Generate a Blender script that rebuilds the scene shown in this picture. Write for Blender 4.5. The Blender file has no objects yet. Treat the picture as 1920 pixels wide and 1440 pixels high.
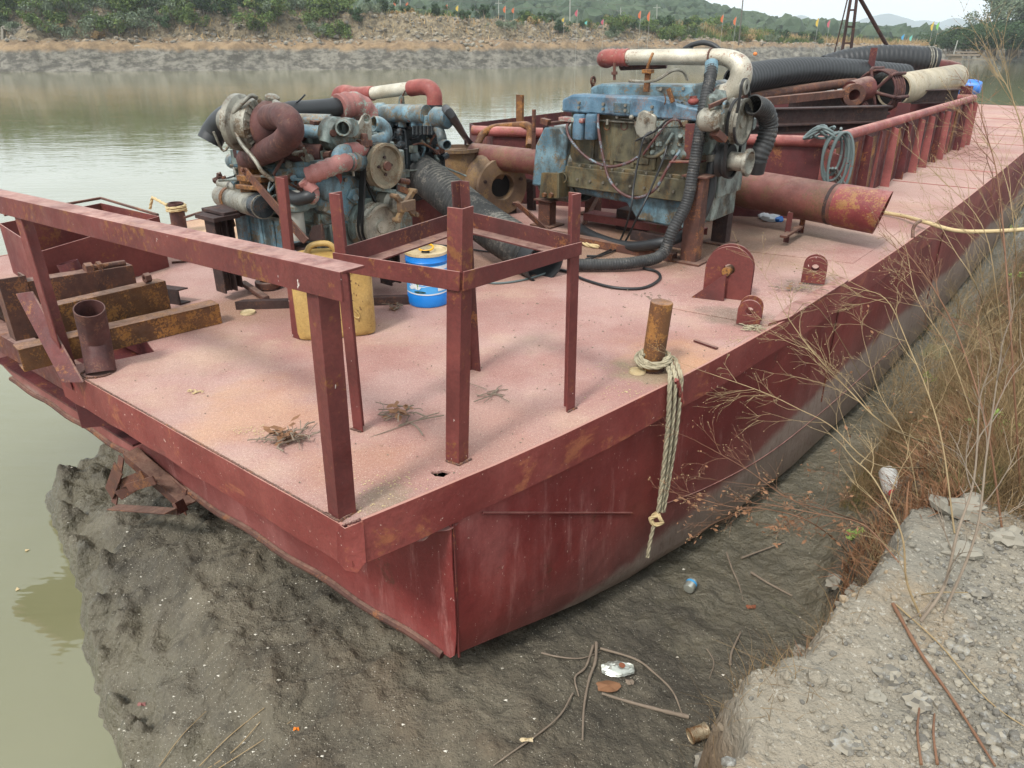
import bpy, bmesh, math, random
import numpy as np
from mathutils import Vector as V, Matrix, noise as mnoise
random.seed(7); rng = np.random.default_rng(7)
sc = bpy.context.scene
COL = sc.collection
R = math.radians
# ------------------------------------------------------------------ camera, sky, sun, exposure
F = 1386.0; PITCH = math.atan(645/F); CH = 1.7
cam = bpy.data.cameras.new('camera'); camo = bpy.data.objects.new('camera', cam); COL.objects.link(camo)
camo.location = (0, 0, CH); camo.rotation_euler = (math.pi/2 - PITCH, 0, 0)
cam.sensor_width = 36; cam.lens = 36*F/1920; cam.clip_start = .05; cam.clip_end = 9000
sc.camera = camo
w = bpy.data.worlds.new('World'); sc.world = w; w.use_nodes = True
nt = w.node_tree; nt.nodes.clear()
wo = nt.nodes.new('ShaderNodeOutputWorld'); bg = nt.nodes.new('ShaderNodeBackground')
sky = nt.nodes.new('ShaderNodeTexSky'); sky.sky_type = 'NISHITA'; sky.sun_disc = False
SUN_EL, SUN_AZ = 52, 215      # degrees; azimuth clockwise from +Y
sky.sun_elevation = R(SUN_EL); sky.sun_rotation = R(SUN_AZ); sky.dust_density = 5; sky.air_density = 1.2; sky.ozone_density = 2
hs = nt.nodes.new('ShaderNodeHueSaturation'); hs.inputs['Saturation'].default_value = .35
mx = nt.nodes.new('ShaderNodeMix'); mx.data_type = 'RGBA'; mx.inputs[0].default_value = .72
mx.inputs[7].default_value = (9.2, 10.0, 10.3, 1)        # flat overcast veil over the sky
nt.links.new(sky.outputs[0], hs.inputs['Color']); nt.links.new(hs.outputs[0], mx.inputs[6])
nt.links.new(mx.outputs[2], bg.inputs[0]); nt.links.new(bg.outputs[0], wo.inputs[0])
bg.inputs[1].default_value = .13
sl = bpy.data.lights.new('sun', 'SUN'); sl.energy = 2.3; sl.angle = R(10); sl.color = (1, .965, .91)
so = bpy.data.objects.new('sun', sl); COL.objects.link(so)
sd = V((math.sin(R(SUN_AZ))*math.cos(R(SUN_EL)), math.cos(R(SUN_AZ))*math.cos(R(SUN_EL)), math.sin(R(SUN_EL))))
so.rotation_euler = sd.to_track_quat('Z', 'Y').to_euler(); so.location = (0, 0, 30)
sc.view_settings.view_transform = 'Standard'; sc.view_settings.look = 'None'
sc.view_settings.exposure = 0.47; sc.view_settings.gamma = 1
sc.cycles.max_bounces = 6; sc.cycles.volume_bounces = 1; sc.cycles.transparent_max_bounces = 6

# ------------------------------------------------------------------ measuring helpers (photo pixel -> point on a real plane)
cp, sp_ = math.cos(PITCH), math.sin(PITCH)
def ray(px, py):
    a = (px-960)/F; b = (720-py)/F
    return V((a, cp+b*sp_, -sp_+b*cp))
def U(px, py, z=0.):
    r = ray(px, py); t = (z-CH)/r.z; return V((r.x*t, r.y*t, z))
def Y(px, py, y):
    r = ray(px, py); t = y/r.y; return V((r.x*t, y, CH+r.z*t))
C0 = V((-.64, 2.36, 0)); A = V((.62, .785, 0)).normalized(); B = V((-A.y, A.x, 0)); X = -B; UP = V((0, 0, 1))
def W(a, b, z=0.): return C0 + A*a + B*b + UP*z
def SA(px, py, a):
    r = ray(px, py); o = V((0, 0, CH)); t = (a - (o-C0).dot(A))/r.dot(A); return o + r*t
def FB(px, py, b):
    r = ray(px, py); o = V((0, 0, CH)); t = (b - (o-C0).dot(B))/r.dot(B); return o + r*t
def toab(p): d = p-C0; return d.dot(A), d.dot(B)

# ------------------------------------------------------------------ mesh building
class MB:
    def __init__(s): s.v = []; s.f = []
    def add(s, vs, fs):
        n = len(s.v); s.v += [tuple(x) for x in vs]; s.f += [tuple(i+n for i in f) for f in fs]; return s
    def box(s, c, size, ax=None):
        ax = ax or (V((1, 0, 0)), V((0, 1, 0)), UP); c = V(c); h = [d/2 for d in size]
        vs = [c + ax[0]*h[0]*i + ax[1]*h[1]*j + ax[2]*h[2]*k for k in (-1, 1) for j in (-1, 1) for i in (-1, 1)]
        return s.add(vs, [(0, 2, 3, 1), (4, 5, 7, 6), (0, 1, 5, 4), (2, 6, 7, 3), (0, 4, 6, 2), (1, 3, 7, 5)])
    def abox(s, a0, a1, b0, b1, z0, z1):
        return s.box(W((a0+a1)/2, (b0+b1)/2, (z0+z1)/2), (abs(a1-a0), abs(b1-b0), abs(z1-z0)), (A, B, UP))
    def bar(s, p, q, w, h, up=UP):
        p, q = V(p), V(q); d = (q-p); L = d.length; d.normalize(); sx = d.cross(V(up))
        sx = sx.normalized() if sx.length > 1e-5 else V((1, 0, 0)); u = sx.cross(d)
        return s.box((p+q)/2, (L, w, h), (d, sx, u))
    def prism(s, pts, ext):
        pts = [V(p) for p in pts]; n = len(pts); e = V(ext)
        return s.add(pts + [p+e for p in pts], [tuple(range(n-1, -1, -1)), tuple(range(n, 2*n))] + [(i, (i+1) % n, (i+1) % n+n, i+n) for i in range(n)])
    def angle(s, p, q, d1, d2, w=.09, t=.009, w2=None):      # angle iron: heel along p-q, legs along d1 and d2
        p, q, d1, d2 = V(p), V(q), V(d1).normalized(), V(d2).normalized(); w2 = w2 or w
        prof = [(0, 0), (w, 0), (w, t), (t, t), (t, w2), (0, w2)]
        a = [p + d1*x + d2*y for x, y in prof]; b = [q + d1*x + d2*y for x, y in prof]
        return s.add(a+b, [(0, 1, 2, 3), (0, 3, 4, 5), (9, 8, 7, 6), (11, 10, 9, 6)] + [(i, (i+1) % 6, (i+1) % 6+6, i+6) for i in range(6)])
    def channel(s, p, q, wd, fd, h, fl, t=.01):              # U section: web along wd (height h), flanges toward fd
        p, q, wd, fd = V(p), V(q), V(wd).normalized(), V(fd).normalized()
        prof = [(0, 0), (0, fl), (t, fl), (t, t), (h-t, t), (h-t, fl), (h, fl), (h, 0)]
        a = [p + wd*x + fd*y for x, y in prof]; b = [q + wd*x + fd*y for x, y in prof]
        return s.add(a+b, [(0, 1, 2, 3), (0, 3, 4, 7), (4, 5, 6, 7), (11, 10, 9, 8), (15, 12, 11, 8), (15, 14, 13, 12)] + [(i, (i+1) % 8, (i+1) % 8+8, i+8) for i in range(8)])
    def ibeam(s, p, q, w, h, t=.012, up=UP):
        p, q = V(p), V(q); d = (q-p).normalized(); sx = d.cross(V(up)).normalized(); u = sx.cross(d)
        s.bar(p+u*(h/2-t/2), q+u*(h/2-t/2), w, t, up); s.bar(p-u*(h/2-t/2), q-u*(h/2-t/2), w, t, up); s.bar(p, q, t, h-2*t, up); return s
    def tube(s, path, r, n=12, caps=True, wall=0, rf=None):
        P = [V(p) for p in path]; m = len(P); T = []
        for i in range(m):
            T.append((P[min(i+1, m-1)]-P[max(i-1, 0)]).normalized())
        nrm = T[0].orthogonal().normalized(); rings = []
        for i in range(m):
            if i:
                nrm = nrm - T[i]*nrm.dot(T[i])
                nrm = nrm.normalized() if nrm.length > 1e-6 else T[i].orthogonal().normalized()
            bn = T[i].cross(nrm); rr = r(i/(m-1)) if callable(r) else r
            rings.append((P[i], nrm.copy(), bn, rr))
        def ring(c, a, b, rr): return [c + (a*math.cos(2*math.pi*k/n) + b*math.sin(2*math.pi*k/n))*rr for k in range(n)]
        vs = []; fs = []
        for g in rings: vs += ring(*g)
        for i in range(m-1):
            for k in range(n): fs.append((i*n+k, i*n+(k+1) % n, (i+1)*n+(k+1) % n, (i+1)*n+k))
        if wall:
            o = len(vs)
            for c, a, b, rr in rings: vs += ring(c, a, b, rr-wall)
            for i in range(m-1):
                for k in range(n): fs.append((o+i*n+k, o+(i+1)*n+k, o+(i+1)*n+(k+1) % n, o+i*n+(k+1) % n))
            for k in range(n):
                fs.append((k, o+k, o+(k+1) % n, (k+1) % n)); e = (m-1)*n
                fs.append((e+k, e+(k+1) % n, o+e+(k+1) % n, o+e+k))
        elif caps:
            fs.append(tuple(range(n-1, -1, -1))); fs.append(tuple(range((m-1)*n, m*n)))
        return s.add(vs, fs)
    def cyl(s, p, q, r, n=16, r2=None, wall=0):
        r2 = r if r2 is None else r2
        return s.tube([p, q], lambda t: r+(r2-r)*t, n, True, wall)
    def lathe(s, o, ax, prof, n=24):                         # prof: (radius, distance along axis)
        o, ax = V(o), V(ax).normalized(); a = ax.orthogonal().normalized(); b = ax.cross(a); vs = []; fs = []; m = len(prof)
        for r, t in prof: vs += [o + ax*t + (a*math.cos(2*math.pi*k/n)+b*math.sin(2*math.pi*k/n))*max(r, 1e-4) for k in range(n)]
        for i in range(m-1):
            for k in range(n): fs.append((i*n+k, i*n+(k+1) % n, (i+1)*n+(k+1) % n, (i+1)*n+k))
        return s.add(vs, fs)
    def ball(s, c, r, n=10, ax=None, rough=0, seed=0):
        c = V(c); r = (r, r, r) if not hasattr(r, '__len__') else r; ax = ax or (V((1, 0, 0)), V((0, 1, 0)), UP); vs = []; fs = []
        for i in range(n+1):
            th = math.pi*i/n
            for k in range(2*n):
                ph = math.pi*k/n; d = V((math.sin(th)*math.cos(ph), math.sin(th)*math.sin(ph), math.cos(th)))
                f = 1+rough*mnoise.noise(d*1.7+V((seed*3.1, 0, 0)))
                vs.append(c + (ax[0]*d.x*r[0] + ax[1]*d.y*r[1] + ax[2]*d.z*r[2])*f)
        for i in range(n):
            for k in range(2*n): fs.append((i*2*n+k, (i+1)*2*n+k, (i+1)*2*n+(k+1) % (2*n), i*2*n+(k+1) % (2*n)))
        return s.add(vs, fs)
    def bolts(s, pts, ax, r=.012, h=.012, n=6):
        for p in pts: s.cyl(V(p), V(p)+V(ax).normalized()*h, r, n)
        return s
    def build(s, name, m, parent=None, loc=None, bev=0, ang=38, smooth=True):
        base = V((0, 0, 0))
        if parent is not None:
            q = parent
            while q: base = base + q.location; q = q.parent
        elif loc is not None: base = V(loc)
        me = bpy.data.meshes.new(name); me.from_pydata([tuple(V(x)-base) for x in s.v], [], s.f); me.validate()
        bm = bmesh.new(); bm.from_mesh(me); bmesh.ops.recalc_face_normals(bm, faces=bm.faces); bm.to_mesh(me); bm.free()
        if smooth:
            me.polygons.foreach_set('use_smooth', [True]*len(me.polygons)); me.set_sharp_from_angle(angle=R(ang))
        me.materials.append(m); o = bpy.data.objects.new(name, me); COL.objects.link(o)
        if parent is not None: o.parent = parent
        elif loc is not None: o.location = base
        if bev:
            md = o.modifiers.new('bevel', 'BEVEL'); md.width = bev; md.segments = 2; md.limit_method = 'ANGLE'; md.angle_limit = R(40); md.harden_normals = False
        return o
def cr(pts, n=8):                                             # smooth curve through points
    P = [V(p) for p in pts]; P = [P[0]*2-P[1]] + P + [P[-1]*2-P[-2]]; out = []
    for i in range(1, len(P)-2):
        for k in range(n):
            t = k/n; a, b, c, d = P[i-1], P[i], P[i+1], P[i+2]
            out.append(.5*((2*b) + (c-a)*t + (2*a-5*b+4*c-d)*t*t + (3*b-a-3*c+d)*t**3))
    out.append(P[-2]); return out
def resample(path, step):
    out = [path[0]]; acc = 0
    for i in range(1, len(path)):
        p, q = path[i-1], path[i]; L = (q-p).length
        if L == 0: continue
        t = step-acc
        while t <= L: out.append(p+(q-p)*(t/L)); t += step
        acc = (acc+L) % step
    out.append(path[-1]); return out
def corr(mb, path, r, pitch=.03, amp=.06, n=20, wall=.012):    # corrugated hose
    P = resample(path, pitch/4); m = len(P)
    return mb.tube(P, lambda t: r*(1+amp*math.sin(t*(m-1)*math.pi/2)), n, True, wall)
def twist_rope(mb, path, r, n=3):                             # three-strand rope
    P = resample(path, r*.9); T = []; m = len(P); out = []
    nrm = (P[1]-P[0]).orthogonal().normalized()
    fr = []
    for i in range(m):
        t = (P[min(i+1, m-1)]-P[max(i-1, 0)]).normalized(); nrm = (nrm-t*nrm.dot(t)).normalized(); fr.append((nrm.copy(), t.cross(nrm)))
    for k in range(n):
        q = [P[i] + (fr[i][0]*math.cos(i*.42+k*2.094)+fr[i][1]*math.sin(i*.42+k*2.094))*r*.5 for i in range(m)]
        mb.tube(q, r*.56, 6)
    return mb
def thing(name, label, cat, loc=(0, 0, 0), group=None):
    o = bpy.data.objects.new(name, None); COL.objects.link(o); o.location = V(loc); o.empty_display_size = .1
    return tag(o, label, cat, group)
def tag(o, label=None, cat=None, group=None, kind=None):
    if label: o['label'] = label
    if cat: o['category'] = cat
    if group: o['group'] = group
    if kind: o['kind'] = kind
    return o
def big(name, verts, faces, m, smooth=True, loc=None, parent=None):
    verts = np.asarray(verts, dtype=np.float32).reshape(-1, 3); faces = np.asarray(faces, dtype=np.int32)
    if loc is not None: verts = verts - np.array(loc, dtype=np.float32)
    k = faces.shape[1]; me = bpy.data.meshes.new(name)
    me.vertices.add(len(verts)); me.vertices.foreach_set('co', verts.ravel())
    me.loops.add(faces.size); me.loops.foreach_set('vertex_index', faces.ravel())
    me.polygons.add(len(faces)); me.polygons.foreach_set('loop_start', np.arange(0, faces.size, k, dtype=np.int32))
    me.polygons.foreach_set('use_smooth', np.full(len(faces), smooth))
    me.update(calc_edges=True); me.materials.append(m)
    o = bpy.data.objects.new(name, me); COL.objects.link(o)
    if loc is not None: o.location = loc
    if parent is not None: o.parent = parent
    return o
# numpy value noise
_perm = rng.random((64, 64, 64))
def vnoise(x, y, z=0.):
    x, y = np.broadcast_arrays(np.asarray(x, float), np.asarray(y, float)); z = np.zeros_like(x)+z
    xi, yi, zi = np.floor(x).astype(int), np.floor(y).astype(int), np.floor(z).astype(int)
    fx, fy, fz = x-xi, y-yi, z-zi; fx, fy, fz = [f*f*(3-2*f) for f in (fx, fy, fz)]
    g = lambda i, j, k: _perm[(xi+i) % 64, (yi+j) % 64, (zi+k) % 64]
    l = lambda a, b, t: a+(b-a)*t
    return l(l(l(g(0,0,0), g(1,0,0), fx), l(g(0,1,0), g(1,1,0), fx), fy), l(l(g(0,0,1), g(1,0,1), fx), l(g(0,1,1), g(1,1,1), fx), fy), fz)-.5
def fbm(x, y, oct=4, seed=0., gain=.5):
    s = 0; a = 1; f = 1
    for i in range(oct): s = s+a*vnoise(x*f+seed*7.3+i*11.1, y*f+seed*3.7+i*5.3, seed); a *= gain; f *= 2.03
    return s
def sstep(x, a, b): t = np.clip((x-a)/(b-a), 0, 1); return t*t*(3-2*t)

# ------------------------------------------------------------------ materials
def hexc(h): return tuple((((int(h[i:i+2], 16)/255)+.055)/1.055)**2.4 if int(h[i:i+2], 16) > 10 else int(h[i:i+2], 16)/255/12.92 for i in (0, 2, 4)) + (1,)
class NT:
    def __init__(s, name):
        s.m = bpy.data.materials.new(name); s.m.use_nodes = True; s.n = s.m.node_tree; s.b = s.n.nodes['Principled BSDF']
        s.tc = s.n.nodes.new('ShaderNodeTexCoord'); s.geo = s.n.nodes.new('ShaderNodeNewGeometry')
    def N(s, t, **k):
        n = s.n.nodes.new(t)
        for a, v in k.items(): setattr(n, a, v)
        return n
    def L(s, a, b): s.n.links.new(a, b)
    def coord(s, scale=(1, 1, 1), world=True):
        mp = s.N('ShaderNodeMapping'); mp.inputs['Scale'].default_value = scale
        s.L(s.geo.outputs['Position'] if world else s.tc.outputs['Object'], mp.inputs['Vector']); return mp.outputs[0]
    def noise(s, scale, detail=5, rough=.55, sc3=(1, 1, 1), world=True, dist=0):
        n = s.N('ShaderNodeTexNoise'); n.inputs['Scale'].default_value = scale; n.inputs['Detail'].default_value = detail
        n.inputs['Roughness'].default_value = rough; n.inputs['Distortion'].default_value = dist; s.L(s.coord(sc3, world), n.inputs['Vector']); return n.outputs['Fac']
    def ramp(s, x, a, b, inv=False):
        r = s.N('ShaderNodeMapRange'); r.inputs['From Min'].default_value = a; r.inputs['From Max'].default_value = b
        r.interpolation_type = 'SMOOTHSTEP'
        if inv: r.inputs['To Min'].default_value = 1; r.inputs['To Max'].default_value = 0
        s.L(x, r.inputs['Value']); return r.outputs['Result']
    def math(s, op, x, y):
        m = s.N('ShaderNodeMath', operation=op)
        for i, v in enumerate((x, y)):
            if isinstance(v, (int, float)): m.inputs[i].default_value = v
            else: s.L(v, m.inputs[i])
        return m.outputs[0]
    def mix(s, f, c1, c2):
        m = s.N('ShaderNodeMix', data_type='RGBA')
        for i, v in ((0, f), (6, c1), (7, c2)):
            if isinstance(v, (int, float)): m.inputs[i].default_value = v
            elif isinstance(v, tuple): m.inputs[i].default_value = v
            else: s.L(v, m.inputs[i])
        return m.outputs[2]
    def vary(s, c, sc_, lo=.72, hi=1.22, fs=26., lo2=.8, hi2=1.14):
        for scale, a, b in ((sc_*.8, lo, hi), (sc_*fs, lo2, hi2)):
            r = s.N('ShaderNodeMapRange'); s.L(s.noise(scale, 5, .65), r.inputs['Value']); r.inputs['From Min'].default_value = .3; r.inputs['From Max'].default_value = .7
            r.inputs['To Min'].default_value = a; r.inputs['To Max'].default_value = b
            m = s.N('ShaderNodeMix', data_type='RGBA', blend_type='MULTIPLY'); m.inputs[0].default_value = 1; s.L(c, m.inputs[6]) if not isinstance(c, tuple) else None
            if isinstance(c, tuple): m.inputs[6].default_value = c
            s.L(r.outputs[0], m.inputs[7]); c = m.outputs[2]
        return c
    def blob(s, ctr, r0, r1, wob=.5, wsc=2.5):
        d = s.N('ShaderNodeVectorMath', operation='DISTANCE'); s.L(s.geo.outputs['Position'], d.inputs[0]); d.inputs[1].default_value = ctr
        return s.ramp(s.math('ADD', d.outputs['Value'], s.math('MULTIPLY', s.math('SUBTRACT', s.noise(wsc, 7, .7), .5), wob*2)), r0, r1, True)
    def col(s, c):
        if isinstance(c, tuple): s.b.inputs['Base Color'].default_value = c
        else: s.L(c, s.b.inputs['Base Color'])
    def bump(s, h, strength=.3, dist=.01):
        b = s.N('ShaderNodeBump'); b.inputs['Strength'].default_value = strength; b.inputs['Distance'].default_value = dist
        s.L(h, b.inputs['Height']); s.L(b.outputs[0], s.b.inputs['Normal'])
    def up(s, a=.6, b=.95):
        sx = s.N('ShaderNodeSeparateXYZ'); s.L(s.geo.outputs['Normal'], sx.inputs[0]); return s.ramp(sx.outputs['Z'], a, b)
    def z(s):
        sx = s.N('ShaderNodeSeparateXYZ'); s.L(s.geo.outputs['Position'], sx.inputs[0]); return sx.outputs['Z']
def worn(name, c1, c2, rust=.3, rustc=('6b3a22', '8c5a30'), sc_=3., dust=.0, dustc='b9a08c', rough=.62, grime=0, grimec='241c18', streak=1, metal=0, bump=.25, chips=0, chipc='cfc2b8'):
    n = NT(name); big_ = n.noise(sc_, 6, .6); c = n.mix(n.ramp(big_, .35, .68), hexc(c1), hexc(c2))
    if rust > 0:
        f = n.math('ADD', n.math('MULTIPLY', n.noise(sc_*1.5, 8, .66, (1, 1, streak), dist=.3), .6), n.math('MULTIPLY', n.noise(sc_*16, 4, .7), .4)); lo = .595-.21*rust
        rc = n.mix(n.noise(sc_*14, 4, .7), hexc(rustc[0]), hexc(rustc[1]))
        c = n.mix(n.ramp(f, lo, lo+.06), c, rc)
    if grime > 0:
        g = n.noise(sc_*1.7, 7, .65, (1, 1, .6)); c = n.mix(n.math('MULTIPLY', n.ramp(g, .6-.25*grime, .85-.25*grime), .9), c, hexc(grimec))
    if chips > 0:
        k = n.noise(sc_*16, 3, .6, (1, 1, .45)); c = n.mix(n.ramp(k, .76-.06*chips, .79-.06*chips), c, hexc(chipc))
    if dust > 0:
        d = n.math('MULTIPLY', n.up(), n.math('MULTIPLY', n.ramp(n.noise(sc_*4, 6, .7), .2, .65), dust)); c = n.mix(d, c, hexc(dustc))
    c = n.vary(c, sc_)
    n.col(c); n.b.inputs['Metallic'].default_value = metal
    rr = n.N('ShaderNodeMapRange'); n.L(n.noise(sc_*5, 5), rr.inputs['Value']); rr.inputs['From Min'].default_value = .3; rr.inputs['From Max'].default_value = .7
    rr.inputs['To Min'].default_value = rough-.12; rr.inputs['To Max'].default_value = rough+.16; n.L(rr.outputs[0], n.b.inputs['Roughness'])
    n.bump(n.math('ADD', n.noise(sc_*30, 5, .7), n.math('MULTIPLY', n.noise(sc_*6, 3), 1.4)), bump, .006)
    return n.m
def plain(name, c1, c2=None, rough=.6, sc_=8., spec=.5, metal=0, bump=.15, bsc=60.):
    n = NT(name); n.col(n.mix(n.noise(sc_, 5, .6), hexc(c1), hexc(c2 or c1))); n.b.inputs['Roughness'].default_value = rough
    n.b.inputs['Specular IOR Level'].default_value = spec; n.b.inputs['Metallic'].default_value = metal
    if bump: n.bump(n.noise(bsc, 4), bump, .004)
    return n.m
M = {}
M['red'] = worn('maroon paint', '5e2724', '70352f', .2, sc_=2.2, dust=.8, dustc='b08a7e', chips=.8)
M['red2'] = worn('maroon paint brown', '4c2320', '5f2b28', .22, sc_=3.5, dust=.55, dustc='a5897a', chips=.2)
M['rail'] = worn('pale red rail paint', '84433f', '97544e', .2, sc_=2.6, dust=.5, dustc='c09a8c')
M['coam'] = worn('pink red coaming paint', '7e4340', '92524e', .2, sc_=3., rustc=('4a2a20', '8a6a48'), streak=.3)
M['coamd'] = worn('dark red coaming', '471a1c', '5a2324', .2, sc_=3., streak=.35)
M['rust'] = worn('brown rust', '4a2e26', '5e3a2e', .35, ('6b4028', '8a5a34'), 5., dust=.5, dustc='8f7566', rough=.75)
M['rusto'] = worn('orange rust', '52341f', '6b4526', .45, ('7e5226', '986a34'), 5., dust=.6, dustc='8e7264', rough=.82, bump=.5)
M['rustd'] = worn('dark rust', '2c1d1b', '3d2824', .25, ('4a3026', '5e3d2a'), 5., rough=.75)
M['darkred'] = worn('dark exhaust rust', '3e2322', '55302c', .3, ('5c3a2e', '704a38'), 6., dust=.3, dustc='7c6459', rough=.7)
M['blue'] = worn('pale blue engine paint', '4f7080', '748f98', .42, ('5c4c3a', '85765c'), 4.5, grime=.8, grimec='3a3d3a', dust=.35, dustc='a49a88', rough=.5, chips=.4, chipc='c9c4b4')
M['blue2'] = worn('strong blue engine paint', '466478', '678496', .36, ('5a5a66', '7c7470'), 5., grime=.42, grimec='2b343e', rough=.48, chips=.3)
M['grey'] = worn('grey green engine casting', '65726f', '838e87', .38, ('5c4a38', '7a684c'), 5., grime=.8, grimec='34342e', rough=.55)
M['block'] = worn('oily engine block', '4c493a', '6a634b', .42, ('503c28', '766440'), 5., grime=.65, grimec='2b2720', rough=.5, streak=.3)
M['oily'] = worn('black oily engine', '14171a', '2a3338', .2, ('3c2c22', '5a4030'), 6., rough=.32, chips=.5, chipc='64787f')
M['alu'] = worn('dull aluminium', '807d72', '9b978a', .35, ('5e4c3c', '7a6a56'), 6., grime=.5, rough=.45, metal=.3)
M['silver'] = worn('silver pipe', 'b5ac99', 'c7c0b0', .3, ('7a5a48', '94786a'), 4., rough=.42, metal=.35, chips=.2, chipc='6a5a50')
M['redrub'] = worn('red rubber sleeve', '7c3834', '8f4a42', .12, ('8a7a68', 'a08a70'), 6., rough=.6, dust=.2)
M['pinkrub'] = worn('faded pink sleeve', '96645e', '84504a', .35, ('6f9e9c', '9a8a70'), 6., rough=.6)
M['rubber'] = plain('black rubber', '1b1c1e', '2b2c2e', .5, 12.)
M['rubdust'] = worn('dusty ribbed rubber', '262727', '383836', .32, ('54514b', '66615a'), 6., dust=.6, dustc='77736a', rough=.7)
M['rubmid'] = worn('scuffed ribbed rubber', '222324', '303030', .25, ('4a4744', '5c5852'), 6., dust=.3, dustc='6a665e', rough=.6)
M['pulley'] = worn('dusty pulley', '6f6654', '887c66', .35, ('5c4634', '745c44'), 6., grime=.3, rough=.6)
M['belt'] = plain('belt rubber', '151515', '232222', .55)
M['pump'] = worn('rusty pump casting', '5e4a3a', '786049', .45, ('8f7448', '5a4030'), 3.5, dust=.3, dustc='9a8670', rough=.7, bump=.4)
M['bigpipe'] = worn('rusty red pipe', '5c322c', '74443c', .5, ('54362a', '73523a'), 3.2, dust=.25, dustc='a08678', rough=.62)
M['pipered'] = worn('red painted pipe end', '6e2a2c', '7c3436', .42, ('6e4228', '9c703e'), 4., dust=.2, rough=.5)
M['cream'] = worn('cream pipe', '9c8f76', 'ada087', .3, ('8a7458', '9c8a70'), 1.6, dust=0, rough=.55, bump=.15)
M['yellow'] = worn('oil stained jerrycan plastic', 'a8874c', 'b89a60', .12, ('8a6a34', '94743c'), 3., grime=.25, grimec='7a5c30', rough=.45, bump=.1)
M['bblue'] = plain('bright blue paint', '0f6fc4', '1a7fd0', .35, 4., bump=0)
M['lid'] = worn('dusty lid', 'b5a078', 'c5b494', .2, ('8a7450', 'a08a60'), 8.)
M['white'] = plain('white print', 'd8dcdf', 'c8d0d6', .5, bump=0)
M['green'] = plain('green print', '3f7a35', '6fa04a', .5, bump=0)
M['handle'] = plain('yellow handle', 'e0a818', 'd89a10', .4, bump=0)
M['skyb'] = plain('light blue print', '2a8ad4', '5fb0e4', .45, 16., bump=0)
M['dgreen'] = plain('dark print', '1c3c30', '24483a', .5, bump=0)
M['rope'] = worn('weathered rope', '9a9078', 'aaa086', .25, ('6a6250', '7c735e'), 20., rough=.9)
M['ropet'] = plain('tan rope', 'b09a70', 'c0ac84', .85)
M['wire'] = plain('black wire', '17181a', '242527', .45)
M['cable'] = plain('grey green cable', '4e5a58', '647070', .5)
M['redhose'] = worn('red blue hose', '5a332e', '4c3634', .35, ('5f7480', '70858c'), 8., rough=.5)
M['filter'] = plain('white filter', 'b8b6ae', 'a8a69c', .4)
M['bbolt'] = plain('bolt steel', '7a756a', '8e887c', .4, 40., metal=.5)
M['black'] = plain('black grip and painted hole shade', '0c0b0b', '121010', .9, bump=0)  # black for the bucket grip and for discs painting shade inside openings
M['bark'] = plain('grey stick', '6e6052', '8a7c6c', .85, 20.)
M['drystem'] = plain('dry straw stem', '9c8a66', '785f42', .75, 9.)
M['redstem'] = plain('red brown stem', '5c3a28', '7e5c42', .7, 9.)
M['dryleaf'] = plain('dead brown leaf', '6a4630', '8a6444', .8, 30.)
M['leaf'] = plain('fresh green leaf', '6c8a34', '86a04a', .55, 20., bump=0)
M['whitep'] = plain('white bottle plastic', 'c4c3bd', 'b5b4ae', .4)
M['cap'] = plain('red cap', 'a81f30', 'b82838', .4)
M['foil'] = plain('foil', 'c4c6bc', 'a5a89e', .3, 20., metal=.6)
M['tin'] = worn('rusty can', 'a89a80', '8c7a60', .5, ('6a4a30', '84603c'), 14., rough=.45, metal=.4)
M['brick'] = plain('brick', '8a5238', '74452f', .9)
M['gore'] = plain('orange flag cloth', 'c8693f', 'b85c38', .8, bump=0)
M['gyel'] = plain('yellow flag cloth', 'cdb04a', 'c0a03c', .8, bump=0)
M['ggrn'] = plain('green flag cloth', '7fb860', '6fae54', .8, bump=0)
M['gpnk'] = plain('pink flag cloth', 'b85a68', 'a84c5a', .8, bump=0)
M['gblu'] = plain('blue flag cloth', '4a9ac8', '3c8cc0', .8, bump=0)
M['gteal'] = plain('teal flag cloth', '6cbcb0', '5caea4', .8, bump=0)
M['pole'] = plain('pale pole', '8a8a82', '9a9a92', .7, bump=0)
M['poled'] = plain('dark pole', '4c453e', '5c544c', .7, bump=0)
M['bluep'] = plain('blue drum plastic', '2f6fc0', '3c7cc8', .4)
M['orange'] = plain('orange float', 'd87a20', 'c86a18', .5)
M['concrete'] = plain('old concrete', '8f897c', '7c766a', .9)
M['wall'] = plain('building wall', 'b5aaa0', 'c2b8b0', .8, bump=0)

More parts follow.
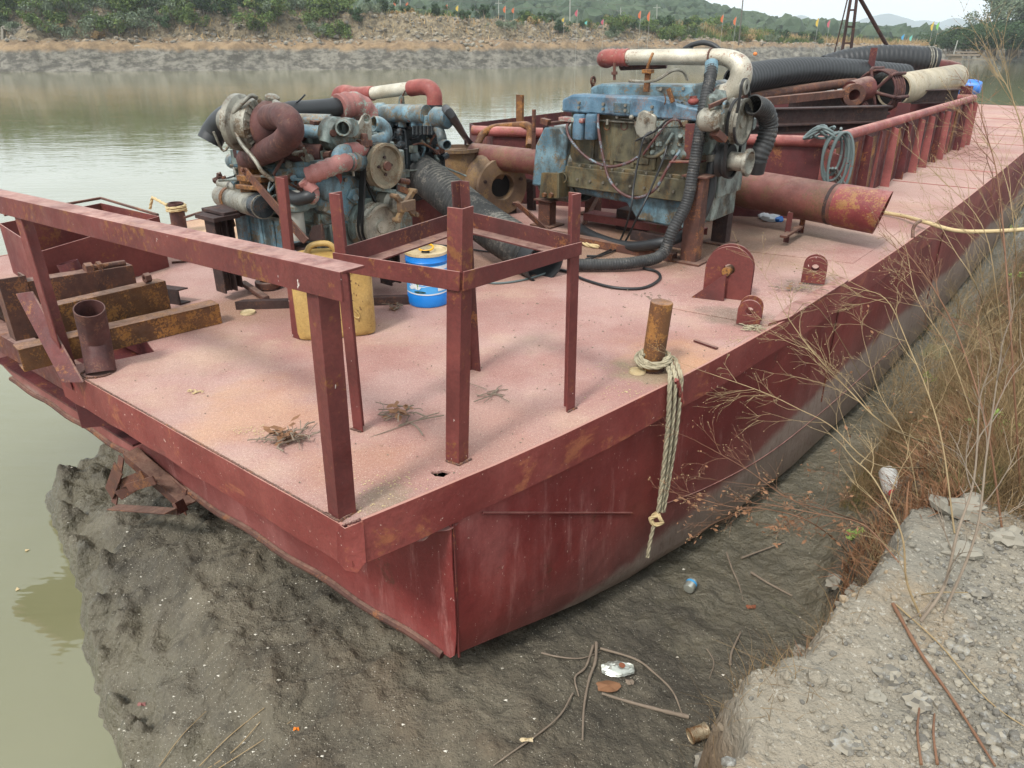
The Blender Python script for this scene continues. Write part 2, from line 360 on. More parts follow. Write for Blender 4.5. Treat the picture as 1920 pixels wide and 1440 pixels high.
def mk_deck():
    n = NT('deck plate'); c = n.mix(n.ramp(n.noise(1.1, 5, .6), .38, .62), hexc('9c766e'), hexc('a98a82'))
    c = n.mix(n.math('MULTIPLY', n.ramp(n.noise(.9, 6, .65), .48, .68), .6), c, hexc('b39b86'))       # tan dust
    c = n.mix(n.math('MULTIPLY', n.ramp(n.noise(1.3, 7, .66, dist=.4), .58, .74), .35), c, hexc('ac8068'))   # orange bleed
    c = n.mix(n.math('MULTIPLY', n.ramp(n.noise(1.9, 9, .72), .57, .72), .5), c, hexc('877666'))      # grey dirt
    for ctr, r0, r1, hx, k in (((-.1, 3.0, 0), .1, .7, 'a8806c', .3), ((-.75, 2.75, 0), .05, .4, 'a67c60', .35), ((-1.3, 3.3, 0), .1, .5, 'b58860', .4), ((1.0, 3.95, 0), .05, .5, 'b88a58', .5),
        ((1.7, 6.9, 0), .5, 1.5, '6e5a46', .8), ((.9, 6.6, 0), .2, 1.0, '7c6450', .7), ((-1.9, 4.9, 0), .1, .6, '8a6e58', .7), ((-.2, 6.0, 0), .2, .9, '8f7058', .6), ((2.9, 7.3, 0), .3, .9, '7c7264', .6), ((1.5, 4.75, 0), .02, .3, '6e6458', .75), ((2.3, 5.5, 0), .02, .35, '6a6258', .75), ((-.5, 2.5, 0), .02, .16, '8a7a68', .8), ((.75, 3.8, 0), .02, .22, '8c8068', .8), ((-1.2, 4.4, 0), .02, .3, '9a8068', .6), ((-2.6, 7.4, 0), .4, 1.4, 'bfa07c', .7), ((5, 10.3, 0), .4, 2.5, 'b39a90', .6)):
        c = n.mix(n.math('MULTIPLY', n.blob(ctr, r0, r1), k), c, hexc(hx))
    c = n.mix(n.math('MULTIPLY', n.ramp(n.noise(170, 3, .75), .48, .62), .42), c, hexc('7e4c42'))
    c = n.mix(n.ramp(n.noise(210, 2, .5), .64, .69), c, hexc('d6c4b6'))
    c = n.mix(n.ramp(n.noise(44, 3, .65), .71, .74), c, hexc('3c2c26')); c = n.mix(n.math('MULTIPLY', n.ramp(n.noise(14, 6, .75), .62, .70), .55), c, hexc('5c4438'))
    c = n.vary(c, 1.1, .86, 1.12, 60, .84, 1.12)
    n.col(c); n.b.inputs['Roughness'].default_value = .85; n.b.inputs['Specular IOR Level'].default_value = .2
    n.bump(n.math('ADD', n.noise(130, 4, .7), n.math('MULTIPLY', n.noise(9, 4), 3)), .45, .004); return n.m
M['deck'] = mk_deck()
def mk_hull():
    n = NT('hull side'); c = n.mix(n.ramp(n.noise(1.7, 6, .6), .35, .65), hexc('6c2624'), hexc('7e3631'))
    c = n.mix(n.math('MULTIPLY', n.ramp(n.noise(2.4, 8, .7, (1, 1, .3)), .48, .66), .6), c, hexc('8d524e'))
    c = n.mix(n.math('MULTIPLY', n.ramp(n.noise(7, 8, .75, (1, 1, .12)), .56, .68), .5), c, hexc('a0706a'))
    k = n.noise(.8, 7, .65); sx = n.N('ShaderNodeSeparateXYZ'); n.L(n.geo.outputs['Position'], sx.inputs[0])
    aft = n.math('MULTIPLY', n.math('MINIMUM', n.math('SUBTRACT', sx.outputs['Y'], 3.2), 2.4), .10)
    zz = n.math('SUBTRACT', n.math('ADD', n.z(), n.math('MULTIPLY', k, .5)), aft)                # dried mud line low on the hull
    mudc = n.mix(n.noise(5, 7, .7), hexc('948a7e'), hexc('b8aea0')); mudc = n.mix(n.math('MULTIPLY', n.ramp(n.noise(30, 5, .7, (1, 1, .3)), .5, .65), .5), mudc, hexc('5e4a42'))
    c = n.mix(n.math('MULTIPLY', n.ramp(zz, -1.02, -.90, True), .9), c, mudc)
    c = n.mix(n.math('MULTIPLY', n.ramp(zz, -.92, -.5, True), .35), c, hexc('84605a'))
    c = n.mix(n.ramp(n.noise(60, 3, .65, (1, 1, .5)), .68, .71), c, hexc('b09488'))
    c = n.mix(n.math('MULTIPLY', n.ramp(n.noise(4.2, 9, .75), .60, .67), .85), c, hexc('5c3226'))
    c = n.vary(c, 1.6, .8, 1.2, 40, .86, 1.1)
    n.col(c); n.b.inputs['Roughness'].default_value = .6; n.bump(n.math('ADD', n.noise(60, 4, .7), n.math('MULTIPLY', n.noise(2.2, 3), 14)), .35, .006); return n.m
M['hull'] = mk_hull()
def mk_fascia():
    n = NT('gunwale band'); c = n.mix(n.ramp(n.noise(2.2, 6, .6), .35, .65), hexc('6e2c28'), hexc('803f39'))
    c = n.mix(n.math('MULTIPLY', n.ramp(n.noise(3.2, 9, .75, dist=.5), .55, .64), .8), c, hexc('94583c')); c = n.mix(n.math('MULTIPLY', n.ramp(n.noise(2.1, 8, .7), .56, .68), .6), c, hexc('5c3430')); c = n.vary(c, 2, .8, 1.2, 30, .85, 1.12); c = n.mix(n.ramp(n.noise(50, 3, .6), .69, .72), c, hexc('bb9a8e'))
    c = n.mix(n.math('MULTIPLY', n.up(), .7), c, hexc('b58a7c'))
    n.col(c); n.b.inputs['Roughness'].default_value = .6; n.bump(n.math('ADD', n.noise(60, 4, .7), n.math('MULTIPLY', n.noise(5, 3), 5)), .35, .006); return n.m
M['fascia'] = mk_fascia()
def mk_ground():
    n = NT('mud and bank ground'); zz = n.math('ADD', n.z(), n.math('MULTIPLY', n.noise(3, 6, .6), .35))
    mud = n.mix(n.ramp(n.noise(1.3, 7, .62), .35, .66), hexc('474239'), hexc('676052'))
    mud = n.mix(n.math('MULTIPLY', n.ramp(n.noise(5, 8, .7), .5, .68), .65), mud, hexc('38342d')); mud = n.vary(mud, 2, .8, 1.2, 14, .86, 1.14)
    mud = n.mix(n.ramp(n.noise(120, 2, .5), .685, .70), mud, hexc('b9b2a2'))
    low = n.math('MULTIPLY', n.ramp(zz, -1.32, -1.2, True), .55); mud = n.mix(low, mud, hexc('6c6655'))
    bank = n.mix(n.ramp(n.noise(1.6, 6, .6), .35, .65), hexc('807a6e'), hexc('8e8474'))
    bank = n.mix(n.math('MULTIPLY', n.ramp(n.noise(2.3, 5, .6), .55, .7), .7), bank, hexc('98846a'))
    bank = n.mix(n.ramp(n.noise(60, 3, .6), .6, .66), bank, hexc('a39c8f'))
    mid = n.mix(n.noise(8, 6, .6), hexc('5c4c3c'), hexc('7a6650'))
    c = n.mix(n.ramp(zz, -1.05, -.75), mud, mid); c = n.mix(n.ramp(zz, -.25, .1), c, bank); n.col(c)
    r = n.N('ShaderNodeMapRange'); n.L(n.ramp(zz, -1.35, -1.1), r.inputs['Value']); r.inputs['To Min'].default_value = .3; r.inputs['To Max'].default_value = .9; n.L(r.outputs[0], n.b.inputs['Roughness'])
    n.b.inputs['Specular IOR Level'].default_value = .35
    n.bump(n.math('ADD', n.math('MULTIPLY', n.noise(90, 4, .6), .5), n.math('MULTIPLY', n.noise(13, 6, .6), 6)), 1.0, .010); return n.m
M['ground'] = mk_ground()
def mk_far():
    n = NT('far bank soil'); zz = n.math('ADD', n.z(), n.math('MULTIPLY', n.noise(.35, 6, .6), 1.6))
    mud = n.mix(n.ramp(n.noise(.8, 7, .7, (1, 1, 2)), .4, .62), hexc('4a463f'), hexc('7a756a'))
    soil = n.mix(n.ramp(n.noise(.7, 8, .7), .38, .62), hexc('6a5640'), hexc('8c7558'))
    rocky = n.mix(n.ramp(n.noise(1.6, 8, .75), .42, .58), hexc('564c3d'), hexc('83765f'))
    c = n.mix(n.ramp(zz, 1.1, 1.7), mud, soil); c = n.mix(n.ramp(zz, 2.2, 2.9), c, rocky); n.col(c); n.b.inputs['Roughness'].default_value = .9
    n.bump(n.noise(2.5, 8, .7), .8, .25); return n.m
M['far'] = mk_far()
def leafy(name, c1, c2, c3=None, sc_=1.4):
    n = NT(name); c = n.mix(n.ramp(n.noise(sc_, 5, .7), .35, .65), hexc(c1), hexc(c2))
    if c3: c = n.mix(n.ramp(n.noise(sc_*.6, 3), .58, .7), c, hexc(c3))
    n.col(c); n.b.inputs['Roughness'].default_value = .75; n.b.inputs['Specular IOR Level'].default_value = .2; return n.m
M['shrub'] = leafy('shrub leaves', '3f5428', '6a7a42', '7c7048')
M['shrubd'] = leafy('dark tree leaves', '2c4028', '47593a')
M['shrubg'] = leafy('grey green leaves', '55624a', '76806a')
M['hill'] = leafy('hill forest', '2c3c28', '44523a', '535740', .05)
M['mount'] = leafy('distant mountain', '3c4a44', '4a564c', None, .004)
M['drygrass'] = leafy('dry reeds', '9a7c54', 'b39a70', '7f7a48', .5)
M['brush'] = leafy('dry undergrowth', '5f4b34', '8a7453', '5a5a34', 6.)
def mk_water():
    n = NT('river water'); n.col(n.mix(n.ramp(n.noise(.25, 4), .3, .7), hexc('6b6a4b'), hexc('767459'))); n.b.inputs['Roughness'].default_value = .04
    n.b.inputs['IOR'].default_value = 1.6; n.b.inputs['Specular IOR Level'].default_value = .5
    n.bump(n.math('ADD', n.math('MULTIPLY', n.noise(1.6, 3, .5, (1, 2.6, 1)), 1.), n.math('MULTIPLY', n.noise(.3, 3, .5, (1, 2.2, 1)), 2.)), .12, .05); return n.m
M['water'] = mk_water()
def mk_stone():
    n = NT('gravel stones'); oi = n.N('ShaderNodeNewGeometry'); c = n.mix(n.ramp(oi.outputs['Random Per Island'], 0, 1), hexc('5f5b54'), hexc('8c8475'))
    c = n.mix(n.ramp(n.noise(1.1, 3), .5, .62), c, hexc('8c7a62')); c = n.mix(n.ramp(n.noise(45, 4, .7), .5, .7), c, hexc('8c8a84')); n.col(c)
    n.b.inputs['Roughness'].default_value = .92; n.bump(n.noise(120, 4), .4, .004); return n.m
M['stone'] = mk_stone()
def mk_shell():
    n = NT('shell bits'); c = n.mix(n.geo.outputs['Random Per Island'], hexc('a8a294'), hexc('dcd6c8')); n.col(c); n.b.inputs['Roughness'].default_value = .6; return n.m
M['shell'] = mk_shell()
# ------------------------------------------------------------------ setting: ground, water, far bank
def lerp1(x, xs, ys): return np.interp(x, xs, ys)
WATER = -1.72
def edge_b(a): return -.72*(1-np.exp(-np.maximum(a, 0)/2.8))
def gh(a, b):
    a = np.asarray(a, float); b = np.asarray(b, float)
    sb = lerp1(a, [-6, -1.6, -1.07, -.68, -.36, .19, .8, 2, 30], [1.7, 1.5, 1.3, 1.25, 2.3, 4.25, 4.6, 4.8, 4.8]) + .16*fbm(a*2.2, b*2.2, 4, 3)
    d_ = sb-b; front = np.minimum(-1.16 - .03*np.abs(b), WATER + .01 + np.where(d_ < .3, .55*d_, .165+.17*(d_-.3))); front = np.maximum(front, -2.4)
    side = lerp1(a, [-3, .3, 1.2, 2, 3.5, 8, 20, 26, 32], [-1.1, -1.14, -1.28, -1.44, -1.6, -1.68, -1.66, -2.6, -3]) + .0
    k = sstep(b, -.4, .6); z = side*(1-k) + front*k
    lump = fbm(a*1.8, b*1.8, 4, 1)*.11 + (.5-np.abs(fbm(a*4.2, b*4.2, 4, 2)))*.10 + np.abs(fbm(a*11, b*11, 3, 15))*.045 + fbm(a*22, b*22, 2, 5)*.016 - .075
    z = z + lump*np.where(b > .3, 1.0, .55) + np.maximum(0, fbm(a*6, b*6, 3, 41)-.05)*.35*sstep(d_, .05, .3)*(1-sstep(d_, .5, 1.6))*(b > .2)
    wob = fbm(a*1.3, b*.4, 3, 8)*.22 + fbm(a*4, b*4, 4, 9)*.13
    e0 = lerp1(a, [-3, 1.9, 3, 9, 20], [-1.44, -1.42, -1.08, -1.0, -1.0]); e1 = lerp1(a, [-3, 1.9, 3, 9, 20], [-1.66, -1.75, -2.1, -2.5, -2.5])
    t = sstep(-(b+wob), -e0, -e1); top = -.06 + .05*fbm(a*1.5, b*1.5, 3, 4) + .015*fbm(a*12, b*12, 3, 6) + .12*sstep(-b, 2.5, 5) - .22*sstep(a, 2.5, 6)
    z = z*(1-t) + top*t
    return np.where((a > 20) & (b < -.5), np.minimum(z, lerp1(a, [20, 27, 32], [0, -.6, -2.2])), z)
def grid(name, a_, b_, m, fn):
    AA, BB = np.meshgrid(a_, b_, indexing='ij'); Z = fn(AA, BB)
    XX = C0.x + AA*A.x + BB*B.x; YY = C0.y + AA*A.y + BB*B.y; n, k = AA.shape
    idx = np.arange(n*k).reshape(n, k); f = np.stack([idx[:-1, :-1], idx[:-1, 1:], idx[1:, 1:], idx[1:, :-1]], -1).reshape(-1, 4)
    return big(name, np.stack([XX, YY, Z], -1), f, m)
a_ = np.concatenate([np.arange(-4, -2.2, .12), np.arange(-2.2, 5, .022), np.arange(5, 12, .08), np.arange(12, 34, .3)])
b_ = np.concatenate([np.arange(-14, -3.6, .3), np.arange(-3.6, 4.8, .022), np.arange(4.8, 9, .2)])
g = grid('ground', a_, b_, M['ground'], gh); tag(g, kind='structure')
# water sheet
wz = WATER
wm = MB().add([(-400, -30, wz), (400, -30, wz), (400, 260, wz), (-400, 260, wz)], [(0, 1, 2, 3)]).build('water', M['water']); tag(wm, kind='structure')
bed = MB().add([(-900, -40, -3.2), (900, -40, -3.2), (900, 300, -3.2), (-900, 300, -3.2)], [(0, 1, 2, 3)]).build('river_bed', M['ground']); tag(bed, kind='structure')
# far bank: strip following the waterline
LINE = [(-160, 74), (-90, 84), (-48, 90), (-4, 98), (14, 112), (28, 118), (45, 128), (62, 140), (84, 150), (92, 138), (100, 128), (112, 122), (150, 116), (230, 110)]
def farline(u): return 1.075*lerp1(u, [p[0] for p in LINE], [p[1] for p in LINE])
us = np.arange(-120, 200, .45); ds = np.concatenate([np.arange(-2, 22, .4), np.array([24, 30, 45, 80, 160, 400, 1200, 3200])])
UU, DD = np.meshgrid(us, ds, indexing='ij')
top = lerp1(UU, [-120, -48, -20, 0, 14, 30, 50, 62, 80, 200], [5.0, 5.2, 4.6, 3.6, 3.2, 2.4, 1.2, .8, .4, .4])
D2 = DD + fbm(UU*.12, DD*.0, 3, 1)*3.2 + fbm(UU*.5, DD*.3, 3, 2)*1.0
Zf = np.where(D2 < 2.2, -1.6 + sstep(D2, 0, 2.6)*2.7, 0); mudt = -1.75 + 2.9*sstep(D2, -.3, 3.)
ledge = .35*sstep(D2, 3, 6); up_ = (top-1.2)*sstep(D2, 6.2+1.5*fbm(UU*.2, 0*UU, 3, 4), 10.5)
Zf = mudt*np.minimum(1, top/2.2) + ledge + np.maximum(up_, -.6) + fbm(UU*.9, DD*.9, 4, 3)*.7*sstep(D2, 0, 1.5) + np.abs(fbm(UU*2.2, DD*2.2, 3, 6))*.5*sstep(D2, .5, 3)*(1-sstep(DD, 20, 30)) - (DD > 60)*1.2
Zf = np.where(DD < -1.2, -2.6, Zf)
YYf = farline(UU) + DD; XXf = UU + 0*DD; XXf = np.where(DD > 24, UU*(1+ (DD-24)/110), UU)
n, k = UU.shape; idx = np.arange(n*k).reshape(n, k)
fb = big('far_bank', np.stack([XXf, YYf, Zf], -1), np.stack([idx[:-1, :-1], idx[1:, :-1], idx[1:, 1:], idx[:-1, 1:]], -1).reshape(-1, 4), M['far']); tag(fb, kind='structure')

# ------------------------------------------------------------------ the barge
barge = thing('barge', 'maroon steel work barge with dusty pink deck, grounded on grey mud beside the gravel bank', 'barge', C0)
EA = [0, .89, 1.96, 2.74, 4.17, 6.37, 9.3, 13.95, 25]
HOLE = [FB(*p, 0) for p in ()] 
EA = [0] + list(np.arange(.3, 9, .4)) + [10, 12, 14, 25]
deck = [W(a, float(edge_b(a))) for a in EA]
hc = U(826, 888); hole = [hc + V((math.cos(t)*.040*(1+.25*math.sin(3*t)), math.sin(t)*.026*(1+.2*math.cos(5*t)), 0)) for t in [-k*2*math.pi/12 - 1.2 for k in range(13)]]
k0 = W(.15, float(edge_b(.15)))
port = [W(25, 5.4), W(0, 5.4), W(0, 4.45), W(.62, 4.4), W(.9, 4.2), W(.86, 2.62), W(.5, 2.48), W(.44, 2.27), W(.2, 2.34), W(0, 2.5)]
outl = [deck[0], k0] + hole + [k0 + A*.0006] + deck[1:] + port
mb = MB(); n = len(outl); mb.add([p for p in outl] + [p - UP*.012 for p in outl], [tuple(range(n)), tuple(range(2*n-1, n-1, -1))] + [(i, i+n, (i+1) % n+n, (i+1) % n) for i in range(n)])
def pb(name, m, mk, bev=.0, parent=None, ang=38):
    q = MB(); mk(q); return q.build(name, m, parent or barge, bev=bev, ang=ang)
dk = mb.build('deck', M['deck'], barge, smooth=False)
# gunwale bands
def band(q, pts, h=.195, t=.014, zt=.004):
    P = [V(p) for p in pts]; out = []
    for i, p in enumerate(P):
        d = (P[min(i+1, len(P)-1)]-P[max(i-1, 0)]).normalized(); out.append(V((d.y, -d.x, 0)))
    # outer side faces water / bank
    vs = []; 
    for i, p in enumerate(P):
        hh = h*(1+.03*math.sin(i*2.1)); vs += [p+UP*zt, p+out[i]*t+UP*zt, p+out[i]*t-UP*hh, p-UP*hh]
    fs = [(0, 1, 2, 3)] + [(4*i+j, 4*i+(j+1) % 4, 4*i+4+(j+1) % 4, 4*i+4+j) for i in range(len(P)-1) for j in range(4)] + [tuple(4*(len(P)-1)+j for j in (3, 2, 1, 0))]
    q.add(vs, fs)
sub = []
aa = np.array(EA)
mnz = lambda a: .0015*math.sin(a*5)
pb('gunwale_band', M['fascia'], lambda q: band(q, [W(a, float(edge_b(a))+mnz(a), mnz(a*1.7)*.5) for a in aa], .2))
bb = np.arange(2.52, -.01, -.14)
pb('gunwale_band', M['fascia'], lambda q: band(q, [W(-.002+mnz(b*2)*.8, b, mnz(b)*.8) for b in bb], .2))
pb('gunwale_band', M['fascia'], lambda q: band(q, [W(0, b) for b in (5.4, 4.45)], .2))
pb('gunwale_band', M['fascia'], lambda q: band(q, [W(a, 5.4) for a in (25, 12, 0)], .2))
pb('gunwale_band', M['fascia'], lambda q: band(q, [W(25, float(-.72)), W(25, 5.4)], .2))
# slot walls and floor
def slot(q):
    q.prism([W(.02, 2.5, -.02), W(.2, 2.35, -.02), W(.44, 2.285, -.02), W(.5, 2.49, -.02), W(.5, 2.49, -.45), W(.02, 2.5, -.45)][:2] + [W(.2, 2.35, -.42), W(.02, 2.5, -.42)], A*.0 + B*.008)
    q.prism([W(.21, 2.34, -.013), W(.44, 2.275, -.013), W(.44, 2.275, -.5), W(.21, 2.34, -.5)], -B*.01)
    q.prism([W(.45, 2.28, -.013), W(.9, 2.62, -.013), W(.9, 2.62, -.5), W(.45, 2.28, -.5)], A*.01)
    q.abox(.9, .91, 2.62, 4.3, -.5, -.013)
    q.abox(.2, 1.0, 2.3, 4.45, -.56, -.545)
pb('slot_wall', M['coamd'], slot)
pb('cross_beam', M['red2'], lambda q: q.box(W(.25, 3.5, -.33), (.14, 2.3, .16), (A, B, UP)), .004)
# hull shell
st = [.47, .7, 1.0, 1.4, 1.9, 2.5, 3.2, 4.2, 6, 9, 14, 25]
zb = [-1.0, -1.06, -1.15, -1.27, -1.4, -1.52, -1.62, -1.7, -1.76, -1.78, -1.78, -1.4]
vs = []; rows = []
for a, z0 in zip(st, zb):
    e = float(edge_b(a)); s = min(1, max(0, (a-.4)/2.2)); bl = .03+.2*s
    io = -.062*(1-s); sec = [(e+.06, -.03), (e+.055, z0*.25), (e+.05+.008*math.sin(a*2.2), z0*.45), (e+.05, z0*.65), (e+.05-.01*s, z0+.2), (e+.05+bl*.12, z0+.12), (e+.05+bl*.45, z0+.035), (e+.06+bl, z0),
           (2.2, z0), (5.0-bl, z0), (5.35-bl*.4, z0+.1), (5.35, z0+.35), (5.35, -.03)]
    sec = [(b+(io if j_ < 8 else 0), z) for j_, (b, z) in enumerate(sec)]
    rows.append([W(a, b, z) for b, z in sec])
m_ = len(rows[0]); q = MB(); q.add([p for r in rows for p in r], [(i*m_+j, i*m_+j+1, (i+1)*m_+j+1, (i+1)*m_+j) for i in range(len(rows)-1) for j in range(m_-1)])
q.add(rows[-1], [tuple(range(m_))])
hl = q.build('hull', M['hull'], barge, ang=30)
def bowplate(q):
    r = rows[0]; bs = [p for p in r]; pts = [W(.465, toab(p)[1], p.z) for p in bs]
    # top of the plate drops where the slot is
    pts = pts[:-1] + [W(.465, 5.35, -.03), W(.465, 4.5, -.03), W(.465, 4.5, -.5), W(.465, 2.3, -.5), W(.465, 2.3, -.03)]
    q.prism(pts, A*-.008)
pb('bow_plate', M['hull'], bowplate)
def rim(q):  # rolled bottom rim of the bow
    P = [W(.45, b, -1.0+.012*math.sin(b*9)) for b in np.arange(-.03, 5.2, .12)]
    q.tube(P, .022, 8)
pb('bottom_rim', M['rust'], rim)
def bead(q):
    def side(px, py):
        a = 1.
        for _ in range(30): p = FB(px, py, float(edge_b(a))+.045-.06*(1-min(1, max(0, (a-.4)/2.2)))); a = toab(p)[0]
        return p
    q.tube(cr([side(905, 962), side(1040, 962), side(1185, 962)], 5), .006, 5)
    q.tube(cr([side(1240, 948), side(1330, 912), side(1430, 858), side(1520, 790), side(1610, 712), side(1690, 640)], 5), .0045, 5)
    for t in (4.6, 8.2): 
        e = float(edge_b(t))+.05; q.tube([W(t, e, -.2), W(t+.02, e, -1.1)], .006, 5)
    q.tube([W(.475, float(edge_b(.475))-.005, -.2), W(.475, float(edge_b(.475))-.005, -.98)], .007, 6)
pb('weld_seam', M['red'], bead)
def torn(q):  # torn strip under the gunwale
    P = cr([W(a, float(edge_b(a))+o, z) for a, o, z in ((.25, .01, -.2), (.32, -.008, -.222), (.38, .004, -.212), (.45, -.012, -.226), (.52, .0, -.21), (.6, .01, -.198))], 6)
    Q = [p + B*.03 + UP*.025 for p in P]; q.add(P+Q, [(i, i+1, len(P)+i+1, len(P)+i) for i in range(len(P)-1)])
pb('torn_plate', M['red'], torn)
pb('corner_piece', M['fascia'], lambda q: q.prism([W(-.012, .05, .001), W(-.02, -.015, .003), W(.06, -.03, .001), W(.05, -.035, -.19), W(0, -.035, -.215), W(-.03, .0, -.2), W(-.026, .05, -.18)], (B+A)*.004), .002)
# doubler plates and seams on deck
pb('deck_plate', M['deck'], lambda q: q.prism([U(1225, 572), U(1345, 500), U(1560, 540), U(1440, 612), U(1330, 592)], UP*.007), .002)
pb('deck_plate', M['deck'], lambda q: q.prism([U(1385, 470), U(1465, 410), U(1690, 432), U(1600, 494)], UP*.006), .002)
pb('deck_plate', M['red'], lambda q: q.prism([U(1440, 612), U(1480, 575), U(1575, 523), U(1590, 530), U(1480, 600)], UP*.02), .002)
for a in (9.6, 11.2, 14.9, 16.4, 18.1, 20.3): pb('deck_seam', M['rail'], lambda q: q.tube([W(a, -.68, .001), W(a, 1.2 if a > 14.5 else .3, .001)], .008, 5))
# rail frame on the bow
fr = pb('rail_frame', M['red'], lambda q: q.angle(W(-.005, -.12, 1.03), W(-.005, 3.02, .93), A, -UP, .105, .009, .10), .0015)
tops = [FB(672, 489, .0)]
def upr(name, mk, par=fr, m='red', bev=.0015): return pb(name, M[m], mk, bev, par)
upr('post', lambda q: q.angle(W(-.0, .045, .0), W(.006, .02, .93), (A*1+B*-.15), (B*1+A*.15), .08, .009))
upr('post', lambda q: q.angle(W(-.03, 2.42, -.1), W(.01, 2.60, .86), -B, A, .08, .008))
pb('brace', M['red2'], lambda q: q.prism([U(158, 716, .005), U(120, 716, .005), W(.02, 2.93, .34), W(.05, 2.76, .38)], A*-.01), .001, fr)
# square stand of angle iron
P1, P2, P3, P4 = U(860, 872), U(1078, 766), U(662, 805), U(885, 692)
T1, T2, T3, T4 = [Y(px, py, p.y) for px, py, p in ((867, 392, P1), (1090, 362, P2), (616, 362, P3), (862, 338, P4))]
e1 = (P2-P1).normalized(); e2 = (P3-P1).normalized()
sf = pb('angle_stand', M['red'], lambda q: q.angle(P1, T1, (e1+e2*.2), (e2+e1*-.0), .072, .008), .0015)
for p, t, d1, d2, mm in ((P2, T2, -e1, e2, 'red'), (P3, T3, e1, -e2, 'red'), (P4, T4, -e1, -e2, 'red2')):
    upr('post', lambda q: q.angle(p, t, d1, d2, .06, .007), sf, mm)
def bead_ring(q, pts, r, seed):
    rr = random.Random(seed); P = [V(p) for p in pts]
    for i in range(len(P)-1):
        L = (P[i+1]-P[i]).length; n = max(2, int(L/(r*1.1)))
        for k in range(n): q.ball(P[i].lerp(P[i+1], k/n)+V((rr.gauss(0, r*.15), rr.gauss(0, r*.15), 0)), (r, r, r*.8), 4, rough=.5, seed=k+seed)
b0_ = W(0, .045)
pb('weld_bead', M['rust'], lambda q: bead_ring(q, [b0_+A*.085-B*.005+UP*.004, b0_-A*.006-B*.008+UP*.004, b0_+B*.085-A*.004+UP*.004], .0075, 1))
for i, (p, d1, d2, w_) in enumerate(((P1, e1, e2, .07), (P2, -e1, e2, .058), (P3, e1, -e2, .058), (P4, -e1, -e2, .058))):
    pb('weld_bead', M['rust'], lambda q: bead_ring(q, [p+d1*w_-d2*.004+UP*.004, p-d1*.005-d2*.005+UP*.004, p+d2*w_-d1*.004+UP*.004], .006, 5+i))
sc_0 = U(185, 698)
pb('weld_bead', M['rust'], lambda q: bead_ring(q, [sc_0+V((math.cos(t)*.085, math.sin(t)*.085, .004)) for t in np.arange(0, 6.5, .5)], .008, 30))
pb('weld_bead', M['rust'], lambda q: bead_ring(q, [U(1222, 692)+V((math.cos(t)*.066, math.sin(t)*.066, .004)) for t in np.arange(0, 6.5, .5)], .007, 31))
pb('weld_bead', M['red2'], lambda q: bead_ring(q, [W(-.012, .0, 0)+UP*.006, W(.01, -.01, .006), W(.06, -.02, .006)], .008, 32))
pb('weld_bead', M['rust'], lambda q: bead_ring(q, [W(-.006, b, .004) for b in np.arange(.05, 2.4, .2)], .006, 33))
def lv(p, t, z): return p+(t-p)*((z-p.z)/(t.z-p.z))
z1, z2, z3, z4 = .88, .86, .88, .86
upr('cross_rail', lambda q: q.prism([lv(P1, T1, .80)+e2*-.004, lv(P1, T1, .88)+e2*-.004, lv(P2, T2, .86)+e2*-.004, lv(P2, T2, .80)+e2*-.004], e2*-.008), sf)
upr('cross_rail', lambda q: q.prism([lv(P1, T1, .80)+e1*-.004, lv(P1, T1, .88)+e1*-.004, lv(P3, T3, .87)+e1*-.004, lv(P3, T3, .79)+e1*-.004], e1*-.008), sf)
upr('cross_rail', lambda q: q.angle(lv(P3, T3, .80)-e2*.01, lv(P4, T4, .82)-e2*.01, UP, -e2, .085, .008), sf, 'red2')
upr('cross_rail', lambda q: q.angle(lv(P4, T4, .82)-e1*.01, lv(P2, T2, .80)-e1*.01, UP, -e1, .085, .008), sf, 'red2')
# bollards, stubs, pad eyes
bp = U(1222, 692); bt = Y(1241, 566, bp.y+.01)
def boll(q, p, t, r, n=24): q.tube([p, p+(t-p)*.97, p+(t-p)*.995, t+(t-p)*.004], lambda s: r if s < .9 else r*.93, n)
pb('bollard', M['rusto'], lambda q: boll(q, bp, bt, .062), 0)
pb('bollard', M['darkred'], lambda q: q.tube([U(338, 436), Y(329, 380, U(338, 436).y)], .07, 18, True, .008))
pb('pipe_stub', M['darkred'], lambda q: q.tube([U(190, 698), U(180, 640, .16), Y(167, 578, U(190, 698).y)], .078, 28, True, .006))
sp = W(.62, 3.55)
pb('pipe_stub', M['coamd'], lambda q: q.tube([sp, Y(126, 492, sp.y)], .07, 20, True, .006))
def lugplate(q, c, d, r, h, t, hole, n=16):      # round-topped plate with a hole; c base centre, d direction along width, t thickness vector
    o = [c - d*r, c - d*r + UP*(h-r)*.98] + [c + UP*(h-r) + d*(-r*math.cos(k*math.pi/n)) + UP*(r*math.sin(k*math.pi/n)) for k in range(1, n)] + [c + d*r + UP*(h-r)*.98, c + d*r]
    hh = [c + UP*(h-r) + d*(-hole*math.cos(k*2*math.pi/n)) + UP*(hole*math.sin(k*2*math.pi/n)) for k in range(n+1)]
    # keyhole from bottom centre
    kb = c; out = o[:] + [kb + d*.0004] + [hh[(k + 3*n//4) % n] for k in range(n+1)][::-1] + [kb - d*.0004]
    q.prism(out, t)
def lug(name_m, pc, d, r, h, gap, hole, parent=None, ts=.016):
    nrm = V((-d.y, d.x, 0)); root = pb('pad_eye', M[name_m], lambda q: lugplate(q, pc - nrm*gap/2, d, r, h, -nrm*ts, hole), .0015, parent)
    pb('lug_plate', M[name_m], lambda q: lugplate(q, pc + nrm*gap/2, d, r, h, nrm*ts, hole), .0015, root)
    return root
dl = (X*.9 + A*.25).normalized()
g1 = lug('red', U(1362, 556, .007), dl, .165, .38, .07, .04)
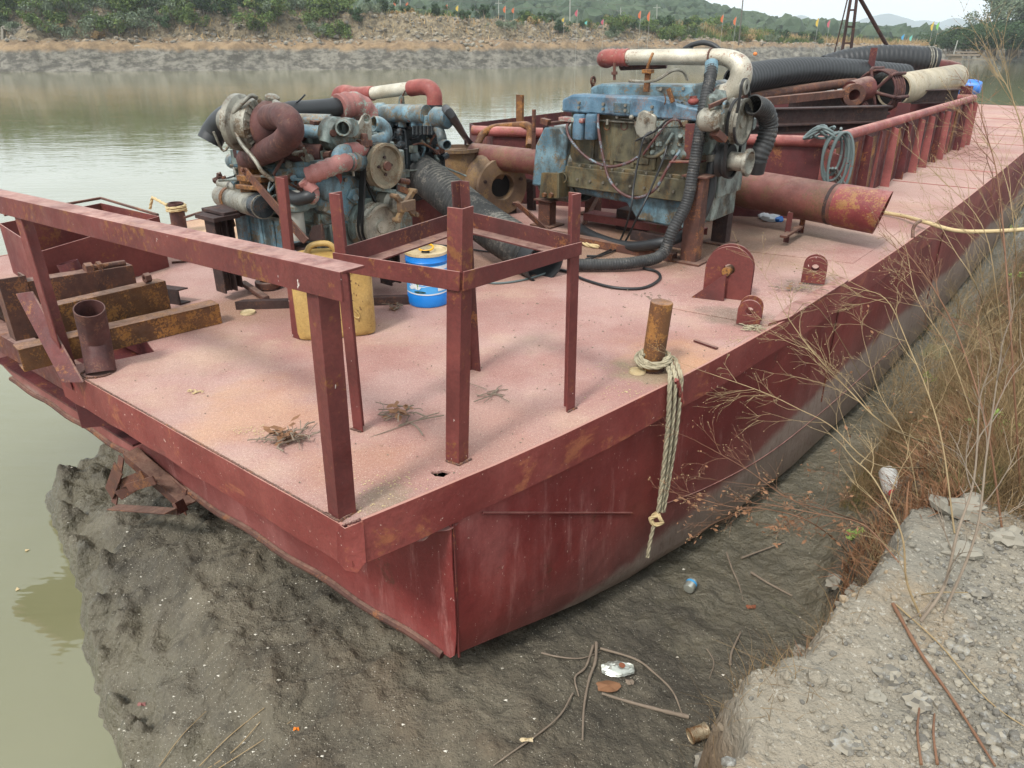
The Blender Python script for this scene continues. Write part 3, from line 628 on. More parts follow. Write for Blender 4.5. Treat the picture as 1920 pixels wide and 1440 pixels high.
pb('pin', M['rusto'], lambda q: q.cyl(U(1362, 556, .007)-A*.07+UP*.20, U(1362, 556)+A*.09+UP*.20, .032, 12), .002, g1)
c_ = U(1330, 556, .008); pb('gusset', M['red2'], lambda q: q.prism([c_-dl*.1-A*.06, c_+dl*.13-A*.06, c_+dl*.12+UP*.2-A*.05], -A*.012), .001, g1)
lug('red', U(1404, 604, .008), dl, .075, .17, .09, .026)
lug('red', U(1524, 528, .022), dl, .085, .205, .07, .028)
pb('bent_hook', M['rust'], lambda q: q.tube(cr([U(1712, 446, .0), U(1712, 430, .06), U(1717, 420, .1), U(1726, 414, .1)], 5), .016, 8))
# deck supports: engine stands
def post(q, a, b, z0, z1, w=.12, d=.10): q.ibeam(W(a, b, z0), W(a, b, z1), w, d, .012, A)
stand = [(4.28, .64, .70, 'rust'), (5.04, .71, .72, 'rust'), (4.62, 2.38, .25, 'rust'), (5.35, 2.3, .3, 'rust')]
for a, b, zt, m in stand:
    s_ = pb('engine_stand', M['rust'] if a != 5.04 else M['rustd'], lambda q: q.channel(W(a-.06, b-.07, 0), W(a-.06, b-.07, zt), B, A, .14, .11, .01), .001)
    pb('cap_plate', M['rust'], lambda q: q.abox(a-.09, a+.09, b-.11, b+.11, zt+.001, zt+.015), .001, s_)
    pb('foot_plate', M['rust'], lambda q: q.abox(a-.12, a+.12, b-.13, b+.13, .001, .016), .001, s_)
def sleeper(a, b0, b1, z0, z1, m='rust', w=.1): pb('bearer_beam', M[m], lambda q: q.channel(W(a, b0, z1), W(a, b1, z1), A, -UP, w, z1-z0, .008), .001)
sleeper(4.15, .75, 2.2, .002, .07); sleeper(4.85, .85, 2.1, .05, .12, 'coam', .2); sleeper(4.4, .72, 1.3, .06, .14, 'rustd', .06)
pb('bearer_beam', M['rustd'], lambda q: q.abox(4.9, 5.15, 1.45, 1.75, .0, .2), .004)
for a, b, zt in ((1.29, 2.82, .58), (2.15, 2.03, .42), (1.36, 2.86, .58)):
    s_ = pb('engine_stand', M['rustd'], lambda q: q.ibeam(W(a, b, .06), W(a, b, zt), .12, .1, .012, A), .001)
    pb('cap_plate', M['rustd'], lambda q: q.abox(a-.08, a+.12, b-.12, b+.12, zt+.001, zt+.03), .002, s_)
pb('bearer_beam', M['rustd'], lambda q: q.channel(U(440, 566, .06), U(770, 556, .06), UP*-1, A, .058, .07, .008), .001)
pb('post', M['red'], lambda q: q.angle(U(548, 632), Y(600, 455, U(548, 632).y)*0 + Y(517, 332, U(548, 632).y), X, A, .075, .008), .001)
for px, py, h in ((1468, 455, .28), (1496, 437, .2)):
    s_ = U(px, py); pb('pipe_prop', M['red2'], lambda q: q.angle(s_, s_+UP*h, X, A, .05, .007), .001)
pb('pipe_prop', M['rust'], lambda q: q.bar(U(1468, 444, .1), U(1500, 425, .1), .06, .02), .001)
pb('deck_post', M['rust'], lambda q: q.angle(U(1060, 425)*0 + W(4.3, 2.15), W(4.2, 2.5, .28), X, A, .09, .01), .001)
pb('deck_post', M['rustd'], lambda q: q.channel(W(5.1, 3.0), W(5.1, 3.02, .33), X, A, .09, .05, .008), .001)
pb('diagonal_brace', M['rust'], lambda q: q.bar(U(1095, 420, .02), Y(1125, 362, 7.9), .07, .012, A), .001)
pb('mounting_post', M['rusto'], lambda q: q.channel(W(5.6, 3.55, 0), W(5.6, 3.55, 1.14), X, A, .085, .04, .008), .001)
# hold coaming
CF = [W(6.51, .37), W(5.2, 3.55)]; CR = W(14.4, .27); CP = W(13.4, 4.6); CL = W(6.0, 4.6)
coam = pb('coaming', M['coamd'], lambda q: [q.prism([p, r_, r_+UP*.74, p+UP*.74], (r_-p).cross(UP).normalized()*-.012) for p, r_ in ((CF[0], CR), (CR, CP), (CF[1], CL), (CL, CP))] and q.prism([CF[0], CF[1], CF[1]+UP*.74, CF[0]+UP*.74], A*.012), .0)
hd = (CF[1]-CF[0]).normalized()
def rail(p, r_, m='rail'): pb('top_rail', M[m], lambda q: q.tube([V(p)+UP*.78, (V(p)+V(r_))/2+UP*.775, V(r_)+UP*.78], .055, 14), 0, coam)
rail(CF[0]+hd*-.02, CF[1]+hd*.25); rail(CF[0], CR); rail(CR, CP); 
sd_ = (CR-CF[0]).normalized(); so_ = V((sd_.y, -sd_.x, 0))
for i, t in enumerate([.12, .75, 1.42, 2.05, 2.55, 3.25, 3.95, 4.55, 5.2, 5.6, 6.3, 6.95, 7.45, 7.85]):
    p = CF[0]+sd_*t; wdt = [.12, .11, .13, .05, .12, .11, .12][i % 7]
    pb('rib', M['coam'] if i % 3 != 2 else M['coamd'], lambda q: q.prism([p+so_*.012, p+so_*(wdt), p+so_*(wdt*.8)+UP*.70, p+so_*.012+UP*.73], sd_*.014), .001, coam)
pb('rib', M['coam'], lambda q: q.prism([CF[0]+so_*.012-sd_*.02, CF[0]+so_*.3-sd_*.02, CF[0]+so_*.16+UP*.42-sd_*.02, CF[0]+so_*.2+UP*.66-sd_*.02, CF[0]+so_*.012+UP*.73-sd_*.02], sd_*.014), .001, coam)
for i, t in enumerate([.3, .95, 1.7, 2.8, 4.1, 4.75, 5.4, 6.5]):
        p = CF[0]+sd_*t; pb('stiffener', M['rusto'], lambda q: q.prism([p+so_*.014, p+so_*.014+sd_*.22, p+so_*.014+sd_*.2+UP*.68, p+so_*.014+sd_*.02+UP*.68], so_*.012), 0, coam)
pb('hold_floor', M['rustd'], lambda q: q.prism([CF[0]+A*.05, CR-A*.05, CP-A*.05, CL+A*.05, CF[1]+A*.05], UP*.01), 0, coam)
# cross girders over the hold
def gird(p, q_, h=.2, m='rustd'): pb('cross_girder', M[m], lambda q: q.ibeam(p, q_, .16, h, .014), 0, coam)
gird(U(1663, 214, .88), U(1370, 222, .88)); gird(U(1795, 179, .88), U(1480, 190, .9)); gird(U(1660, 234, .76), U(1380, 245, .76), .1)
pb('cross_girder', M['coamd'], lambda q: q.angle(U(1676, 228, .7), U(1676, 228, .7)+UP*.24, X, A, .16, .012), 0, coam)
pb('cross_girder', M['coamd'], lambda q: q.angle(U(1796, 187, .7), U(1796, 187, .7)+UP*.24, X, A, .2, .012), 0, coam)
for px, py, y, h in ((1455, 186, 11.5, .28), (1488, 176, 12, .22), (1508, 184, 12, .3), (1526, 178, 12.2, .3)):
    p = Y(px, py, y); pb('saddle_post', M['rust'], lambda q: q.angle(p, p+UP*h, X, A, .08, .01), 0, coam)
p = Y(1618, 170, 12.6); pb('saddle_post', M['coamd'], lambda q: q.angle(p, p+UP*.62, X, A, .1, .012), 0, coam)
# bow bracket hanging off the left side of the hull
def brk(q):
    f = lambda px, py, a=.3: SA(px, py, a)
    q.prism([f(232, 852, .40), f(258, 838, .44), f(352, 918, .44), f(348, 950, .40)], A*-.012)          # top plate under the hull
    q.angle(f(230, 850, .30), f(345, 950, .36), A, -UP, .10, .009, .07)
    q.angle(f(222, 945, .18), f(332, 952, .26), -UP, -A, .05, .009, .08); q.bar(f(205, 925, .2), f(222, 878, .2), .10, .01, A)
    q.bar(f(228, 856, .32), f(214, 944, .2), .07, .01, A); q.bar(f(346, 946, .36), f(330, 955, .26), .08, .02, A)
    q.bar(f(224, 908, .22), f(268, 890, .26), .012, .06); q.bar(f(240, 915, .22), f(290, 900, .28), .012, .06); q.bar(f(222, 930, .2), f(262, 905, .3), .012, .07)
pb('broken_bracket', M['rust'], brk, .002)
pb('stiffener', M['red2'], lambda q: q.bar(W(.3, 5.3, -.25), W(.43, 2.9, -.62), .06, .14), .002)
# ------------------------------------------------------------------ engines
def prt(par, name, m, mk, bev=0, ang=38):
    q = MB(); mk(q); return q.build(name, M[m] if isinstance(m, str) else m, par, bev=bev, ang=ang)
def S(px, py, a): return SA(px, py, a)
def each(par, name, m, pts, ax, r=.012, h=.012, n=6):
    for p in pts: prt(par, name, m, lambda q: q.bolts([p], ax, r, h, n))
# ---- six-cylinder engine across the deck (right)
E2 = thing('marine_engine', 'long six-cylinder engine under a big silver elbow pipe, with two blue filters on its side', 'engine', W(4.75, 1.3, .2))
blk = prt(E2, 'engine_block', 'block', lambda q: [q.abox(4.47, 5.0, .66, 2.03, .66, 1.12), q.abox(4.42, 5.05, .68, 2.06, .45, .64),
    q.abox(4.44, 4.5, .7, 2.03, .635, .672)] + [q.abox(4.452, 4.475, b-.02, b+.02, .68, 1.08) for b in (1.15, 1.36, 1.57, 1.78)], .008)
prt(E2, 'side_cover', 'block', lambda q: q.abox(4.455, 4.475, 1.2, 1.72, .72, 1.05), .004, 38)
for px in (1140, 1172): prt(blk, 'core_plug', 'rust', lambda q: q.lathe(S(px, 236, 4.47), -A, [(.001, .012), (.026, .012), (.03, .02), (.036, .02), (.036, 0)], 18))
each(blk, 'flange_bolt', 'bbolt', [W(4.44, b, .653) for b in np.arange(.74, 2.0, .115)] + [W(4.42, b, .53) for b in np.arange(.78, 2.0, .14)], -A, .012, .014)
prt(E2, 'sump', 'blue', lambda q: [q.prism([W(4.5, .72, .45), W(4.5, 2.0, .45), W(4.5, 1.98, .38), W(4.5, 1.42, .36), W(4.5, 1.3, .22), W(4.5, .8, .20), W(4.5, .72, .28)], A*.46)], .02)
def rk(q):
    q.prism([W(4.36, 2.06, 1.115), W(4.36, .72, 1.105), W(4.36, .68, 1.2), W(4.36, .85, 1.22), W(4.36, 1.15, 1.275), W(4.36, 1.95, 1.265), W(4.36, 2.06, 1.22)], A*.2)
mani = prt(E2, 'intake_manifold', 'blue2', rk, .018)
each(mani, 'manifold_bolt', 'bbolt', [W(4.36, b, z) for b in (1.87, 1.62, 1.4, 1.15) for z in (1.16, 1.2)] + [W(4.4, b, 1.1) for b in (1.9, 1.7, 1.5, 1.3, 1.1, .9)], -A, .013, .02, 8)
prt(mani, 'name_plate', 'bblue' if 0 else 'blue', lambda q: q.abox(4.352, 4.36, 1.36, 1.52, 1.14, 1.215), .001)
prt(mani, 'bracket_plate', 'blue', lambda q: q.prism([S(1231, 162, 4.35), S(1298, 163, 4.35), S(1300, 172, 4.35), S(1284, 181, 4.35), S(1250, 179, 4.35), S(1230, 169, 4.35)], -A*.01), .001)
each(mani, 'bracket_bolt', 'bbolt', [S(1240, 167, 4.34), S(1282, 166, 4.34)], -A, .014, .014)
prt(mani, 'tie_strap', 'rusto', lambda q: [q.bar(S(1253, 166, 4.32), S(1262, 192, 4.32), .035, .02, A), q.tube(cr([S(1246, 176, 4.31), S(1248, 188, 4.3), S(1246, 196, 4.31)], 4), .006, 5)], .002)
hd_ = prt(E2, 'cylinder_head', 'oily', lambda q: [q.abox(4.56, 5.02, .7, 2.0, 1.08, 1.16)] + [q.cyl(W(4.5, b, 1.1), W(4.5, b, 1.135), .03, 8) for b in np.arange(.8, 2, .2)], .006)
prt(E2, 'valve_cover', 'blue', lambda q: [q.prism([W(4.66, .74, 1.161), W(4.66, 1.96, 1.161), W(4.66, 1.96, 1.31), W(4.66, 1.85, 1.345), W(4.66, 1.0, 1.36), W(4.66, .8, 1.40), W(4.66, .74, 1.38)], A*.3)], .02)
prt(E2, 'lifting_eye', 'rust', lambda q: [q.lathe(W(4.8, 2.02, 1.36), X, [(.022, -.008), (.04, -.008), (.04, .008), (.022, .008), (.022, -.008)], 14), q.bar(W(4.8, 2.02, 1.2), W(4.8, 2.02, 1.325), .03, .012)])
for px in (1152, 1215): prt(E2, 'clamp_stud', 'rust', lambda q: [q.cyl(S(px, 150, 4.4), S(px, 118, 4.4), .012, 8), q.cyl(S(px, 140, 4.4), S(px, 134, 4.4), .026, 6)])
prt(E2, 'pipe_bracket', 'rusto', lambda q: [q.bar(S(1212, 172, 4.35), S(1215, 136, 4.35), .045, .03, A), q.bar(S(1206, 134, 4.33), S(1224, 134, 4.33), .05, .03), q.tube(cr([S(1213, 130, 4.36), S(1219, 112, 4.36), S(1224, 100, 4.42)], 5), .012, 6)], .003)
prt(E2, 'speed_cable', 'alu', lambda q: q.tube(cr([S(1180, 152, 4.36), S(1215, 153, 4.34), S(1235, 148, 4.34), S(1262, 132, 4.36), S(1280, 134, 4.45), S(1290, 150, 4.5)], 6), .012, 6))
# silver intake pipe
pa = 4.62
pth = cr([S(1160, 108, pa), S(1240, 107, pa), S(1325, 107, pa), S(1360, 108, pa), S(1386, 122, pa), S(1388, 148, pa), S(1372, 172, pa), S(1352, 180, pa)], 8)
sil = prt(E2, 'intake_pipe', 'silver', lambda q: q.tube(pth, lambda t: .062 if t < .42 else .062+.024*min(1, (t-.42)*5), 22), 0, 60)
prt(sil, 'hose_clamp', 'rust', lambda q: [q.tube([S(1332, 107, pa), S(1335, 107, pa)], .07, 20), q.tube([S(1174, 108, pa), S(1177, 108, pa)], .071, 20)])
prt(sil, 'hose_clamp', 'bbolt', lambda q: q.tube([S(1356, 179, pa), S(1350, 181, pa)], .092, 20))
prt(E2, 'red_sleeve', 'redrub', lambda q: q.tube(cr([S(1178, 108, pa), S(1160, 108, pa), S(1143, 108, pa), S(1134, 110, pa+.08), S(1140, 112, pa+.2)], 6), lambda t: .07 + .004*math.sin(t*50), 20), 0, 60)
prt(E2, 'inlet_sleeve', 'redrub', lambda q: q.tube([S(1354, 181, pa), S(1344, 184, pa), S(1336, 188, pa)], lambda t: .085+.005*math.sin(t*20), 20))
prt(E2, 'exhaust_pipe', 'darkred', lambda q: q.tube(cr([S(1165, 122, 4.75), S(1210, 120, 4.75), S(1250, 118, 4.8)], 6), .045, 16))
prt(E2, 'carry_strap', 'rubber', lambda q: [q.tube(cr([S(1283, 92, 4.7), S(1298, 84, 4.7), S(1318, 80, 4.7), S(1336, 84, 4.7), S(1350, 94, 4.7)], 6), .02, 10), q.bar(S(1280, 93, 4.7), S(1297, 90, 4.7), .05, .02)])
# filters
for i, (px, lab) in enumerate(((1085, 0), (1108, 0))):
    f = prt(E2, 'fuel_filter', 'blue2', lambda q: q.lathe(S(px, 262, 4.36), UP, [(.001, 0), (.05, .004), (.057, .015), (.057, .20), (.05, .215), (.03, .22)], 20))
prt(E2, 'filter_head', 'pinkrub', lambda q: [q.abox(4.31, 4.43, 1.80, 2.06, 1.035, 1.075)], .008)
# injection pump
ip = prt(E2, 'injection_pump', 'grey', lambda q: [q.prism([S(1228, 236, 4.36), S(1290, 234, 4.36), S(1292, 262, 4.36), S(1280, 300, 4.36), S(1240, 300, 4.36), S(1228, 280, 4.36)], A*.14), q.bar(S(1232, 232, 4.4), S(1294, 231, 4.4), .1, .05),
    q.cyl(S(1238, 246, 4.36), S(1238, 246, 4.33), .02, 10), q.cyl(S(1262, 286, 4.36), S(1262, 286, 4.32), .022, 10), q.ball(S(1282, 290, 4.32), .04, 8), q.cyl(S(1276, 264, 4.36), S(1276, 254, 4.3), .022, 8)], .006)
gov = prt(E2, 'governor_housing', 'alu', lambda q: [q.prism([S(1189, 238, 4.34), S(1196, 212, 4.34), S(1206, 206, 4.34), S(1222, 212, 4.34), S(1230, 218, 4.34), S(1230, 236, 4.34), S(1224, 262, 4.34), S(1205, 264, 4.34), S(1192, 252, 4.34)], A*.14), q.ball(S(1184, 220, 4.36), .022, 8), q.ball(S(1212, 262, 4.34), (.04, .03, .04), 8)], .012)
for i in range(6):
    px = 1238+i*9.6
    v = prt(ip, 'delivery_valve', 'alu', lambda q: [q.cyl(S(px, 231, 4.4), S(px, 219, 4.4), .02, 8), q.cyl(S(px, 219, 4.4), S(px, 206, 4.4), .016, 6), q.cyl(S(px, 222, 4.4), S(px, 217, 4.4), .024, 6)])
    prt(v, 'fuel_line', 'alu', lambda q: q.tube(cr([S(px, 207, 4.4), S(px-1, 196, 4.41), S(px-5, 191, 4.42), S(px-10, 195, 4.45), S(px-14, 202, 4.5)], 5), .0065, 6))
prt(ip, 'pump_casting', 'grey', lambda q: [q.ball(S(1222+i*9 % 60, 270+(i*17) % 34, 4.37), (.03, .03, .025), 6, rough=.4, seed=i) for i in range(9)] + [q.cyl(S(1250, 270, 4.33), S(1262, 250, 4.33), .014, 8)], .001)
prt(E2, 'rail_line', 'alu', lambda q: [q.tube([W(4.42, 2.0, 1.06), W(4.42, 1.25, 1.06)], .008, 6), q.tube([W(4.44, 1.5, 1.085), W(4.44, .9, 1.06)], .008, 6)] + [q.cyl(W(4.4, b, 1.03), W(4.4, b, 1.075), .014, 6) for b in (1.75, 1.6, 1.32)])
prt(E2, 'crosslink_elbow', 'redrub', lambda q: [q.ball(S(1300, 190, 4.4), (.045, .04, .03), 8), q.cyl(S(1300, 192, 4.4), S(1300, 180, 4.4), .03, 10)])
prt(E2, 'front_casting', 'grey', lambda q: [q.prism([W(4.4, .78, 1.14), W(4.4, .58, 1.14), W(4.4, .60, .9), W(4.4, .62, .85), W(4.4, .70, .85)], A*.3), q.abox(4.5, 5.0, .56, .66, .5, 1.08), q.lathe(W(4.75, .5, 1.08), X, [(.1, -.06), (.1, 0), (.05, .02), (.05, .08), (.001, .08)], 20)], .01)
# bell housing and mount
bh = prt(E2, 'bell_housing', 'blue', lambda q: [q.prism([W(4.40, 2.42, .42), W(4.40, 2.38, .80), W(4.40, 2.28, .97), W(4.40, 2.1, .98), W(4.40, 2.02, .9), W(4.40, 2.05, .5), W(4.40, 2.16, .42)], A*.65)], .02)
prt(bh, 'flywheel_cover', 'grey', lambda q: [q.lathe(W(4.75, 2.0, .58), B, [(.30, 0), (.32, .03), (.32, .1), (.34, .12), (.34, .38), (.33, .40), (.05, .42)], 30)], 0)
prt(bh, 'inspection_port', 'block', lambda q: [q.lathe(S(1057, 332, 4.42), (-A+X*.25), [(.05, 0), (.05, .05), (.04, .05), (.035, -.0), (.001, -.0)], 20)])
prt(bh, 'port_shade_disc', 'black', lambda q: q.lathe(S(1057, 332, 4.395), (-A+X*.25), [(.001, .006), (.034, .006)], 18))  # black disc paints the shade of an opening; the port is closed behind
prt(E2, 'mounting_bracket', 'block', lambda q: [q.prism([S(1015, 324, 4.36), S(1045, 325, 4.36), S(1045, 372, 4.36), S(1011, 372, 4.36)], A*.2), q.prism([S(1045, 325, 4.3), S(1048, 325, 4.3), S(1048, 372, 4.3), S(1045, 372, 4.3)], A*.2)], .002)
each(E2, 'mount_bolt', 'rusto', [S(1022, 365, 4.35), S(1035, 365, 4.35)], -A, .022, .03)
prt(E2, 'angle_bracket', 'red2', lambda q: [q.prism([S(1018, 236, 4.42), S(1038, 236, 4.42), S(1041, 280, 4.42), S(1015, 276, 4.42)], A*.012)], .002)
prt(E2, 'bracket_clamp', 'rust', lambda q: [q.bar(S(1016, 226, 4.42), S(1030, 230, 4.42), .06, .05), q.cyl(S(1034, 230, 4.42), S(1072, 227, 4.4), .012, 8)], .002)
prt(E2, 'flange_disc', 'rust', lambda q: q.lathe(W(4.75, 2.44, .58), B, [(.001, 0), (.2, 0), (.2, .03), (.001, .03)], 28))
# pulleys
fpc = FB(1392, 228, .36)
def pulley(par, name, c, r, wd=.07, m='alu', hub=.6, ax=X, grooves=2):
    pr = [(.001, .0), (hub*r, 0), (hub*r, .02), (r*.86, .03), (r*.88, wd*.5), (r, wd*.5)]
    pr = [(.001, .012), (r*.28, .012), (r*.30, -.004), (r*.55, -.012), (r*.82, -.006), (r*.88, .02), (r, .02)]
    for g_ in range(grooves): t = -.0-(wd/grooves)*g_; pr += [(r, t), (r*.9, t-.3*wd/grooves), (r*.9, t-.6*wd/grooves), (r, t-.95*wd/grooves)]
    pr += [(r*.9, -wd-.01), (.02, -wd-.01)]
    return prt(par, name, m, lambda q: q.lathe(c, ax, pr, 32), 0, 30)
pulley(E2, 'fan_pulley', fpc, .17, .10)
prt(E2, 'fan_hub', 'grey', lambda q: q.cyl(fpc-X*.09, fpc-X*.28, .07, 16))
prt(E2, 'second_pulley', 'grey', lambda q: q.lathe(fpc-X*.16, X, [(.001, 0), (.13, 0), (.15, -.02), (.13, -.04), (.15, -.06), (.001, -.06)], 28))
cpc = FB(1352, 300, .5)
prt(E2, 'crank_pulley', 'belt', lambda q: q.lathe(cpc+X*.06, X, [(.06, .02), (.125, .02), (.135, 0), (.12, -.03), (.135, -.06), (.06, -.07)], 28))
prt(E2, 'shaft_flange', 'alu', lambda q: q.lathe(cpc+X*.06, X, [(.075, -.02), (.07, .12), (.07, .14), (.105, .15), (.105, .175), (.085, .18), (.06, .13), (.001, .12)], 26))
prt(E2, 'crank_housing', 'grey', lambda q: [q.lathe(W(4.75, .66, .62), X, [(.2, 0), (.2, .05), (.1, .08), (.001, .08)], 24), q.abox(4.5, 5.0, .6, .66, .3, .5)], .006)
def beltloop(q, c1, r1, c2, r2, wd=.022):
    d = (c2-c1); d = d - X*d.dot(X); L = d.length; d.normalize(); n_ = X.cross(d); pts = []
    for k in range(13): t = -math.pi/2+math.pi*k/12; pts.append(c1 - d*math.cos(t)*r1 + n_*math.sin(t)*r1)
    for k in range(13): t = math.pi/2-math.pi*k/12; pts.append(c1 + d*L + d*math.cos(t)*r2 + n_*math.sin(t)*r2)
    vs = []
    for p in pts:
        o = p; cc = c1 if (p-c1).length < (p-(c1+d*L)).length else c1+d*L; rad = (p-cc).normalized(); vs += [p-X*wd/2, p+X*wd/2, p+X*wd/2+rad*.012, p-X*wd/2+rad*.012]
    n = len(pts); q.add(vs, [(4*i+j, 4*i+(j+1) % 4, 4*((i+1) % n)+(j+1) % 4, 4*((i+1) % n)+j) for i in range(n) for j in range(4)])
prt(E2, 'drive_belt', 'belt', lambda q: beltloop(q, fpc-X*.05, .16, cpc+X*.03, .125))
idl = FB(1398, 163, .34); prt(E2, 'idler_pulley', 'alu', lambda q: q.lathe(idl, X, [(.001, 0), (.02, 0), (.02, .01), (.055, .01), (.055, -.03), (.001, -.03)], 20))
prt(E2, 'drive_belt', 'belt', lambda q: beltloop(q, idl-X*.01, .05, fpc-X*.08, .165, .02))
prt(E2, 'alternator', 'alu', lambda q: [q.lathe(FB(1352, 226, .42), X, [(.001, 0), (.05, 0), (.075, -.02), (.085, -.05), (.085, -.14), (.06, -.17), (.001, -.17)], 22)] + [q.bar(FB(1352, 226, .42)+UP*.05*math.cos(t)+A*.05*math.sin(t)+X*.0, FB(1352, 226, .42)+UP*.08*math.cos(t)+A*.08*math.sin(t)-X*.03, .012, .02) for t in range(0, 6)])
prt(E2, 'alternator_arm', 'rust', lambda q: [q.bar(FB(1330, 200, .46), FB(1362, 186, .42), .03, .02, X)], .004)
prt(E2, 'alternator_bracket', 'rust', lambda q: q.bar(FB(1340, 248, .46), FB(1356, 262, .42), .09, .05), .004)
prt(E2, 'water_pump', 'grey', lambda q: [q.ball(FB(1345, 190, .5), (.08, .1, .08), 10, rough=.3), q.cyl(FB(1345, 190, .5), FB(1345, 215, .5), .035, 10), q.cyl(FB(1330, 205, .5), FB(1366, 196, .4), .02, 8)])
prt(E2, 'coolant_line', 'blue', lambda q: q.tube(cr([FB(1355, 214, .4), FB(1357, 196, .4), FB(1362, 191, .4), FB(1366, 197, .4)], 5), .012, 8))
prt(E2, 'front_bracket', 'red2', lambda q: [q.prism([S(1285, 232, 4.3), S(1316, 232, 4.3), S(1312, 300, 4.3), S(1282, 298, 4.3)], A*.02), q.bar(S(1262, 302, 4.28), S(1318, 303, 4.28), .14, .012)], .002)
# hoses of the right engine
def hz(par, name, m, pts, r, corrug=False, step=8, n=14, pitch=.022, amp=.05):
    return prt(par, name, m, lambda q: corr(q, cr(pts, step), r, pitch, amp, n, .008) if corrug else q.tube(cr(pts, step), r, n, True, .006 if r > .03 else 0), 0, 70 if corrug else 50)
hz(E2, 'ribbed_hose', 'rubmid', [S(1334, 124, 4.5), S(1332, 145, 4.42), S(1322, 190, 4.32), S(1312, 250, 4.25), S(1300, 320, 4.2), S(1288, 380, 4.15), S(1262, 430, 4.05), U(1240, 478, .1), U(1190, 492, .07), U(1130, 496, .06), U(1068, 496, .06)], .047, True)
hz(E2, 'hose_end', 'blue', [S(1334, 118, 4.52), S(1334, 128, 4.49), S(1332, 142, 4.44)], .052)
hz(E2, 'coolant_hose', 'rubber', [S(1335, 225, 4.45), S(1334, 270, 4.45), S(1338, 295, 4.45), S(1334, 320, 4.42), S(1330, 365, 4.4), S(1312, 410, 4.35), S(1282, 440, 4.3), U(1240, 455, .16), U(1180, 462, .06), U(1120, 446, .05), U(1080, 424, .05)], .045)
prt(E2, 'hose_clamp', 'alu', lambda q: [q.tube([S(1336, 290, 4.44), S(1337, 302, 4.44)], .054, 16), q.tube([S(1335, 222, 4.45), S(1335, 232, 4.45)], .05, 16)])
hz(E2, 'ribbed_hose', 'rubmid', [FB(1412, 196, .3), FB(1432, 206, .28), FB(1441, 232, .26), FB(1436, 262, .26), FB(1424, 290, .28), FB(1416, 316, .3)], .073, True, 8, 18, .034, .045)
prt(E2, 'duct_cuff', 'rubber', lambda q: q.tube([FB(1419, 300, .285), FB(1414, 322, .30)], .079, 18, True, .008))
hz(E2, 'air_duct', 'rubmid', [W(5.1, 1.85, 1.18), W(5.1, 2.05, 1.2), W(5.12, 2.22, 1.1), W(5.14, 2.28, .95), W(5.16, 2.28, .8)], .10, True, 8, 20, .03, .035)
hz(E2, 'fuel_hose', 'redhose', [S(1072, 226, 4.36), S(1063, 238, 4.32), S(1070, 262, 4.3), S(1100, 295, 4.3), S(1140, 312, 4.3), S(1175, 306, 4.3), S(1200, 292, 4.33)], .013, n=8)
hz(E2, 'fuel_hose', 'redhose', [S(1122, 214, 4.36), S(1122, 240, 4.33), S(1130, 290, 4.3), S(1142, 335, 4.28), S(1165, 362, 4.25), S(1195, 371, 4.22), S(1228, 355, 4.22), S(1252, 315, 4.24), S(1276, 282, 4.3)], .013, n=8)
hz(E2, 'wiring', 'wire', [S(1222, 246, 4.32), S(1208, 258, 4.28), S(1198, 295, 4.25), S(1188, 350, 4.2), S(1182, 395, 4.15), U(1160, 455, .05), U(1120, 480, .02), U(1098, 486, .015)], .009, n=7)
hz(E2, 'wiring', 'wire', [S(1250, 275, 4.3), S(1243, 300, 4.26), S(1220, 355, 4.2), S(1196, 405, 4.12), U(1168, 458, .05), U(1130, 478, .02), U(1100, 480, .015)], .009, n=7)
hz(E2, 'wiring', 'wire', [S(1192, 264, 4.3), S(1228, 246, 4.28), S(1250, 226, 4.28), S(1262, 222, 4.3)], .008, n=6)
hz(E2, 'oil_line', 'redhose', [S(1206, 290, 4.3), S(1222, 268, 4.28), S(1242, 242, 4.28), S(1258, 226, 4.28), S(1272, 226, 4.3), S(1278, 236, 4.34)], .01, n=6)
hz(E2, 'oil_line', 'block', [S(1206, 292, 4.34), S(1228, 294, 4.3), S(1250, 280, 4.3)], .016, n=8)

# ---- engine facing the camera (left front)
E1 = thing('marine_engine', 'pale blue engine near the bow, with rusty turbocharger elbow and round belt pulley facing forward', 'engine', W(1.95, 2.4, .35))
fb_ = 1.95
bl1 = prt(E1, 'engine_block', 'grey', lambda q: [q.abox(1.56, 2.32, 1.98, 2.95, .60, 1.0), q.abox(1.62, 2.25, 2.0, 2.9, .98, 1.06)] + [q.abox(1.545, 1.565, b-.02, b+.02, .62, .98) for b in (2.2, 2.45, 2.7)], .008)
prt(E1, 'sump', 'blue', lambda q: [q.abox(1.53, 2.36, 2.0, 2.98, .33, .585)] + [q.abox(1.512, 1.535, b-.012, b+.012, .36, .57) for b in (2.08, 2.2, 2.35, 2.5, 2.65, 2.8)], .014)
prt(E1, 'sump_flange', 'grey', lambda q: q.abox(1.5, 2.38, 1.985, 3.0, .583, .606), .003)
prt(E1, 'side_cover', 'blue', lambda q: [q.prism([S(508, 318, 1.52), S(565, 312, 1.52), S(590, 318, 1.52), S(592, 352, 1.52), S(570, 368, 1.52), S(538, 360, 1.52), S(510, 350, 1.52)], A*.05), q.prism([S(500, 308, 1.54), S(600, 300, 1.54), S(605, 316, 1.54), S(502, 322, 1.54)], A*.12)], .006)
prt(E1, 'data_plate', 'white', lambda q: q.prism([S(534, 327, 1.515), S(543, 326, 1.515), S(543, 341, 1.515), S(534, 342, 1.515)], -A*.004))
f1 = lambda px, py, b=fb_: FB(px, py, b)
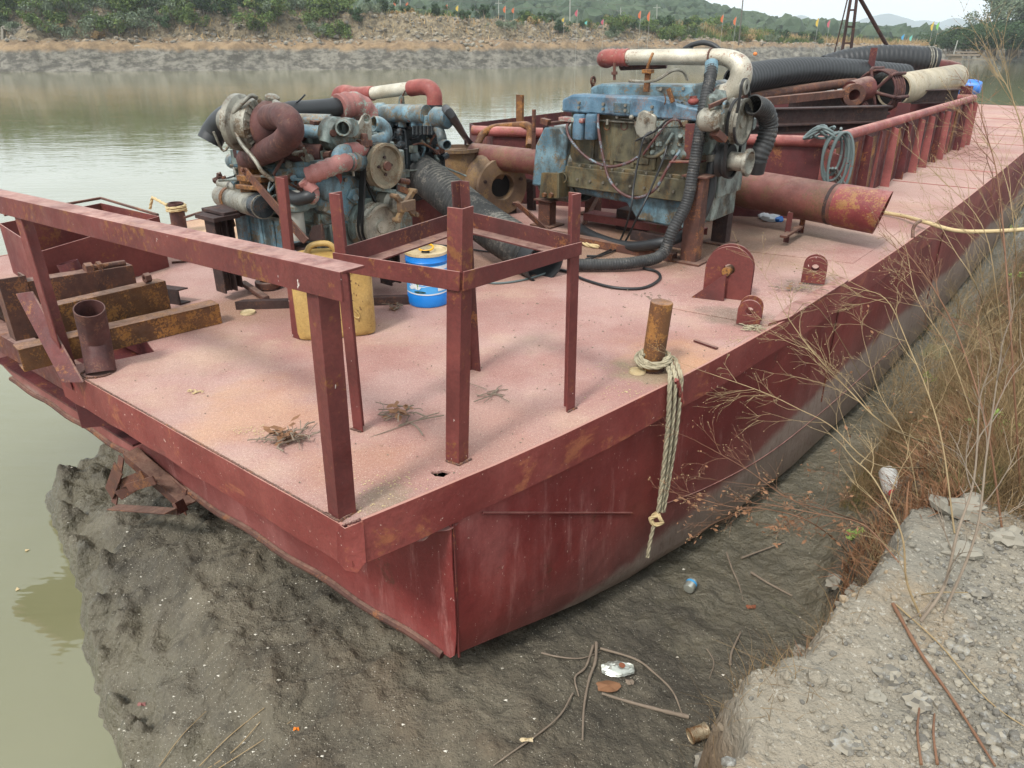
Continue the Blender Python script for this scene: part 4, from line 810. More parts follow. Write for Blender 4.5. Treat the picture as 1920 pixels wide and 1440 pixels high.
tcv = prt(E1, 'timing_cover', 'blue', lambda q: [q.prism([f1(601, 352), f1(606, 343), f1(618, 339), f1(634, 342), f1(644, 331), f1(660, 329), f1(678, 338), f1(690, 352), f1(706, 350), f1(728, 356), f1(748, 372), f1(756, 394), f1(750, 420), f1(742, 448), f1(712, 452), f1(690, 456), f1(668, 440), f1(642, 412), f1(604, 398)], B*.10)], .01)
prt(tcv, 'cover_boss', 'blue', lambda q: [q.prism([f1(652, 372, 1.93), f1(658, 356, 1.93), f1(672, 352, 1.93), f1(683, 362, 1.93), f1(682, 378, 1.93), f1(670, 386, 1.93)], B*.03), q.cyl(f1(667, 371, 1.93), f1(667, 371, 1.87), .022, 12), q.lathe(f1(618, 352, 1.93), X, [(.09, -.03), (.085, .01), (.06, .03), (.001, .035)], 20)], .006)
each(tcv, 'cover_bolt', 'bbolt', [f1(x, y, 1.945) for x, y in ((606, 392), (648, 410), (668, 432), (668, 452), (646, 337), (700, 356), (740, 366), (749, 392), (744, 436), (690, 398), (718, 372))], X, .014, .018)
prt(E1, 'front_plate', 'grey', lambda q: [q.prism([f1(598, 400, 2.0), f1(668, 440, 2.0), f1(675, 470, 2.0), f1(598, 468, 2.0)], B*.06), q.abox(1.6, 2.35, 1.97, 2.02, .36, .6)], .006)
prt(E1, 'red_plug', 'redrub', lambda q: q.lathe(f1(624, 334, 1.97), X, [(.06, -.03), (.06, .02), (.04, .025), (.001, .0)], 18))
fp1 = f1(722, 311, 1.80); pulley(E1, 'fan_pulley', fp1, .145, .085, 'pulley', grooves=3)
each(E1, 'pulley_bolt', 'rustd', [fp1 + UP*.055*math.cos(t) + A*.055*math.sin(t) - X*.005 for t in (0, 1.57, 3.14, 4.71)], X, .01, .012)
prt(E1, 'pulley_hub', 'rust', lambda q: [q.cyl(fp1+X*.01, fp1+X*.03, .03, 16), q.cyl(fp1-X*.08, fp1-X*.25, .06, 14)])
cp1 = f1(716, 425, 1.80); pulley(E1, 'crank_pulley', cp1, .155, .09, 'alu', grooves=2)
prt(E1, 'crank_damper', 'grey', lambda q: q.lathe(cp1-X*.1, X, [(.001, 0), (.17, 0), (.175, -.02), (.17, -.05), (.001, -.06)], 30))
prt(E1, 'drive_belt', 'belt', lambda q: beltloop(q, fp1-X*.05, .133, cp1-X*.05, .142, .05))
al1 = f1(752, 384, 1.74)
prt(E1, 'tensioner_body', 'alu', lambda q: q.lathe(al1, X, [(.001, .02), (.05, .02), (.068, 0), (.072, -.03), (.06, -.06), (.085, -.08), (.085, -.16), (.001, -.17)], 20))
def spider(q):
    c = al1+X*.03
    for dy, dz in ((-.085, .075), (.085, .085), (-.08, -.085), (.09, -.075)): q.bar(c, c+A*dy+UP*dz+X*.01, .035, .03, X); q.cyl(c+A*dy+UP*dz-X*.03, c+A*dy+UP*dz+X*.035, .017, 8)
    q.box(c+X*.02, (.13, .05, .07), (A, X, UP))
prt(E1, 'tensioner_bracket', 'pump', spider, .004)
prt(E1, 'tensioner_arm', 'grey', lambda q: [q.bar(f1(700, 352, 1.86), f1(742, 360, 1.8), .03, .035, X), q.bar(f1(700, 392, 1.9), f1(742, 402, 1.86), .05, .05, X), q.ball(f1(722, 395, 1.9), (.12, .07, .1), 8, rough=.3, seed=3)], .006)
prt(E1, 'drive_belt', 'belt', lambda q: beltloop(q, fp1-X*.08, .135, al1-X*.1, .08, .018))
prt(E1, 'pipe_stub', 'rust', lambda q: [q.cyl(f1(748, 338, 1.9), f1(766, 341, 1.9), .02, 10), q.bar(f1(740, 350, 1.88), f1(772, 362, 1.84), .04, .03, X)])
# water pump, thermostat and pipes
prt(E1, 'thermostat_housing', 'grey', lambda q: [q.lathe(f1(638, 252, 1.92)-X*.12, X, [(.085, 0), (.105, .03), (.105, .10), (.08, .13), (.001, .13)], 20), q.tube(cr([f1(640, 240, 1.92), f1(650, 238, 1.86), f1(658, 240, 1.8)], 4), .058, 16), q.cyl(f1(616, 245, 1.95), f1(610, 268, 1.95), .04, 10)], .003)
prt(E1, 'open_port', 'grey', lambda q: q.tube([f1(652, 238, 1.86), f1(643, 240, 1.74)], .047, 18, True, .01))
prt(E1, 'lifting_plate', 'alu', lambda q: lugplate_xy(q), .002) if 0 else None
def liftp(q):
    o = [f1(663, 258, 1.88), f1(673, 232, 1.88), f1(680, 218, 1.88), f1(686, 213, 1.88), f1(693, 215, 1.88), f1(697, 224, 1.88), f1(697, 262, 1.88)]
    c = f1(688, 224, 1.88); hh = [c + A*math.cos(k*.5236)*.026 + UP*math.sin(k*.5236)*.026 for k in range(13)]
    # keyhole
    out = o + [f1(680, 261, 1.88)] + [hh[(9+k) % 12] for k in range(13)] + [f1(680, 261, 1.88)-A*.0005]
    q.prism(out, B*.014)
prt(E1, 'lifting_plate', 'alu', liftp, .001)
prt(E1, 'stud_block', 'rust', lambda q: [q.cyl(f1(683, 276, 1.86), f1(683, 250, 1.86), .035, 10, .02), q.bar(f1(672, 268, 1.86), f1(694, 268, 1.86), .05, .04)], .004)
hz(E1, 'water_pipe', 'blue', [f1(700, 232, 1.96), f1(712, 234, 1.95), f1(721, 244, 1.94), f1(720, 258, 1.93), f1(706, 266, 1.92), f1(690, 270, 1.92)], .05)
hz(E1, 'coolant_hose', 'pinkrub', [f1(650, 285, 1.86), f1(666, 283, 1.87), f1(684, 281, 1.9), f1(700, 284, 1.93)], .055)
prt(E1, 'steel_elbow', 'blue', lambda q: q.tube(cr([f1(652, 284, 1.86), f1(641, 285, 1.84), f1(635, 294, 1.83), f1(633, 306, 1.83), f1(633, 318, 1.83)], 6), .046, 16))
prt(E1, 'sleeve', 'pinkrub', lambda q: q.tube(cr([S(578, 331, 1.42), S(596, 323, 1.46), S(618, 314, 1.52), S(640, 306, 1.6), S(655, 303, 1.68)], 6), lambda t: .055+.003*math.sin(t*40), 16), 0, 60)
prt(E1, 'sleeve', 'blue', lambda q: q.tube(cr([S(648, 304, 1.64), S(664, 302, 1.75), S(680, 304, 1.85)], 5), lambda t: .057+.004*math.sin(t*26), 16), 0, 60)
prt(E1, 'hose_clamp', 'bbolt', lambda q: [q.tube([S(657, 302, 1.7), S(661, 302, 1.73)], .064, 18), q.cyl(f1(663, 330, 1.84), f1(660, 305, 1.84), .009, 6)])
# head with rocker covers
prt(E1, 'cylinder_head', 'grey', lambda q: [q.abox(1.66, 2.2, 2.02, 2.85, 1.055, 1.13)] + [q.cyl(W(1.66, b, 1.1), W(1.62, b, 1.1), .03, 10) for b in (2.15, 2.35, 2.55, 2.75)], .006)
prt(E1, 'water_rail', 'blue', lambda q: [q.tube([S(548, 226, 1.62), S(622, 228, 1.75)], .045, 16), q.tube([S(552, 244, 1.55), S(618, 250, 1.7)], .042, 16)])
prt(E1, 'rocker_cover', 'grey', lambda q: [q.abox(1.78, 2.12, b, b+.19, 1.13, 1.2) for b in (2.03, 2.25, 2.47, 2.69)] , .03)
prt(E1, 'filler_cap', 'alu', lambda q: [q.lathe(Y(628, 222, 5.6), UP, [(.05, -.05), (.05, 0), (.062, .002), (.062, .022), (.04, .03), (.001, .03)], 18), q.lathe(Y(578, 232, 5.7), UP, [(.03, -.05), (.03, 0), (.04, .002), (.04, .02), (.001, .02)], 12)])
prt(E1, 'pipe_clip', 'rust', lambda q: [q.bar(S(592, 226, 1.66), S(592, 238, 1.66), .04, .06, A), q.bar(S(610, 238, 1.66), S(610, 243, 1.66), .05, .05, A)])
prt(E1, 'exhaust_manifold', 'darkred', lambda q: [q.tube(cr([S(470, 268, 1.6), S(520, 282, 1.56), S(570, 288, 1.6), S(606, 290, 1.66)], 5), .065, 16), q.abox(1.55, 1.7, 2.1, 2.9, .95, 1.06), q.prism([S(546, 240, 1.5), S(550, 240, 1.5), S(552, 262, 1.5), S(546, 268, 1.5)], A*.1)], .006)
# turbocharger
tc = S(468, 232, 1.42)
tax = (B*.75 - A*.25 + UP*.05).normalized()
prt(E1, 'compressor_housing', 'alu', lambda q: [q.lathe(tc, tax, [(.05, -.10), (.12, -.09), (.155, -.07), (.16, -.03), (.15, 0), (.15, .03), (.175, .05), (.175, .09), (.14, .12), (.09, .13), (.075, .2), (.001, .2)], 30)] + [q.bar(tc + tax*-.10 + (tax.orthogonal().normalized()*math.cos(t)+tax.cross(tax.orthogonal().normalized())*math.sin(t))*.115, tc + tax*-.08 + (tax.orthogonal().normalized()*math.cos(t)+tax.cross(tax.orthogonal().normalized())*math.sin(t))*.155, .012, .012) for t in np.arange(0, 6.28, .35)])
prt(E1, 'turbine_housing', 'darkred', lambda q: [q.lathe(tc-tax*.08, -tax, [(.07, 0), (.13, .02), (.155, .06), (.155, .11), (.12, .16), (.085, .18), (.085, .2), (.11, .2), (.11, .225), (.001, .225)], 28), q.ball(tc-tax*.14-UP*.05+A*.02, (.15, .12, .12), 12, rough=.15)], .004)
each(E1, 'housing_bolt', 'rustd', [tc-tax*.28+(UP*math.cos(t)+tax.cross(UP)*math.sin(t))*.095 for t in np.arange(0, 6.2, 1.05)], -tax, .013, .03)
hz(E1, 'exhaust_elbow', 'darkred', [S(505, 220, 1.38), S(527, 217, 1.3), S(542, 228, 1.27), S(545, 248, 1.27), S(530, 268, 1.3), S(505, 282, 1.38), S(476, 294, 1.46), S(464, 300, 1.5)], .075, n=20)
hz(E1, 'air_inlet_elbow', 'rubber', [tc+tax*.12, S(444, 214, 1.5), S(420, 226, 1.52), S(403, 246, 1.5), S(393, 266, 1.46)], .085, n=22)
hz(E1, 'oil_line', 'alu', [S(482, 184, 1.42), S(470, 180, 1.38), S(452, 196, 1.32), S(438, 215, 1.3), S(440, 238, 1.3), S(452, 268, 1.28), S(478, 300, 1.28), S(492, 322, 1.3), S(512, 338, 1.36)], .013, n=8)
prt(E1, 'actuator', 'alu', lambda q: [q.lathe(S(510, 196, 1.5), (UP+X*.3), [(.001, -.0), (.035, 0), (.045, .02), (.045, .05), (.03, .06), (.001, .06)], 16), q.tube([S(516, 192, 1.46), S(535, 204, 1.4), S(552, 214, 1.4)], .02, 8)])
hz(E1, 'charge_pipe', 'rubber', [S(530, 214, 1.62), S(548, 208, 1.7), S(580, 206, 1.85), S(612, 203, 2.0), S(642, 199, 2.15)], .062, n=18)
prt(E1, 'charge_cuff', 'pinkrub', lambda q: q.tube(cr([S(634, 201, 2.1), S(650, 197, 2.18), S(666, 196, 2.25), S(682, 206, 2.32), S(690, 222, 2.36)], 6), lambda t: .085+.004*math.sin(t*30), 20), 0, 60)
prt(E1, 'cable_tie', 'wire', lambda q: q.tube(cr([S(556, 192, 1.72), S(562, 188, 1.72), S(572, 178, 1.72)], 4), .006, 5))
prt(E1, 'turbo_pedestal', 'rusto', lambda q: [q.bar(S(466, 296, 1.48), S(474, 372, 1.48), .13, .10, A), q.bar(S(455, 332, 1.45), S(500, 336, 1.45), .1, .04), q.bar(S(455, 348, 1.45), S(500, 352, 1.45), .12, .03)], .006)
prt(E1, 'heat_pipe', 'blue', lambda q: q.tube([S(436, 302, 1.7), S(470, 306, 1.6)], .055, 16))
# starter motor
s0, s1 = S(412, 366, 1.62), S(494, 388, 1.38)
sm = prt(E1, 'starter_motor', 'alu', lambda q: [q.tube([s0, s0.lerp(s1, .08), s0.lerp(s1, .72), s0.lerp(s1, .74), s1], lambda t: .08 if t > .05 else .06, 20), q.tube([s0+UP*.09+X*.04, s0.lerp(s1, .5)+UP*.095], .036, 14)])
prt(sm, 'end_cap', 'oily', lambda q: q.lathe(s1-(s1-s0).normalized()*.1, (s1-s0), [(.083, 0), (.083, .08), (.07, .11), (.03, .112), (.03, .12), (.001, .12)], 20))
prt(sm, 'mounting_strap', 'rusto', lambda q: [q.tube([s0.lerp(s1, .27), s0.lerp(s1, .33)], .086, 18), q.bar(s0.lerp(s1, .3)-UP*.06-A*.04, s0.lerp(s1, .3)-UP*.2-A*.02, .03, .02, A)])
prt(sm, 'terminal', 'rust', lambda q: [q.ball(s0+UP*(.11+.02*(i % 3))+X*(.03*i-.02)+A*(.01*(i % 2)), .022, 6, rough=.6, seed=i) for i in range(5)])
hz(E1, 'wiring', 'wire', [S(440, 330, 1.5), S(424, 336, 1.55), S(415, 352, 1.6), S(420, 362, 1.6)], .007, n=6)
# oil filter, straps and braces
prt(E1, 'oil_filter', 'filter', lambda q: [q.lathe(S(557, 450, 1.42), UP, [(.001, 0), (.055, .005), (.062, .02), (.062, .30), (.055, .31), (.001, .31)], 22)])
prt(E1, 'filter_head', 'grey', lambda q: [q.lathe(S(557, 392, 1.42), UP, [(.07, -.01), (.078, .0), (.078, .03), (.05, .05), (.001, .05)], 20), q.abox(1.42, 1.58, 2.0, 2.12, .72, .8)], .006)
hz(E1, 'oil_hose', 'rubber', [S(540, 366, 1.42), S(556, 373, 1.38), S(575, 370, 1.38), S(588, 364, 1.42)], .04, n=12)
prt(E1, 'filter_elbow', 'pinkrub', lambda q: [q.cyl(S(574, 343, 1.4), S(590, 360, 1.42), .038, 12), q.cyl(S(574, 343, 1.4), S(570, 338, 1.39), .045, 6), q.ball(S(586, 366, 1.42), .05, 8, rough=.3)])
prt(E1, 'support_bar', 'rust', lambda q: q.angle(S(514, 331, 1.36), S(530, 468, 1.36), X, A, .085, .008), .001)
prt(E1, 'support_strap', 'rust', lambda q: [q.prism([S(452, 318, 1.33), S(462, 314, 1.33), S(580, 448, 1.33), S(572, 456, 1.33), S(566, 452, 1.33)], A*-.012), q.bolts([S(542, 402, 1.31), S(456, 318, 1.31)], -A, .014, .015)], .001)
prt(E1, 'mount_foot', 'rustd', lambda q: [q.prism([S(575, 452, 1.45), S(585, 424, 1.45), S(602, 420, 1.45), S(606, 452, 1.45)], A*.02)], .004)
prt(E1, 'mount_pad', 'rustd', lambda q: q.abox(1.42, 1.56, 2.02, 2.2, .44, .47), .004); prt(E1, 'mount_pad', 'rustd', lambda q: q.abox(1.3, 1.6, 2.72, 3.0, .60, .63), .004)
for s_, m_2 in enumerate(('grey', 'blue', 'grey', 'alu', 'rust')):
    rr = random.Random(s_)
    for k in range(13):
        def junk(q):
            p = W(rr.uniform(1.5, 1.56), rr.uniform(2.02, 2.85), rr.uniform(.66, 1.12)); d = V((rr.uniform(-1, 1), rr.uniform(-1, 1), rr.uniform(-1, 1))).normalized()
            if k > 8:
                p = p - A*.03; q.tube(cr([p, p+V((rr.uniform(-.1, .1), rr.uniform(-.1, .05), rr.uniform(-.1, .1))), p+V((rr.uniform(-.2, .2), rr.uniform(-.1, .05), rr.uniform(-.15, .15)))], 5), .009, 6)
            else: rr.choice([lambda: q.cyl(p, p+d*.05-A*.05, rr.uniform(.012, .026), 8), lambda: q.ball(p, rr.uniform(.018, .035), 6, rough=.5, seed=k), lambda: q.box(p, (.05, .04, .05), (A, B, UP))])()
        prt(E1, 'small_pipe' if k > 8 else 'fitting', m_2, junk, .001)
rr = random.Random(11)
for k in range(14):
    p = W(rr.uniform(1.62, 2.3), 1.96, rr.uniform(1.0, 1.16)); prt(E1, 'stud', 'rust', lambda q: q.cyl(p, p+X*rr.uniform(.02, .06)+UP*rr.uniform(-.02, .04), rr.uniform(.012, .03), 8))

# ---- third, black and oily engine behind
E3 = thing('marine_engine', 'black oily engine with light blue manifold, behind the others under a red and silver pipe', 'engine', W(3.4, 3.4, .3))
g3 = lambda px, py, a=3.25: SA(px, py, a)
prt(E3, 'engine_block', 'oily', lambda q: [q.abox(3.3, 3.8, 2.98, 3.75, .5, 1.0), q.abox(3.36, 3.75, 3.05, 3.65, .34, .5)] + [q.abox(3.26, 3.3, b, b+.09, .55, .98) for b in (3.0, 3.15, 3.3, 3.45)], .012)
prt(E3, 'intake_manifold', 'blue', lambda q: [q.tube([g3(697, 214), g3(745, 212), g3(800, 214)], .075, 16), q.ball(g3(712, 206), (.09, .08, .06), 8, rough=.3), q.abox(3.3, 3.5, 2.85, 3.55, 1.02, 1.1)] + [q.cyl(g3(px, 216), g3(px, 238), .035, 10) for px in (706, 730, 754, 778, 800)], .004)
prt(E3, 'cylinder_head', 'oily', lambda q: [q.abox(3.4, 3.8, 2.95, 3.65, 1.0, 1.1)], .01)
rr = random.Random(1)
for k in range(84):
    m_2 = rr.choice(['oily']*5+['grey', 'blue', 'rust']); p = W(rr.uniform(3.16, 3.27), rr.uniform(2.9, 3.6), rr.uniform(.5, 1.08)) if k % 3 else W(rr.uniform(3.3, 3.8), 2.95, rr.uniform(.5, 1.05)); d = V((rr.uniform(-1, 1), rr.uniform(-1, 1), rr.uniform(-1, 1))).normalized()
    if k > 58: prt(E3, 'small_pipe', m_2, lambda q: q.tube(cr([p, p+V((rr.uniform(-.15, .15), rr.uniform(-.1, .05), rr.uniform(-.1, .1))), p+V((rr.uniform(-.3, .3), rr.uniform(-.1, .05), rr.uniform(-.2, .2)))], 5), .009, 6))
    else: prt(E3, 'fitting', m_2, lambda q: rr.choice([lambda: q.cyl(p, p+d*.07, rr.uniform(.012, .03), 8), lambda: q.ball(p, rr.uniform(.02, .05), 6, rough=.5, seed=k), lambda: q.box(p, (.06, .05, .06), (A, B, UP))])())
for i in range(6):
    v = prt(E3, 'delivery_valve', 'oily', lambda q: q.cyl(g3(776+i*7, 252, 3.15), g3(776+i*7, 236, 3.15), .016, 7))
prt(E3, 'starter_motor', 'blue', lambda q: q.lathe(g3(838, 222, 3.2), B, [(.001, -.02), (.07, -.02), (.085, .0), (.085, .12), (.06, .16), (.001, .16)], 20))
prt(E3, 'lifting_eye', 'grey', lambda q: q.prism([g3(746, 196, 3.3), g3(748, 182, 3.3), g3(752, 178, 3.3), g3(756, 182, 3.3), g3(757, 196, 3.3)], A*.012))
hz(E3, 'coolant_pipe', 'blue', [g3(812, 238, 3.2), g3(822, 242, 3.18), g3(828, 256, 3.15), g3(830, 268, 3.15), g3(838, 272, 3.12)], .04)
hz(E3, 'red_pipe', 'redrub', [g3(632, 188, 3.5), g3(636, 176, 3.48), g3(648, 172, 3.45), g3(668, 176, 3.4), g3(700, 175, 3.4)], .062, n=18)
hz(E3, 'silver_pipe', 'silver', [g3(698, 175, 3.4), g3(735, 170, 3.4), g3(775, 165, 3.4)], .055, n=18)
hz(E3, 'red_elbow', 'redrub', [g3(770, 166, 3.4), g3(790, 163, 3.4), g3(806, 166, 3.4), g3(814, 178, 3.4), g3(815, 196, 3.4)], .066, n=18)
prt(E3, 'pipe_collar', 'oily', lambda q: q.tube([g3(815, 190, 3.4), g3(815, 205, 3.4)], .064, 16))
prt(E3, 'dipstick', 'rust', lambda q: q.tube(cr([g3(760, 170, 3.3), g3(752, 188, 3.3), g3(756, 215, 3.2), g3(768, 228, 3.2)], 4), .007, 5))
prt(E3, 'mounting_frame', 'red2', lambda q: [q.abox(3.2, 3.9, 3.05, 3.12, 0, .34), q.abox(3.2, 3.9, 3.55, 3.65, 0, .34)], .004)
hz(E3, 'discharge_hose', 'rubber', [g3(836, 204, 3.1), g3(850, 222, 3.1), U(876, 262, .62), U(898, 285, .5), U(906, 300, .42)], .035, n=12)
# ------------------------------------------------------------------ loose things on deck
def one(name, m, mk, label, cat, loc, group=None, bev=0, ang=38):
    q = MB(); mk(q); o = q.build(name, M[m] if isinstance(m, str) else m, None, loc=loc, bev=bev, ang=ang); return tag(o, label, cat, group)
# beams on the bow
G = 'rusty steel beams lying on the bow'
p, q_ = U(78, 690, .002), U(417, 606, .002); p = p + (p-q_)*.08
one('steel_beam', 'rusto', lambda q: [q.channel(p, q_, UP*1, V((q_-p).normalized().cross(UP))*-1, .135, .12, .01), q.bar(p+UP*.128-V((q_-p).normalized().cross(UP))*.06, q_+UP*.128-V((q_-p).normalized().cross(UP))*.06, .12, .008)], 'orange rusted box beam lying nearest the camera, beside the short upright pipe stub', 'beam', p, G, .002)
p2_, q2_ = U(105, 640, .03), U(322, 583, .01); d2 = (q2_-p2_).normalized(); n2 = d2.cross(UP)*-1
one('steel_beam', 'rusto', lambda q: q.channel(p2_, q2_, UP, n2, .215, .10, .012), 'tall orange rusted channel beam in the middle of the row, with a nut on its top flange', 'beam', p2_, G, .002)
p3_, q3_ = U(70, 592, .03), U(262, 556, .0); d3 = (q3_-p3_).normalized(); n3 = d3.cross(UP)*-1
b3 = one('steel_beam', 'rust', lambda q: [q.channel(p3_, q3_, UP, n3, .235, .11, .012)], 'dark brown channel beam at the back of the row, carrying the big bolt', 'beam', p3_, G, .002)
e3 = U(30, 640, -.1); one('beam_offcut', 'rust', lambda q: [q.channel(e3, e3+UP*.42, d3, n3, .16, .12, .012), q.bar(e3+d3*.16+n3*.06+UP*.01, e3+d3*.5+n3*.06+UP*.01, .12, .012)], 'square brown steel offcut standing on end at the far left of the bow opening', 'steel piece', e3, None, .002)
p4_, q4_ = U(300, 574, .002), U(338, 572, .002)
one('beam_offcut', 'rustd', lambda q: q.channel(p4_-X*.2, q4_, UP, A, .11, .08, .01), 'short dark channel offcut lying behind the tall orange beam', 'steel piece', q4_, None, .002)
bc = U(190, 497, .0); zt = .255
b1 = p3_.lerp(q3_, .62)+UP*.25+n3*.04
one('bolt', 'rust', lambda q: [q.cyl(b1, b1+d3*.22+UP*.0, .022, 12), q.cyl(b1-d3*.05, b1, .042, 6), q.cyl(b1+d3*.03, b1+d3*.06, .04, 6)], 'thick brown bolt with nut lying on top of the back beam', 'bolt', b1, None, .001)
b2 = p2_.lerp(q2_, .86)+UP*.225+n2*.03
one('nut', 'rust', lambda q: q.lathe(b2+UP*.028, A, [(.018, -.02), (.034, -.02), (.034, .02), (.018, .02), (.018, -.02)], 6), 'rusty hexagon nut standing on the tall orange beam', 'nut', b2, None, .001)
# angle brace leaning: part of barge already. Storage box
def bxq(q):
    c = [U(104, 566), U(318, 501), W(1.46, 4.95), U(25, 512)]; h = [.37, .42, .40, .40]; t = .008
    for i in range(4):
        a, b = c[i], c[(i+1) % 4]; n = (b-a).normalized().cross(UP); q.prism([a+UP*.002, b+UP*.002, b+UP*h[(i+1) % 4], a+UP*h[i]], -n*t)
bxc = W(1.05, 4.4)
bt_ = thing('storage_box', 'open-topped maroon steel box standing on deck behind the bow beams', 'box', bxc)
prt(bt_, 'box_wall', 'red', bxq, .002); prt(bt_, 'box_floor', 'rustd', lambda q: q.abox(.7, 1.42, 4.05, 4.9, .003, .012))
prt(bt_, 'rim', 'rust', lambda q: q.tube([W(1.46, 3.97, .425), W(1.47, 4.95, .44), W(.7, 4.96, .42)], .012, 8))
# jerrycan
jc = U(632, 642); jd = (X*.86 - A*.28).normalized(); jn = V((jd.y, -jd.x, 0))
jdv = (U(700, 630)-U(590, 640)).normalized(); jn = V((jdv.y, -jdv.x, 0)); jcen = U(634, 634) - jn*.15
jer = thing('jerrycan', 'large oil-stained yellow plastic jerrycan standing behind the bow rail', 'jerrycan', jcen)
def jq(q):
    w_, d_ = .245, .16; prof = [(0, .9), (.01, .98), (.04, 1.), (.40, 1.), (.46, .96), (.50, .86), (.515, .6)]
    vs = []; 
    for z, s in prof:
        for k in range(24):
            t = 2*math.pi*k/24; cx, cy = math.cos(t), math.sin(t); e = .32
            vs.append(jcen + jdv*(math.copysign(abs(cx)**e, cx)*w_*s) + jn*(math.copysign(abs(cy)**e, cy)*d_*s) + UP*(z+.0))
    n = len(prof); q.add(vs, [(i*24+k, i*24+(k+1) % 24, (i+1)*24+(k+1) % 24, (i+1)*24+k) for i in range(n-1) for k in range(24)] + [tuple(range(23, -1, -1)), tuple(range((n-1)*24, n*24))])
prt(jer, 'can_body', 'yellow', jq, 0, 50)
prt(jer, 'raised_rib', 'yellow', lambda q: [q.tube(cr([jcen+jn*.159+jdv*a+UP*b for a, b in l], 4), .008, 6) for l in ([(.02, .38), (.1, .46), (.125, .44), (.04, .34), (.02, .38)], [(.03, .24), (.12, .13), (.14, .15), (.05, .26), (.03, .24)])], 0, 60)
prt(jer, 'can_handle', 'yellow', lambda q: q.tube(cr([jcen+jdv*-.14+UP*.50, jcen+jdv*-.10+UP*.56, jcen+jdv*.0+UP*.565, jcen+jdv*.05+UP*.51], 5), .018, 10), 0, 60)
def spots(q):
    rr = random.Random(4)
    for k in range(60):
        a, b = rr.gauss(.09, .055), rr.gauss(.27, .1)
        if not (-.16 < a < .17 and .05 < b < .44): continue
        c = jcen+jn*.1605+jdv*a+UP*b; l = rr.uniform(.004, .012); q.prism([c-jdv*.002, c+jdv*.003, c+jdv*.004-UP*l, c-jdv*.001-UP*l], jn*.0008)
tag(prt(jer, 'oil_spot', 'rust', spots), kind='stuff')
# blue paint bucket
bk = U(804, 566); bk.z = .0
br = .148; bh_ = .375
bu = thing('paint_bucket', 'bright blue paint bucket with yellow handle and a printed water lily label', 'bucket', bk)
prt(bu, 'bucket_body', 'bblue', lambda q: q.lathe(bk, UP, [(.001, .004), (br-.006, .004), (br-.003, .012), (br, .03), (br, .1), (br-.003, .105), (br, .11), (br, bh_-.06), (br+.004, bh_-.055), (br, bh_-.05), (br, bh_)], 40), 0, 50)
prt(bu, 'lid', 'lid', lambda q: q.lathe(bk+UP*bh_, UP, [(.001, -.004), (br-.012, -.004), (br-.008, .006), (br+.004, .006), (br+.005, -.012)], 40), 0, 40)
prt(bu, 'bucket_handle', 'handle', lambda q: q.tube([bk+UP*(bh_+.012)+V((.05*math.cos(t)+.0, .05*math.sin(t)-.01, .012+.012*math.sin(t))) for t in np.arange(-2.6, 3.4, .3)], .007, 8), 0, 60)
prt(bu, 'handle_grip', 'black', lambda q: q.cyl(bk+V((-.025, -.062, bh_+.008)), bk+V((.03, -.062, bh_+.008)), .008, 8))
def cylpatch(q, pts, r):      # pts: (angle offset from camera-facing in metres, z)
    th0 = math.atan2(-bk.y, -bk.x); vs = []
    for s, z in pts: t = th0 + s/r; vs.append(V((bk.x+math.cos(t)*r, bk.y+math.sin(t)*r, z)))
    n = len(vs); q.add(vs, [tuple(range(n))])
def strip(q, s0, s1, z0, z1, r, n=14, wob=0):
    th0 = math.atan2(-bk.y, -bk.x); vs = []
    for i in range(n+1):
        s = s0+(s1-s0)*i/n; t = th0+s/r
        for z in (z0(s) if callable(z0) else z0, z1(s) if callable(z1) else z1): vs.append(V((bk.x+math.cos(t)*r, bk.y+math.sin(t)*r, z)))
    q.add(vs, [(2*i, 2*i+2, 2*i+3, 2*i+1) for i in range(n)])
prt(bu, 'label_print', 'skyb', lambda q: strip(q, -.2, .2, .10, .30, br+.0015, 20))
prt(bu, 'label_band', 'white', lambda q: [strip(q, -.2, .2, lambda s: .094+.03*abs(s), lambda s: .103+.03*abs(s), br+.003, 20), strip(q, .07, .14, .12, .24, br+.0035, 6), strip(q, -.18, .18, .268, .295, br+.003, 18)])
prt(bu, 'label_wave', 'white', lambda q: [strip(q, -.13, .06, lambda s, z=z: z+.004*math.sin(s*60+z*90), lambda s, z=z: z+.004+.004*math.sin(s*60+z*90), br+.0025, 16) for z in (.235, .225, .19, .165, .155)])
prt(bu, 'lily_bud', 'green', lambda q: [cylpatch(q, [(-.075+.022*math.sin(t)*(1.15-.5*math.cos(t)), .205+.035*math.cos(t)) for t in np.arange(0, 6.28, .5)], br+.005), strip(q, -.079, -.072, .14, .17, br+.005, 2)])
prt(bu, 'lily_flower', 'white', lambda q: [cylpatch(q, [(-.1+.012*math.sin(a)+ .045*u*math.sin(a)+w_*.011*math.cos(a), .135+.05*u*math.cos(a)-w_*.011*math.sin(a)) for u, w_ in ((0, 0), (.5, 1), (1, 0), (.5, -1))], br+.0045+.0002*i) for i, a in enumerate((-1.3, -.8, -.3, .2, .7, 1.2))])
prt(bu, 'lily_leaf', 'dgreen', lambda q: cylpatch(q, [(-.06+.045*math.sin(t), .117+.008*math.cos(t)) for t in np.arange(0, 6.28, .5)], br+.0052))
